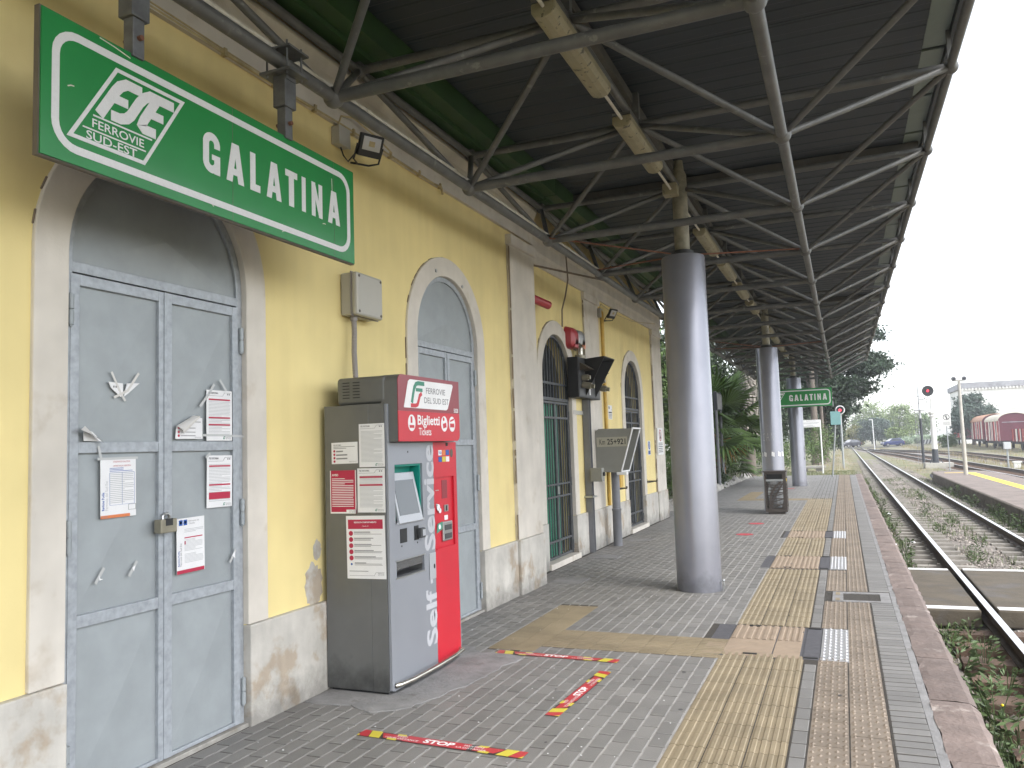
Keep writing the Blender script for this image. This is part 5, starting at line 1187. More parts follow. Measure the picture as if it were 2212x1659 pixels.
for y, x, lab in ((14.33, -1.66, 'faded red round floor sticker between the first and second columns, nearer one'), (16.2, -1.65, 'faded red round floor sticker between the first and second columns, farther one'), (27.6, -1.70, 'faded red floor sticker in front of the farthest column')):
    f = MB(); disc(f, F_floor(0), x, y, .145, .0025, .004, 28); single('floor_sticker', f, 'sticker_red', lab, 'floor sticker', 'round red floor stickers')

# ------------------------------------------------------------------ litter bin
bx_, by_ = -1.42, 18.45
t = thing('litter_bin', 'brown metal litter bin with lattice sides in front of the second column', 'litter bin', (bx_, by_, 0))
x0, x1_, y0, y1_ = bx_-.225, bx_+.225, by_-.2, by_+.2
part('base', MB().box(x0+.05, x1_-.05, y0+.04, y1_-.04, 0, .06), 'bin_brown', t)
f = MB()
for px_ in (x0, x1_-.035):
    for py_ in (y0, y1_-.035): f.box(px_, px_+.035, py_, py_+.035, .05, .90)
f.box(x0+.035, x1_-.035, y0, y0+.03, .05, .12); f.box(x0+.035, x1_-.035, y0, y0+.03, .855, .90); f.box(x0, x0+.03, y0+.035, y1_-.035, .05, .12); f.box(x1_-.03, x1_, y0+.035, y1_-.035, .05, .12); f.box(x1_-.03, x1_, y0+.035, y1_-.035, .78, .90); f.box(x0, x0+.03, y0+.035, y1_-.035, .78, .90); f.box(x0+.035, x1_-.035, y1_-.02, y1_, .05, .9)
part('frame', f, 'bin_brown', t)
part('lid', MB().box(x0-.02, x1_+.02, y0-.02, y1_+.02, .90, .925), 'bin_brown', t, bevel=.005)
part('mouth', MB().box(x0+.05, x1_-.06, y0+.03, y0+.06, .755, .855), 'dark_interior', t)
part('name_strip', MB().box(x0+.035, x1_-.06, y0-.004, y0+.02, .705, .745), 'pole_grey', t)
f = MB(); fn = F_camside(y0); rr = random.Random(11); xa, xb = x0+.035, x1_-.075
f.stroke([(xb-.02, .70), (xa+.18, .58), (xa+.09, .42), (xa+.06, .12)], .04, fn, -.016, -.001); f.stroke([(xb, .66), (xa+.22, .45), (xa+.12, .28), (xa+.10, .12)], .035, fn, -.015, .0)
for k in range(9):
    z = .64-.058*k; f.stroke([(xa, z+rr.uniform(-.02, .02)), (lerp(xa, xb, .5), z-.02), (xb, z+rr.uniform(-.05, .05))], .020, fn, -.014, -.002-.0004*k)
rect(f, fn, xb, x1_-.035, .12, .855, -.016, -.003)
part('lattice', f, 'bin_brown', t)
f = MB(); fn = F_wall(x1_)
for k in range(9): z = .68-.065*k; f.stroke([(y0+.035, z), (by_, z-.03+rr.uniform(-.02, .02)), (y1_-.035, z+rr.uniform(-.04, .04))], .016, fn, -.016, -.002-.0004*k)
f.stroke([(y0+.05, .12), (by_, .45), (y1_-.05, .74)], .03, fn, -.016, .0); part('lattice', f, 'bin_brown', t)
b_ = MB(); rr = random.Random(2); ng = 14; prof = [(.10, .13), (.15, .25), (.155, .42), (.15, .58), (.165, .70), (.14, .74)]
for r_, z in prof: b_.v += [(bx_-.01+r_*rr.uniform(.88, 1.1)*math.cos(2*math.pi*i/ng), by_+r_*rr.uniform(.88, 1.1)*math.sin(2*math.pi*i/ng), z) for i in range(ng)]
for j in range(5):
    for i in range(ng): b_.f.append((j*ng+i, j*ng+(i+1) % ng, (j+1)*ng+(i+1) % ng, (j+1)*ng+i)); b_.mi.append(0); b_.t.append(.5)
single('bin_bag', b_, 'bag_plastic', 'crumpled translucent plastic bag inside the brown litter bin', 'bin bag')
part('yellow_label', MB().box(x1_-.005, x1_+.003, y0+.06, y0+.13, .70, .76), 'yellow_label', t)

# ------------------------------------------------------------------ railway tracks
RAIL = [(-.065, 0), (.065, 0), (.065, .012), (.012, .03), (.012, .105), (.034, .118), (.034, .148), (-.034, .148), (-.034, .118), (-.012, .105), (-.012, .03), (-.065, .012)]
def rail(parent, pts, zb):
    f = MB(); n = len(RAIL); m = len(pts)
    for i, (x, y) in enumerate(pts):
        a = Vector(pts[max(i-1, 0)]); b_ = Vector(pts[min(i+1, m-1)]); d = (b_-a).normalized(); nn = Vector((d.y, -d.x))
        f.v += [(x+nn.x*p_, y+nn.y*p_, zb(x, y)+q_) for p_, q_ in RAIL]
    for i in range(m-1):
        for k in range(n):
            f.f.append((i*n+k, i*n+(k+1) % n, (i+1)*n+(k+1) % n, (i+1)*n+k)); f.mi.append(1 if k == 6 else 0); f.t.append(.5)
    return part('rail', f, ['rail_side', 'rail_top'], parent)
trk = thing('railway_track', 'first railway track running beside the platform edge', 'railway track', (2.12, 20, -.6), 'railway tracks')
ZR = -.488
ylong = [-2, 60, 120, 200, 330]
for x in (1.375, 2.865): rail(trk, [(x, y) for y in ylong], lambda x, y: ZR)
def sleeper(seed):
    f = MB(); rr = random.Random(seed)
    for (a, b_) in ((.92, 1.83), (2.41, 3.32)):
        f.add([(a, -.11, -.13), (b_, -.11, -.13), (b_, .11, -.13), (a, .11, -.13), (a+.03, -.085, .0), (b_-.03, -.085, 0), (b_-.03, .085, 0), (a+.03, .085, 0)], [(4,5,6,7),(0,1,5,4),(1,2,6,5),(2,3,7,6),(3,0,4,7)])
    f.box(1.8, 2.44, -.05, .05, -.14, -.05)
    for x in (1.375, 2.865): f.box(x-.11, x-.066, -.05, .05, 0, .03); f.box(x+.066, x+.11, -.05, .05, 0, .03)
    return f
sc_ = sleeper(1).mesh('sleeper', 'sleeper_concrete'); sw_ = MB().box(.90, 3.34, -.12, .12, -.13, 0).mesh('sleeper', 'sleeper_wood')
y = 2.6
while y < 75:
    if not 10.35 < y < 13.5: inst('sleeper', sw_ if y < 10.3 else sc_, trk, Matrix.Translation((random.uniform(-.015, .015), y, ZR-.002)))
    y += .6
far = MB()
y = 75
while y < 160: far.box(.95, 3.3, y-.11, y+.11, -.6, ZR-.004); y += .6
stuff(part('sleeper_run', far, 'sleeper_concrete', trk))
def spline(P, n=40):
    out = []
    for i in range(n+1):
        t = i/n*(len(P)-1); k = min(int(t), len(P)-2); u = t-k; p0, p1, p2, p3 = P[max(k-1, 0)], P[k], P[k+1], P[min(k+2, len(P)-1)]
        out.append(tuple(.5*((2*p1[j])+(-p0[j]+p2[j])*u+(2*p0[j]-5*p1[j]+4*p2[j]-p3[j])*u*u+(-p0[j]+3*p1[j]-3*p2[j]+p3[j])*u**3) for j in (0, 1)))
    return out
def side_track(label, P, y_max=None):
    S = spline(P); t = thing('railway_track', label, 'railway track', (S[0][0], S[0][1], -.5), 'railway tracks')
    for s_ in (-.745, .745):
        pts = []
        for i, q in enumerate(S):
            d = (Vector(S[min(i+1, len(S)-1)])-Vector(S[max(i-1, 0)])).normalized(); pts.append((q[0]+d.y*s_, q[1]-d.x*s_))
        rail(t, pts, lambda x, y: max(gz(x, y)+.09, -.488))
    acc = 0; k = 0; b_ = MB()
    me = MB().box(-1.2, 1.2, -.11, .11, -.1, .0).mesh('sleeper', 'sleeper_wood')
    for i in range(len(S)-1):
        a, c = Vector(S[i]), Vector(S[i+1]); L = (c-a).length; u = (.7-acc) % .7
        while u < L:
            p_ = a.lerp(c, u/L); d = (c-a).normalized(); ang = math.atan2(d.y, d.x)-math.pi/2
            if k < 120 and p_.y < 110: inst('sleeper', me, t, Matrix.Translation((p_.x, p_.y, max(gz(p_.x, p_.y)+.085, -.493))) @ Matrix.Rotation(ang, 4, 'Z')); k += 1
            u += .7
        acc = (acc+L) % .7
    # ballast shoulder
    vs = []
    for i, q in enumerate(S):
        d = (Vector(S[min(i+1, len(S)-1)])-Vector(S[max(i-1, 0)])).normalized(); z = max(gz(*q)+.05, -.53)
        vs += [(q[0]+d.y*s_, q[1]-d.x*s_, z if abs(s_) < 1.5 else z-.12) for s_ in (-1.9, -1.3, 1.3, 1.9)]
    b_.add(vs, [(i*4+k, i*4+k+1, (i+1)*4+k+1, (i+1)*4+k) for i in range(len(S)-1) for k in range(3)]); part('ballast_strip', b_, 'ballast', t)
side_track('second railway track curving off to the right behind the island platform', [(2.6, 138), (4.6, 104), (6.0, 80), (6.9, 62), (7.45, 48), (7.8, 36), (8.0, 10)])
side_track('third railway track, farthest right one in front of the red wagons', [(4.0, 126), (7.4, 104), (9.6, 88), (10.8, 72), (11.3, 60), (11.6, 45), (11.7, 20)])
# concrete crossing slabs with white edge lines
cx = thing('track_crossing', 'brown concrete foot crossing over the track with white edge lines', 'track crossing', (2.1, 11.9, -.5))
for (x0, x1_, dy) in ((.66, 1.30, 0), (1.46, 2.78, .05), (2.95, 3.60, .1)):
    s_ = part('slab', MB().box(x0, x1_, 10.35+dy, 13.42+dy, -.56, -.365), 'slab_brown', cx, bevel=.02)
    f = MB(); f.box(x0+.02, x1_-.02, 10.37+dy, 10.53+dy, -.3655, -.361); f.box(x0+.02, x1_-.02, 13.26+dy, 13.40+dy, -.3655, -.361); part('white_line', f, 'white_paint', s_)
# island platform
f = MB(); f.prism([(3.62, -2), (6.15, -2), (6.15, 40.5), (5.9, 42.8), (3.75, 42.8), (3.62, 40.5)], F_floor(0), -.65, -.16)
isl = structure('island_platform', f, ['second_platform_side'])
f = MB(); f.prism([(3.66, -2), (6.12, -2), (6.12, 40.45), (5.88, 42.75), (3.77, 42.75), (3.66, 40.45)], F_floor(0), -.162, -.150); part('platform_top', f, 'second_platform_top', isl)
f = MB(); f.box(4.93, 5.28, -2, 40.9, -.151, -.146); f.box(4.1, 5.0, 40.9, 41.1, -.151, -.146); part('safety_line', f, 'line_yellow', isl, label='bright yellow safety line on the island platform')
me = MB().box(3.605, 3.625, -.48, .48, -.40, -.17).mesh('edge_plate', 'second_platform_side')
for k in range(40): inst('edge_block', me, isl, Matrix.Translation((0, 2+k, random.uniform(-.004, .004))))
for y in (19.2, 41.3): part('painted_number_plate', MB().box(3.595, 3.606, y-.7, y+.7, -.36, -.22), 'parapet_grey', isl)
single('step_block', MB().box(4.4, 6.2, 45.5, 47.2, -.6, -.30), 'second_platform_side', 'low concrete step slab beyond the end of the island platform', 'slab', bevel=.02)

# ------------------------------------------------------------------ posts, signs and signals beyond
t = thing('lamp_pole', 'pale concrete pole with two round spotlights at its top, on the island platform', 'lamp pole', (4.71, 39, -.15))
part('pole', MB().lathe((4.71, 39, -.15), [(.085, 0), (.06, 3.9), (.05, 4.0)], 12), 'concrete_post', t, smooth=True)
part('arm', MB().tube((4.45, 39, 3.86), (4.97, 39, 3.86), .025, 8), 'concrete_post', t)
for dx in (-.20, .20): 
    o = part('spotlight', MB().tube((4.71+dx, 38.86, 3.93), (4.71+dx, 39.02, 3.95), .095, 16), 'parapet_grey', t); part('lens', MB().tube((4.71+dx, 38.85, 3.93), (4.71+dx, 38.86, 3.93), .06, 14), 'dark_post', o)
t = thing('warning_sign', 'white no-crossing sign with a round pictogram on a thin post by the tracks', 'sign', (4.97, 47, -.3))
part('post', MB().tube((4.97, 47.03, -.32), (4.97, 47.03, 2.5), .028, 8), 'pole_grey', t); fn = F_camside(47.0); f = MB(); rect(f, fn, 4.77, 5.18, 2.0, 2.68, -.012, 0); bd = part('board', f, 'building_white', t)
f = MB(); f.stroke(arc(4.975, 2.46, .14, 0, 345, 20), .03, fn, .001, .004, True); f.stroke([(4.88, 2.55), (5.07, 2.37)], .025, fn, .001, .005); f.stroke([(4.975, 2.56), (4.97, 2.44), (5.0, 2.35)], .05, fn, .001, .003); part('pictogram', f, 'dark_grey', bd)
f = MB()
for k in range(5): rect(f, fn, 4.81, 5.14, 2.05+k*.04, 2.065+k*.04, .001, .003)
part('print', f, 'print_grey', bd)
t = thing('water_crane', 'old pale water crane column with ornate collar and hooked spout', 'water crane', (5.36, 58, -.3))
part('plinth', MB().box(4.7, 6.3, 57.2, 58.8, -.6, -.22), 'concrete_post', t)
part('foot', MB().lathe((5.36, 58, -.25), [(.21, 0), (.19, .2), (.18, .9)], 16), 'dark_post', t, smooth=True)
part('shaft', MB().lathe((5.36, 58, .65), [(.165, 0), (.14, 2.0), (.14, 2.05), (.20, 2.1), (.16, 2.18), (.21, 2.26), (.23, 2.30), (.23, 2.38), (.14, 2.42), (.09, 2.5), (.075, 3.1)], 16), 'building_white', t, smooth=True)
part('spout', MB().path([(5.36, 58, 3.7), (5.36, 58, 3.85), (5.32, 58, 3.95), (5.22, 58, 3.93), (5.15, 58, 3.8), (5.13, 58, 3.62)], [.075, .08, .08, .085, .07, .09], 12), 'building_white', t, smooth=True)
f = MB(); f.tube((5.16, 57.8, .1), (5.0, 57.6, -.25), .03, 6); f.tube((5.56, 57.8, .1), (5.75, 57.6, -.25), .03, 6); part('stay', f, 'dark_post', t)
t = thing('signal_mast', 'dark and white signal mast with a round red light, ladder and platform', 'railway signal', (4.92, 61, -.3))
part('mast', MB().path([(4.92, 61, -.35), (4.90, 61, 2.7)], [.09, .08], 10), 'dark_post', t); part('upper_mast', MB().path([(4.90, 61, 2.7), (4.86, 61, 5.25)], [.075, .04], 10), 'pale_post', t)
part('target', MB().tube((5.46, 60.85, 4.54), (5.46, 60.92, 4.54), .36, 24), 'signal_black', t); part('red_lamp', MB().tube((5.46, 60.83, 4.54), (5.46, 60.85, 4.54), .07, 14), 'signal_red', t); part('lamp_case', MB().tube((5.46, 60.92, 4.54), (5.46, 61.2, 4.54), .12, 12), 'signal_black', t)
f = MB(); f.tube((4.88, 61, 4.0), (5.46, 61, 4.0), .03, 6); f.tube((5.46, 61, 4.0), (5.46, 61, 4.3), .03, 6); f.tube((4.7, 61, 4.2), (5.1, 61, 4.2), .02, 6); f.tube((5.2, 61, 4.02), (5.42, 61, 4.3), .02, 6); part('bracket', f, 'dark_post', t)
f = MB(); f.box(4.55, 5.2, 60.7, 61.3, 3.22, 3.27)
for x in (4.56, 5.19): f.tube((x, 60.72, 3.27), (x, 60.72, 3.75), .015, 5)
f.tube((4.56, 60.72, 3.73), (5.19, 60.72, 3.73), .015, 5); part('gallery', f, 'parapet_grey', t)
f = MB()
for x in (4.58, 4.74): f.tube((x, 60.7, -.3), (x, 60.7, 3.3), .012, 5)
for k in range(12): f.tube((4.58, 60.7, k*.28), (4.74, 60.7, k*.28), .009, 5)
part('ladder', f, 'parapet_grey', t)
t = thing('ground_box', 'pale blue-grey cabinet on a short post beside the second track', 'relay box', (8.87, 55, -.35)); part('post', MB().tube((8.87, 55, -.5), (8.87, 55, .6), .05, 8), 'pole_grey', t); bo = part('cabinet', MB().box(8.69, 9.06, 54.85, 55.1, .58, 1.0), 'pale_post', t, bevel=.015); part('door', MB().box(8.71, 9.04, 54.84, 54.85, .60, .98), 'pale_post', bo)
f = MB(); f.box(9.15, 9.5, 54.9, 55.15, -.55, -.22); f.box(9.10, 9.55, 54.85, 55.2, -.22, -.15); single('concrete_block', f, 'building_white', 'small white concrete block beside the relay box post', 'block')
# teal board, portal board and starter signal at the platform end
t = thing('track_sign', 'blank pale teal board on a leaning post near the platform end', 'sign', (-.50, 35.3, 0)); part('post', MB().tube((-.50, 35.32, 0), (-.22, 35.32, 2.6), .03, 8), 'pole_grey', t); f = MB(); rect(f, F_camside(35.28), -.44, -.06, 2.12, 2.665, -.012, 0); part('board', f, 'teal_sign', t, bevel=.003)
t = thing('portal_sign', 'white information board across two white posts at the platform end', 'sign', (-1.68, 41, -.05))
for x in (-2.36, -.99): part('post', MB().tube((x, 41.02, -.2), (x, 41.02, 2.48), .032, 8), 'white_paint', t)
fn = F_camside(41.0); f = MB(); rect(f, fn, -2.38, -.97, 2.13, 2.48, -.01, .012); bd = part('board', f, 'white_paint', t); f = MB(); text(f, 'Attraversare il binario', fn, -1.6, 2.41, .014, h=.035, w=.45, bold=.02); rect(f, fn, -2.3, -1.02, 2.33, 2.345, .012, .014); rect(f, fn, -2.3, -1.1, 2.29, 2.30, .012, .014); text(f, 'nei sottopassi', fn, -1.6, 2.22, .014, h=.03, w=.3, bold=.02); rect(f, fn, -2.3, -1.2, 2.17, 2.185, .012, .014); part('lettering', f, 'print_grey', bd)
t = thing('starter_signal', 'round black railway signal with a red light and white rim behind the teal board', 'railway signal', (-.087, 52, -.5)); part('mast', MB().tube((-.087, 52.2, -.6), (-.087, 52.2, 3.1), .06, 8), 'pole_grey', t); part('target', MB().tube((-.087, 51.95, 3.24), (-.087, 52.0, 3.24), .215, 24), 'signal_black', t); part('rim', MB().tube((-.087, 52.0, 3.24), (-.087, 52.05, 3.24), .27, 24), 'white_paint', t); part('red_lamp', MB().tube((-.10, 51.93, 3.22), (-.10, 51.95, 3.22), .075, 14), 'signal_red', t)
t = thing('notice_board', 'dark double-post notice board seen edge-on by the palm', 'notice board', (-3.93, 28, 0))
for y in (27.75, 28.75): part('post', MB().tube((-3.93, y, -.1), (-3.93, y, 3.3), .05, 8), 'phone_pole', t)
part('panel', MB().box(-3.99, -3.87, 27.65, 28.85, 2.66, 3.26), 'dark_post', t); part('face', MB().box(-3.87, -3.86, 27.7, 28.8, 2.70, 3.22), 'parapet_grey', t)
t = thing('street_lamp', 'slim white street lamp beside the level crossing', 'street lamp', (4.0, 125, -.4)); part('pole', MB().path([(4.0, 125, -.5), (3.92, 125, 3.9)], [.07, .05], 8), 'white_paint', t); part('head', MB().box(3.5, 4.0, 124.9, 125.1, 3.9, 4.0), 'white_paint', t)

# ------------------------------------------------------------------ level crossing road, barrier wall, cars
f = MB(); rp_ = [(-30, 158), (-2, 160), (2, 160.5), (8, 161), (20, 164), (45, 170)]
f.add([(x, y-3.5, gz(x, y-3.5)+.06 if x > 4.5 else max(gz(x, y)+.05, -.36)) for x, y in rp_]+[(x, y+3.5, gz(x, y+3.5)+.06 if x > 4.5 else max(gz(x, y)+.05, -.36)) for x, y in rp_], [(i, i+1, 7+i, 6+i) for i in range(5)]); structure('road', f, 'road_asphalt')
t = thing('striped_barrier', 'low wall with diagonal black and white stripes beyond the tracks', 'barrier', (16.5, 165, 0)); x0, x1_ = 12.6, 19.2
zb = gz(15, 160); part('wall', MB().box(x0, x1_, 158, 158.3, zb-.2, zb+.75), 'barrier_white', t); f = MB()
for k in range(13): a = x0+.1+k*.5; f.prism([(a, zb), (a+.24, zb), (a+.5, zb+.74), (a+.26, zb+.74)], F_camside(158), .002, .01)
part('stripe', f, 'barrier_dark', t)
def car(label, loc, rz, paint, s=1.0):
    t = thing('car', label, 'car', loc, 'cars at the level crossing', rz); L, W = 1.85*s, .82*s
    prof = [(-L, .28), (-L, .62), (-L+.08, .80), (-L+.95, .93), (-L+1.55, 1.40), (.75, 1.46), (L-.55, 1.38), (L-.1, .98), (L, .85), (L, .30)]
    def fn(w): return lambda a, b_, d: (a, d*w, b_)
    f = MB(); body = [(-L, .26), (-L, .62), (-L+.08, .78), (-L+.95, .92), (L-.08, .95), (L, .82), (L, .28)]; n = len(body)
    f.add([(a, -W*(.93 if b_ > .7 or b_ < .3 else 1), b_) for a, b_ in body]+[(a, W*(.93 if b_ > .7 or b_ < .3 else 1), b_) for a, b_ in body], [tuple(range(n)), tuple(range(2*n-1, n-1, -1))]+[(i, n+i, n+(i+1) % n, (i+1) % n) for i in range(n)])
    part('body', f, paint, t, local=True, bevel=.04)
    cab_ = [(-L+.95, .90), (-L+1.60, 1.38), (-L+1.9, 1.44), (L-.65, 1.43), (L-.12, .92)]; n = 5; f = MB()
    f.add([(a, -W*(.92 if b_ < 1 else .74), b_) for a, b_ in cab_]+[(a, W*(.92 if b_ < 1 else .74), b_) for a, b_ in cab_], [tuple(range(n)), tuple(range(2*n-1, n-1, -1))]+[(i, n+i, n+(i+1) % n, (i+1) % n) for i in range(n)]); part('cabin', f, paint, t, local=True, bevel=.03)
    for s_ in (-1, 1):
        for q in ([(-L+1.22, .96), (-L+1.68, 1.33), (-L+2.0, 1.37), (-L+2.0, .96)], [(-L+2.06, .96), (-L+2.06, 1.37), (-L+2.75, 1.36), (-L+2.80, .96)], [(-L+2.86, .96), (-L+2.82, 1.36), (L-.72, 1.34), (L-.35, .98)]):
            f = MB(); f.add([(a, s_*(W*lerp(.92, .74, (b_-.92)/.5)+.012), b_) for a, b_ in q], [(0,1,2,3)]); part('side_window', f, 'car_glass', t, local=True)
    f = MB(); f.add([(-L+1.0, -W*.82, .95), (-L+1.0, W*.82, .95), (-L+1.58, W*.68, 1.385), (-L+1.58, -W*.68, 1.385)], [(0,1,2,3)]); [f.v.__setitem__(i, (f.v[i][0]-.02, f.v[i][1], f.v[i][2]+.01)) for i in range(4)]; part('windscreen', f, 'lamp_glass', t, local=True)
    f = MB(); f.add([(L-.10, -W*.8, .96), (L-.10, W*.8, .96), (L-.60, W*.66, 1.40), (L-.60, -W*.66, 1.40)], [(0,1,2,3)]); part('rear_window', f, 'car_glass', t, local=True)
    for s_ in (-1, 1):
        part('headlight', MB().box(-L-.01, -L+.2, s_*W*.55, s_*W*.92, .60, .74), 'car_lamp', t, local=True, bevel=.03); part('tail_light', MB().box(L-.06, L+.012, s_*W*.65, s_*W*.93, .62, .88), 'car_tail', t, local=True)
        for a in (-L+.68, L-.66):
            w_ = part('wheel', MB().tube((a, s_*(W-.16), .29), (a, s_*(W+.01), .29), .29, 18), 'tyre', t, local=True); part('rim', MB().tube((a, s_*(W+.005), .29), (a, s_*(W+.022), .29), .18, 14), 'hubcap', w_, local=True)
    part('bumper', MB().box(-L-.03, -L+.06, -W*.9, W*.9, .30, .50), 'dark_grey', t, local=True, bevel=.02); return t
car('dark hatchback driving over the level crossing on the track', (1.15, 161, -.30), R(38), 'car_dark', .95)
car('blue hatchback waiting right of the level crossing', (8.2, 162, gz(8.2, 162)+.06), R(20), 'car_blue', 1.0)

# ------------------------------------------------------------------ goods wagons
def wagon(label, X0, Y0, L, zb, H, roofm, W=2.8, white=.5, seed=0, low=False):
    t = thing('goods_wagon', label, 'wagon', (X0+W/2, Y0, zb), 'old red goods wagons'); rr = random.Random(seed); fl = zb+1.05
    part('underframe', MB().box(X0+.1, X0+W-.1, Y0, Y0+L, fl-.28, fl), 'wagon_black', t)
    n = int(L/.42)
    for k in range(n):
        m = 'wagon_white' if rr.random() < white else 'wagon_red'
        part('side_plank', MB().box(X0, X0+.04, Y0+L*k/n+.008, Y0+L*(k+1)/n-.008, fl, fl+H), m, t)
    for k in range(0, n+1, 4): part('side_post', MB().box(X0-.06, X0+.001, Y0+L*k/n-.05, Y0+L*k/n+.05, fl-.1, fl+H+.02), 'wagon_maroon', t)
    part('end_wall', MB().box(X0+.041, X0+W, Y0, Y0+.06, fl, fl+H), 'wagon_maroon', t); part('end_wall', MB().box(X0+.041, X0+W, Y0+L-.06, Y0+L, fl, fl+H), 'wagon_maroon', t); part('side_wall', MB().box(X0+W-.05, X0+W, Y0+.061, Y0+L-.061, fl, fl+H), 'wagon_red', t)
    if not low:
        A = arc(X0+W/2, fl+H-.02, W/2+.06, 180, 0, 14, .78); f = MB().strip(A, [(a, b_-.05) for a, b_ in A], lambda a, b_, d: (a, d, b_), Y0-.08, Y0+L+.08); part('roof', f, roofm, t)
        part('end_gable', MB().prism(arc(X0+W/2, fl+H-.03, W/2-.02, 180, 0, 14, .72), lambda a, b_, d: (a, d, b_), Y0+.005, Y0+.055), 'wagon_maroon', t)
        f = MB(); f.box(X0+.3, X0+W-.1, Y0-.03, Y0, fl+H-.25, fl+H-.18); part('hand_rail', f, 'parapet_grey', t)
    for yy in (Y0+L*.22, Y0+L*.78):
        for x in (X0+.45, X0+W-.6): 
            w_ = part('wheel', MB().tube((x, yy, zb+.5), (x+.14, yy, zb+.5), .48, 18), 'wagon_black', t)
    part('axle_box', MB().box(X0+.15, X0+.4, Y0+L*.22-.4, Y0+L*.22+.4, zb+.45, zb+.85), 'wagon_black', t)
    for x in (X0+.6, X0+W-.6): part('buffer', MB().tube((x, Y0-.5, fl-.12), (x, Y0, fl-.12), .1, 10), 'wagon_black', t)
    return t
zw = gz(16, 95)-.12
wagon('nearest covered red goods wagon with a cream arched roof and maroon end', 14.75, 95, 8.6, zw, 2.1, 'wagon_roof_cream', white=.55, seed=1)
wagon('second covered red goods wagon with a salmon arched roof', 14.75, 105.0, 9.5, gz(16, 105)-.05, 2.1, 'wagon_roof_salmon', white=.5, seed=2)
wagon('low open red goods wagon at the far end of the row', 14.6, 121, 11, gz(15, 125), 1.35, None, white=.2, seed=3, low=True)
wagon('low red wagon closest to the right edge of the picture', 15.45, 84.5, 8, zw-.05, 1.2, None, white=.25, seed=4, low=True)

# ------------------------------------------------------------------ white building beyond the wagons
t = thing('white_building', 'tall pale building with a grey roof parapet far right', 'building', (22, 142, 0)); part('wall', MB().box(17.3, 40, 140, 156, -1, 8.4), 'building_white', t)
part('parapet', MB().box(17.0, 40.3, 139.7, 156.3, 8.45, 9.3), 'parapet_grey', t)
f = MB(); x = 17.2
while x < 40: f.box(x, x+.22, 139.72, 139.98, 8.12, 8.44); x += .45
part('corbel_row', f, 'building_white', t)
f = MB(); k = 0
for (ya, za, yb, zb_) in ((78, 3.0, 130, 5.2), (78, 3.6, 130, 5.9)): f.path([(20.5, ya, za+1.2), (18.6, (ya+yb)/2, (za+zb_)/2), (17.4, yb, zb_)], .02, 5)
single('overhead_wires', f, 'dark_post', 'pair of thin overhead wires at the right edge above the wagons', 'wire')

# ------------------------------------------------------------------ vegetation
def leaf_quad(f, c, rr, ln, wd, d=None, droop=0):
    if d is None: d = Vector((rr.gauss(0, 1), rr.gauss(0, 1), rr.gauss(0, .8)-droop))
    d = d.normalized(); s = d.cross(Vector((rr.gauss(0, 1), rr.gauss(0, 1), rr.gauss(0, 1)))).normalized(); c = Vector(c); a = c-d*ln*.5; b_ = c+d*ln*.5; m = c+d*ln*.05
    f.add([a, m+s*wd*.5, b_, m-s*wd*.5], [(0,1,2,3)])
def tree(name, label, loc, trunks, clumps, lm, n, ln, wd, cat='tree', group=None, seed=0, droop=0, flat=1.0, subs=26, sig=.20, bark='bark', limbs=True):
    t = thing(name, label, cat, loc, group); rr = random.Random(seed); B = Vector(loc)
    f = MB()
    for (dx, dy, h, r, lx, ly) in trunks:
        pts = []; rs = []
        for i in range(7):
            u = i/6; pts.append((B.x+dx+lx*u+rr.uniform(-.05, .05)*h*.06, B.y+dy+ly*u+rr.uniform(-.05, .05)*h*.06, B.z-.15+h*u)); rs.append(r*(1.15 if i == 0 else 1-.6*u))
        f.path(pts, rs, 9); topp = Vector(pts[-1]); mid = Vector(pts[3])
        if limbs:
            for (c, rad) in clumps[:6]:
                e = B+Vector(c); s0 = mid.lerp(topp, rr.random()); f.path([s0, s0.lerp(e, .5)+Vector((0, 0, .1*h*rr.random())), e], [r*.4, r*.28, r*.1], 6)
    if trunks: part('trunk', f, bark, t, smooth=True)
    f = MB(); tot = sum(r_[0]*r_[1]*r_[2] for _, r_ in clumps)**1.0
    for (c, rad) in clumps:
        k = int(n*(rad[0]*rad[1]*rad[2])/tot); C = B+Vector(c); S = []
        for q in range(subs):
            v = Vector((rr.gauss(0, 1), rr.gauss(0, 1), rr.gauss(0, 1))).normalized()*(rr.random()**.4); S.append((Vector((v.x*rad[0], v.y*rad[1], v.z*rad[2])), rr.random()))
        for q in range(k):
            s_, tn = rr.choice(S); p_ = C+s_+Vector((rr.gauss(0, sig)*rad[0], rr.gauss(0, sig)*rad[1], rr.gauss(0, sig*flat)*rad[2])); f.tint = min(1, max(0, tn*.6+rr.random()*.4)); sz = rr.uniform(.6, 1.3)
            leaf_quad(f, p_, rr, ln*sz, wd*sz, droop=droop)
    part('crown', f, lm, t, tint=True); return t
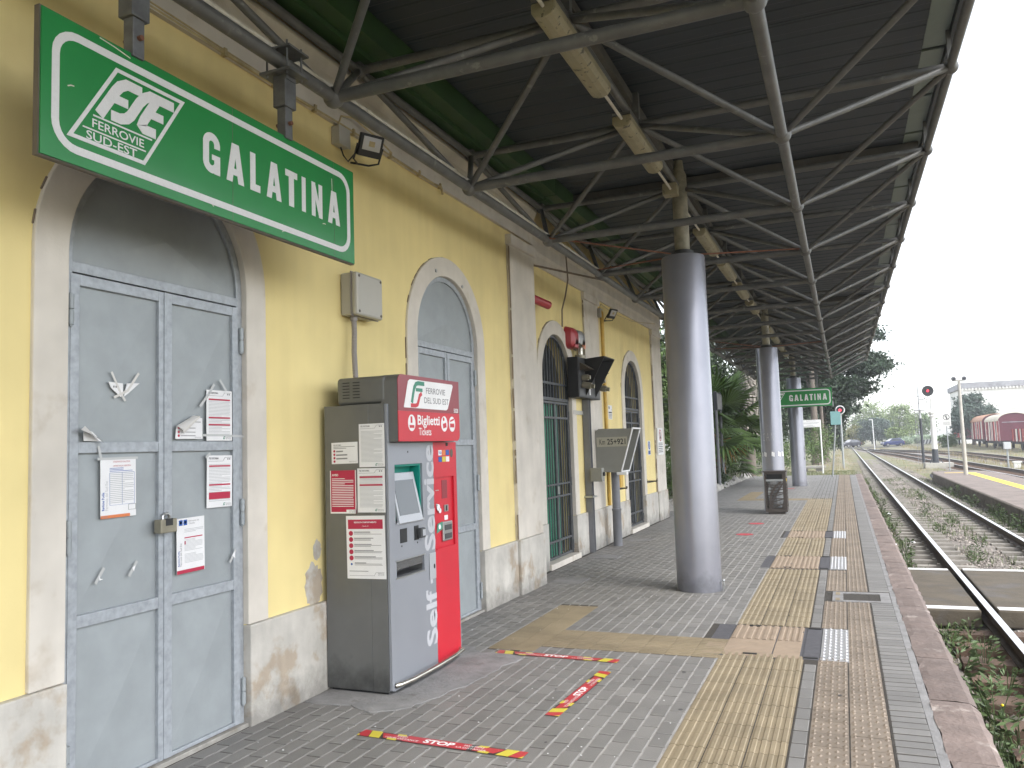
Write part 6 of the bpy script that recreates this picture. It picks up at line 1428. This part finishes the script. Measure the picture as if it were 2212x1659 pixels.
# big conifers left of the track
tree('conifer_tree', 'tall dark conifer with spreading boughs leaning out beyond the canopy end', (-1.3, 60, -.15), [(0, 0, 11, .30, .2, 0)],
     [((2.9, -1, 6.6), (1.7, 2.2, .85)), ((2.2, 0, 8.8), (2.0, 2.4, .8)), ((1.6, -1, 5.2), (2.0, 2.2, .8)), ((1.3, -1.5, 3.9), (1.1, 1.5, .7)), ((0.2, 0, 10), (2.6, 2.6, 1.8)), ((-1.5, 0, 6), (2.4, 2.4, 2.2)), ((.4, .4, 7.4), (2.2, 2.2, 1.0)), ((.9, -1, 3.0), (.6, .8, .5))], 'leaf_conifer', 56000, .32, .11, seed=1, droop=.4, flat=.8, subs=44, sig=.21)
tree('conifer_tree', 'dark conifer with a thick ribbed trunk behind the white portal board', (-2.3, 56, -.15), [(.6, -1.5, 9, .27, .1, 0), (1.05, -.8, 9, .14, .1, 0)],
     [((-.5, 0, 5.5), (2.4, 2.0, 2.2)), ((-2.0, 0, 3.6), (1.8, 1.8, 1.8)), ((.6, .3, 6.5), (1.8, 1.8, 1.6)), ((-.6, 0, 8), (2.5, 2, 1.6))], 'leaf_conifer', 22000, .30, .10, seed=2, droop=.3, subs=34, sig=.18)
# evergreen mass left of the platform
for k, (x, y, h, m, lab) in enumerate(((-6.2, 21.5, 6.2, 'leaf_dark', 'dark evergreen tree just past the corner of the yellow building'), (-6.6, 28, 5.6, 'leaf_mid', 'bushy green tree behind the near fan palm'), (-6.0, 36, 6.5, 'leaf_dark', 'dark evergreen tree behind the tall skirted palm'), (-5.2, 46, 6, 'leaf_dark', 'dark evergreen tree behind the farthest canopy column'), (-9.5, 33, 8, 'leaf_mid', 'tall green tree farther back in the garden'), (-7.6, 41, 8, 'leaf_dark', 'dark tree in the back row of the garden behind the skirted palm'), (-4.6, 53, 7.5, 'leaf_dark', 'dark tree filling the gap left of the conifers'))):
    tree('garden_tree', lab, (x, y, -.1), [(0, 0, h*.8, .16, .1, 0)], [((0, 0, h*.62), (1.8, 2.0, h*.30)), ((.5, -.8, h*.40), (1.3, 1.5, h*.22)), ((-.5, 1.0, h*.75), (1.5, 1.6, h*.24)), ((.6, .4, h*.85), (1.1, 1.2, h*.16))], m, 17000, .19, .085, seed=20+k, group='evergreen garden trees')
for k, (x, y, rx, rz, m, lab) in enumerate(((-4.9, 24.5, .8, .75, 'leaf_mid', 'round green shrub beside the corner of the building'), (-4.35, 28.6, .55, .55, 'leaf_dark', 'low dark shrub below the near fan palm'), (-4.8, 34, .9, 1.1, 'leaf_mid', 'green shrub between the fan palm and the tall palm'), (-3.2, 42.5, 1.3, 1.0, 'leaf_mid', 'leafy hedge clump behind the white portal board'), (-1.4, 49, .9, 1.3, 'leaf_mid', 'green hedge seen through the white portal posts'), (-3.8, 46, 1.2, 1.2, 'leaf_dark', 'dark hedge clump behind the farthest column'))):
    tree('shrub', lab, (x, y, -.1), [(0, 0, .7, .04, 0, 0)], [((0, 0, rz), (rx, rx, rz*.9)), ((.2*rx, -.3*rx, rz*.8), (rx*.7, rx*.7, rz*.6))], m, 3200, .11, .05, 'shrub', seed=40+k, group='garden shrubs', limbs=False)
# fan palms
def frond_mesh(name, m, seed, pet=.9, rad=.8, nseg=26, span=125, droop=.25):
    rr = random.Random(seed); f = MB(); f.path([(0, 0, 0), (pet*.5, 0, .05), (pet, 0, .02)], [.016, .011, .008], 5); c = Vector((pet, 0, .02))
    for k in range(nseg):
        a = R(-span+2*span*(k+.5)/nseg); L = rad*(.72+.28*math.cos(a*.6))*rr.uniform(.9, 1.08); da = R(span/nseg)*.92; f.tint = rr.random()
        def P(r, an, z): return c+Vector((r*math.cos(an), r*math.sin(an), z))
        z1, z2 = -.02+.03*math.cos(a), -droop*L*(.5+.5*rr.random())
        f.add([c, P(L*.55, a-da, z1), P(L*.55, a, z1+.035), P(L*.55, a+da, z1), P(L, a, z2)], [(0,1,2),(0,2,3),(1,4,2),(2,4,3)])
    return f.mesh(name, m, tint=True)
FR = [frond_mesh('frond', 'leaf_palm', s, nseg=22+s) for s in range(4)]; FO = frond_mesh('frond', 'leaf_palm_old', 9, .7, .75, 20, 80, .5)
def palm(label, loc, h, nf, scale, old=0, skirt=None, seed=0, tr=.14, thatch='palm_thatch', sd=None):
    t = thing('fan_palm', label, 'palm', loc, 'fan palms'); rr = random.Random(seed); B = Vector(loc); T = B+Vector((0, 0, h))
    part('trunk', MB().path([B, B+Vector((.03, 0, h*.5)), T], [tr*1.1, tr, tr*.9], 10), 'bark', t, smooth=True)
    f = MB()
    if skirt:
        z0, z1, r0 = skirt
        for k in range(int(420*(z1-z0)/2)):
            a = rr.uniform(0, 6.283); z = rr.uniform(z0+.2, z1); L = rr.uniform(.35, .9); r1 = tr*.9; r2 = r0*rr.uniform(.6, 1.1); f.tint = rr.random(); w = rr.uniform(.012, .035); p0 = B+Vector((r1*math.cos(a), r1*math.sin(a), z)); p1 = B+Vector((r2*math.cos(a+.1), r2*math.sin(a+.1), z-L*.35)); p2 = B+Vector((r2*.9*math.cos(a+.15), r2*.9*math.sin(a+.15), z-L)); s_ = Vector((-math.sin(a), math.cos(a), 0))*w
            f.add([p0-s_*.5, p0+s_*.5, p1+s_, p1-s_, p2], [(0,1,2,3),(3,2,4)])
        part('dead_leaf_skirt', f, thatch, t, tint=True)
    for k in range(nf):
        u = k/nf; az = k*2.39996+rr.uniform(-.2, .2); el = lerp(1.25, -.55, u**.9)+rr.uniform(-.12, .12); s_ = scale*rr.uniform(.85, 1.12); Rm = Matrix.Rotation(az, 4, 'Z') @ Matrix.Rotation(-el, 4, 'Y') @ Matrix.Rotation(rr.uniform(-.4, .4), 4, 'X')
        inst('frond', FR[k % 4], t, Matrix.Translation(T+Vector((0, 0, .1*(1-u)))) @ Rm @ Matrix.Scale(s_, 4))
    for k in range(old):
        az = sd[k] if sd else rr.uniform(0, 6.28); Rm = Matrix.Rotation(az, 4, 'Z') @ Matrix.Rotation(.45, 4, 'Y') @ Matrix.Rotation(.5, 4, 'X'); inst('frond', FO, t, Matrix.Translation(T-Vector((0, 0, .05))) @ Rm @ Matrix.Scale(scale*.75, 4), label='withered orange-brown frond')
    return t
palm('near fan palm with one withered orange frond beside the platform', (-4.4, 30.3, -.05), 2.0, 34, 1.50, 2, (.05, 1.35, .34), 3, .13, 'palm_brown', [-.75, -1.2])
palm('tall fan palm with a thick skirt of dead grey leaves', (-4.0, 38.5, -.05), 6.6, 22, 1.3, 0, (1.5, 6.5, .52), 4, .2)
palm('fan palm growing behind the near one, fronds reaching the canopy', (-5.7, 30.5, -.05), 3.4, 26, 1.25, 0, (1.8, 3.0, .3), 5, .14)
palm('young fan palm at the foot of the tall skirted palm', (-4.6, 33.2, -.05), .7, 18, 1.0, 0, None, 6, .1)
# background trees behind the level crossing
for k, (x, y, z, w, h, m, lab, nn) in enumerate(((1.9, 185, -.3, 2.2, 4.4, 'leaf_olive', 'yellow-green tree at the far end of the track', 3500), (5.8, 178, 0, 3.0, 5.6, 'leaf_blue', 'dark blue-green round tree behind the level crossing', 6500), (6.4, 215, 0, 4.4, 10.6, 'leaf_bright', 'tall pale green tree rising behind the dark round tree', 5500), (11.8, 200, 0, 3.8, 9.2, 'leaf_bright', 'broad light green tree behind the blue car', 5000), (15.8, 205, 0, 3.4, 6.8, 'leaf_mid', 'green tree right of the water crane', 3500), (9.6, 172, .1, 1.8, 3.4, 'leaf_bright', 'light green bush right behind the blue car', 2500), (-3.5, 120, -.3, 2.6, 7.5, 'leaf_mid', 'green tree along the left side of the far track', 4500), (-2.0, 92, -.3, 1.9, 6, 'leaf_dark', 'dark tree left of the track past the conifers', 4500), (-3.2, 160, -.3, 2.8, 8, 'leaf_mid', 'distant green tree left of the far track', 3000))):
    tree('roadside_tree', lab, (x, y, z-.2), [(0, 0, h*.6, .2, 0, 0)], [((0, 0, h*.60), (w, w, h*.30)), ((-.45*w, -.3*w, h*.42), (w*.62, w*.6, h*.30)), ((.5*w, -.2*w, h*.45), (w*.62, w*.6, h*.33)), ((.1*w, .1*w, h*.84), (w*.6, w*.6, h*.17))], m, nn, .46, .24, seed=60+k, group='trees beyond the level crossing', sig=.19)
tree('leafy_tree', 'large dense green tree behind the red wagons', (15.2, 116, .2), [(0, 0, 4, .25, 0, 0)], [((0, 0, 4.0), (2.1, 2.2, 2.1)), ((-1.2, -.5, 2.8), (1.7, 1.6, 1.7)), ((1.3, 0, 3.6), (1.3, 1.5, 1.6)), ((.1, 0, 5.6), (1.2, 1.2, .9))], 'leaf_blue', 12000, .34, .16, seed=81)
for k, (x, y, w, h) in enumerate(((10.5, 168, 1.5, 1.5), (13.5, 169, 1.8, 1.7), (16, 170, 1.6, 1.4), (12.6, 118, 1.0, 1.6), (18.5, 171, 1.8, 1.6))):
    tree('prickly_shrub', 'pale leafy shrub in the row behind the striped barrier, %s from the left' % ('first', 'second', 'third', 'nearest', 'last')[k] if k != 3 else 'pale shrub just left of the low open wagon', (x, y, gz(x, y)), [], [((0, 0, h*.5), (w, w*.7, h*.5))], 'leaf_white' if k != 3 else 'leaf_mid', 1500, .30, .18, 'shrub', seed=90+k, group='pale shrubs near the barrier', limbs=False)
# garden edging stones
rr = random.Random(8); y = 18.4; k = 0
NUM = ['first', 'second', 'third', 'fourth', 'fifth', 'sixth', 'seventh', 'eighth', 'ninth', 'tenth', 'eleventh', 'twelfth', 'thirteenth', 'fourteenth', 'fifteenth', 'sixteenth', 'seventeenth', 'eighteenth', 'nineteenth', 'twentieth', 'twenty-first', 'twenty-second', 'twenty-third', 'twenty-fourth', 'twenty-fifth', 'twenty-sixth', 'twenty-seventh', 'twenty-eighth', 'twenty-ninth', 'thirtieth', 'thirty-first', 'thirty-second', 'thirty-third', 'thirty-fourth', 'thirty-fifth']
while y < 37:
    L = rr.uniform(.4, .75); f = MB(); f.sphere((0, 0, 0), 1, 9, 6); h = rr.uniform(.08, .24)
    f.v = [(-3.98+.17*v[0]*rr.uniform(.8, 1.15), y+L/2+L*.52*v[1]*rr.uniform(.85, 1.1), .02+h*v[2]*rr.uniform(.8, 1.1)) for v in f.v]
    single('edging_stone', f, 'garden_rock', 'rough pale stone edging the garden, %s from the building' % NUM[k], 'stone', 'stones edging the garden'); y += L*rr.uniform(1.0, 1.5); k += 1
f = MB(); f.box(-2.3, -.95, 44.0, 44.6, .05, .18); f.box(-2.1, -1.8, 44.1, 44.5, -.3, .05); f.box(-1.4, -1.1, 44.1, 44.5, -.3, .05); single('stone_bench', f, 'garden_rock', 'low grey stone bench seen between the portal posts', 'bench', bevel=.02)
f = MB(); f.add([(x, y, .0+rr.uniform(-.03, .05)) for y in [18+i for i in range(31)] for x in (-30, -12, -8, -6, -5, -3.95)], [(j*6+i, j*6+i+1, (j+1)*6+i+1, (j+1)*6+i) for j in range(30) for i in range(5)]); structure('garden_bed', f, 'earth_dark', smooth=True)
# grass and weeds
def blades(f, x, y, z, n, h, rr, spread=.06):
    for k in range(n):
        a = rr.uniform(0, 6.283); b_ = rr.uniform(.1, .9); L = h*rr.uniform(.5, 1.15); w = rr.uniform(.003, .007)*(1 if h < .4 else 1.6); px_, py_ = x+rr.gauss(0, spread), y+rr.gauss(0, spread); d = Vector((math.cos(a), math.sin(a), 0)); s_ = Vector((-d.y, d.x, 0))*w; p0 = Vector((px_, py_, z)); p1 = p0+d*L*.3*b_+Vector((0, 0, L*.7)); p2 = p0+d*L*.8*b_+Vector((0, 0, L*(1-.35*b_))); f.tint = rr.random()
        f.add([p0-s_, p0+s_, p1+s_*.8, p1-s_*.8, p2], [(0,1,2,3),(3,2,4)])
f = MB(); rr = random.Random(12)
for k in range(3200):
    y = 3+42*rr.random()**1.5
    if 10.2 < y < 13.7: continue
    x = rr.choice((rr.uniform(.68, 1.1), rr.uniform(1.6, 2.6), rr.uniform(1.75, 2.4), rr.uniform(3.1, 3.6)))
    if math.sin(y*1.7+x*3)+math.sin(y*.6+1)+rr.uniform(-1, 1) < -.1: continue
    blades(f, x, y, -.58, rr.randint(7, 14), rr.uniform(.07, .22), rr)
stuff(single('track_grass', f, 'grass_green', 'short green grass growing between the rails and along the kerb', 'grass', tint=True))
f = MB(); rr = random.Random(13)
for k in range(3600):
    y = 40+115*rr.random()**1.3; x = rr.choice((rr.uniform(3.6, 6.2), rr.uniform(8.7, 10.0), rr.uniform(12.6, 24), rr.uniform(12.6, 20), rr.uniform(-1.0, .7)))
    if x < 6.2 and y < 43.5 and x > 3.5: continue
    blades(f, x, y, gz(x, y)-.02, 6, rr.uniform(.15, .5) if x > 8 else rr.uniform(.08, .25), rr, .15)
stuff(single('dry_grass', f, 'grass_dry', 'dry straw-coloured grass around the far tracks and wagons', 'grass', tint=True))
f = MB(); rr = random.Random(14)
for k in range(900): blades(f, rr.uniform(-3.5, .5), 37.5+rr.random()*7, gz(-1, 39)-.02 if False else -.10, 6, rr.uniform(.03, .09), rr, .1)
stuff(single('verge_grass', f, 'grass_green', 'short mossy grass beyond the end of the platform', 'grass', tint=True))
WM = []
for s_ in range(4):
    rr = random.Random(30+s_); f = MB()
    for k in range(70):
        z = rr.uniform(.03, .30); r_ = .05+.10*rr.random(); a = rr.uniform(0, 6.28); c = Vector((r_*math.cos(a), r_*math.sin(a), z)); f.tint = rr.random(); leaf_quad(f, c, rr, .07, .022, Vector((math.cos(a), math.sin(a), rr.uniform(-.1, .8))))
    for k in range(7): a = rr.uniform(0, 6.28); f.tube((0, 0, 0), (.09*math.cos(a), .09*math.sin(a), .27), .003, 4)
    WM.append(f.mesh('weed', 'weed_green', tint=True))
wsp = [(.75, 6.0, 1.2), (.9, 6.9, 1.3), (1.1, 7.7, 1.0), (.78, 8.8, 1.2), (1.0, 5.2, 1.0), (1.95, 16.0, .8), (2.1, 20.6, .9), (1.8, 23.2, .9), (3.4, 20.0, 1.4), (3.35, 22.4, 1.2), (.82, 21.6, 1.2), (.85, 15.3, 1.0), (.82, 5.6, 1.0), (.95, 6.3, 1.2), (.85, 7.3, .9), (.80, 8.0, 1.25), (1.05, 8.5, 1.1), (.9, 9.3, .8), (1.1, 9.8, .8), (.8, 14.6, 1.0), (.9, 16.2, 1.1), (.78, 18.3, 1.2), (.95, 20.5, 1.1), (.8, 23, 1.2), (.9, 26, 1.3), (.8, 30, 1.3), (1.9, 15.2, .9), (2.2, 17.1, .9), (1.8, 19.5, 1.0), (2.3, 22, 1.0), (2.0, 25, 1.1), (2.2, 29, 1.2), (3.3, 17.2, 1.2), (3.4, 19.0, 1.3), (3.35, 21.2, 1.2), (3.4, 23.5, 1.3), (3.3, 26.5, 1.4), (3.35, 31, 1.5), (2.5, 9.2, .9), (1.75, 8.2, .8)]
for k, (x, y, s_) in enumerate(wsp):
    o = link(bpy.data.objects.new('weed', WM[k % 4])); o.matrix_world = Matrix.Translation((x, y, -.585)) @ Matrix.Rotation(k*1.3, 4, 'Z') @ Matrix.Scale(s_, 4)
    where = 'against the platform kerb' if x < 1.2 else ('between the rails' if x < 2.7 else 'under the island platform edge')
    idx = [i for i, w_ in enumerate(wsp) if (w_[0] < 1.2, w_[0] < 2.7) == (x < 1.2, x < 2.7)]; idx.sort(key=lambda i: wsp[i][1]); tag(o, 'leafy green weed %s, %s one from the camera' % (where, NUM[idx.index(k)]), 'weed', 'weeds along the track')
for k, (x, y) in enumerate(((.88, 7.15), (.93, 6.75))):
    t = thing('yellow_flower', 'small yellow flower among the kerb weeds, %s one' % ('farther', 'nearer')[k], 'flower', (x, y, -.58)); part('blossom', MB().sphere((x, y, -.34), .010, 8, 6), 'yellow_label', t); part('stem', MB().tube((x, y, -.58), (x, y, -.35), .003, 4), 'weed_green', t)
for k, (x, y, lab) in enumerate(((1.12, 17.6, 'crumpled white litter beside the near rail'), (.80, 15.9, 'white paper scrap at the foot of the kerb'), (.78, 17.2, 'white plastic scrap lying between kerb and rail'), (.72, 4.75, 'pale blue wrapper below the kerb at the bottom right'), (1.0, 24, 'white litter farther along the kerb'))):
    f = MB(); f.sphere((0, 0, 0), 1, 7, 5); rr = random.Random(k); f.v = [(x+.06*v[0]*rr.uniform(.5, 1.2), y+.08*v[1]*rr.uniform(.5, 1.2), -.50+.04*v[2]*rr.uniform(.5, 1.2)) for v in f.v]; single('litter', f, 'paper' if k != 3 else 'teal_sign', lab, 'litter')

# ------------------------------------------------------------------ hazy air
HAZE = .0010
if HAZE:
    hz_ = link(bpy.data.objects.new('haze', MB().box(-205, 205, -65, 455, -1.7, 15).mesh('haze', [])))
    hm = bpy.data.materials.new('haze_air'); hm.use_nodes = True; nt = hm.node_tree; nt.nodes.remove(nt.nodes['Principled BSDF'])
    pv = nt.nodes.new('ShaderNodeVolumePrincipled'); pv.inputs['Color'].default_value = (.92, .95, 1, 1); pv.inputs['Density'].default_value = HAZE; pv.inputs['Anisotropy'].default_value = .2
    nt.links.new(pv.outputs[0], nt.nodes['Material Output'].inputs['Volume']); hz_.data.materials.append(hm); hz_['kind'] = 'stuff'

# ------------------------------------------------------------------ pieces that can be picked apart become parts of their own
def islands(me):
    par = list(range(len(me.vertices)))
    def find(a):
        while par[a] != a: par[a] = par[par[a]]; a = par[a]
        return a
    for e in me.edges:
        a, b_ = find(e.vertices[0]), find(e.vertices[1])
        if a != b_: par[a] = b_
    gr = {}
    for p_ in me.polygons: gr.setdefault(find(p_.vertices[0]), []).append(p_.index)
    return list(gr.values())
def split_loose(o):
    me = o.data; isl_ = islands(me)
    if len(isl_) < 2: return
    for g_ in isl_:
        vm = {}; vs = []; fs = []; mi = []
        for pi in g_:
            p_ = me.polygons[pi]; fs.append([vm.setdefault(v, len(vm)) for v in p_.vertices]); mi.append(p_.material_index)
        for v in vm: vs.append(tuple(me.vertices[v].co))
        nm = bpy.data.meshes.new(o.data.name); nm.from_pydata(vs, [], fs)
        for m in me.materials: nm.materials.append(m)
        nm.polygons.foreach_set('material_index', mi); nm.update()
        c = link(bpy.data.objects.new(o.name.split('.')[0], nm)); c.parent = o.parent; c.matrix_basis = o.matrix_basis.copy()
        for md in o.modifiers:
            if md.type == 'BEVEL': b_ = c.modifiers.new('bevel', 'BEVEL'); b_.width = md.width; b_.segments = md.segments; b_.limit_method = 'ANGLE'; b_.angle_limit = md.angle_limit
    bpy.data.objects.remove(o)
SPLIT = {'yellow_stripe', 'red_area', 'safety_line', 'white_line', 'stay', 'guy_rod', 'paper_scrap', 'pipe_joint', 'cable_clip', 'stripe', 'clamp', 'lifting_slot', 'cover_tile', 'cover_plate', 'worn_marking', 'hanger_sleeve', 'pictogram', 'pictogram_mark', 'bullet', 'icon', 'tape', 'sticker', 'red_band', 'tray_edge', 'tray_opening', 'scratch', 'window_pane', 'bracket', 'corbel_row', 'edge_trim', 'emblem_green', 'foot', 'blue_disc', 'adhesive_tape_strip', 'lamp_holder'}
TINY = {'crack', 'rust_edge', 'print', 'litter_specks', 'vent_slots', 'dark_dots', 'pencil_scrawl', 'icon_mark', 'table', 'side_text', 'blue_text', 'shutter_slats', 'ruling', 'stamp', 'heading', 'pictogram_detail'}
for o in list(bpy.data.objects):
    if o.type != 'MESH' or o.parent is None: continue
    b_ = o.name.split('.')[0]
    if b_ in SPLIT and not len(o.children): split_loose(o)
    elif b_ in TINY and len(islands(o.data)) > 1: o['kind'] = 'stuff'
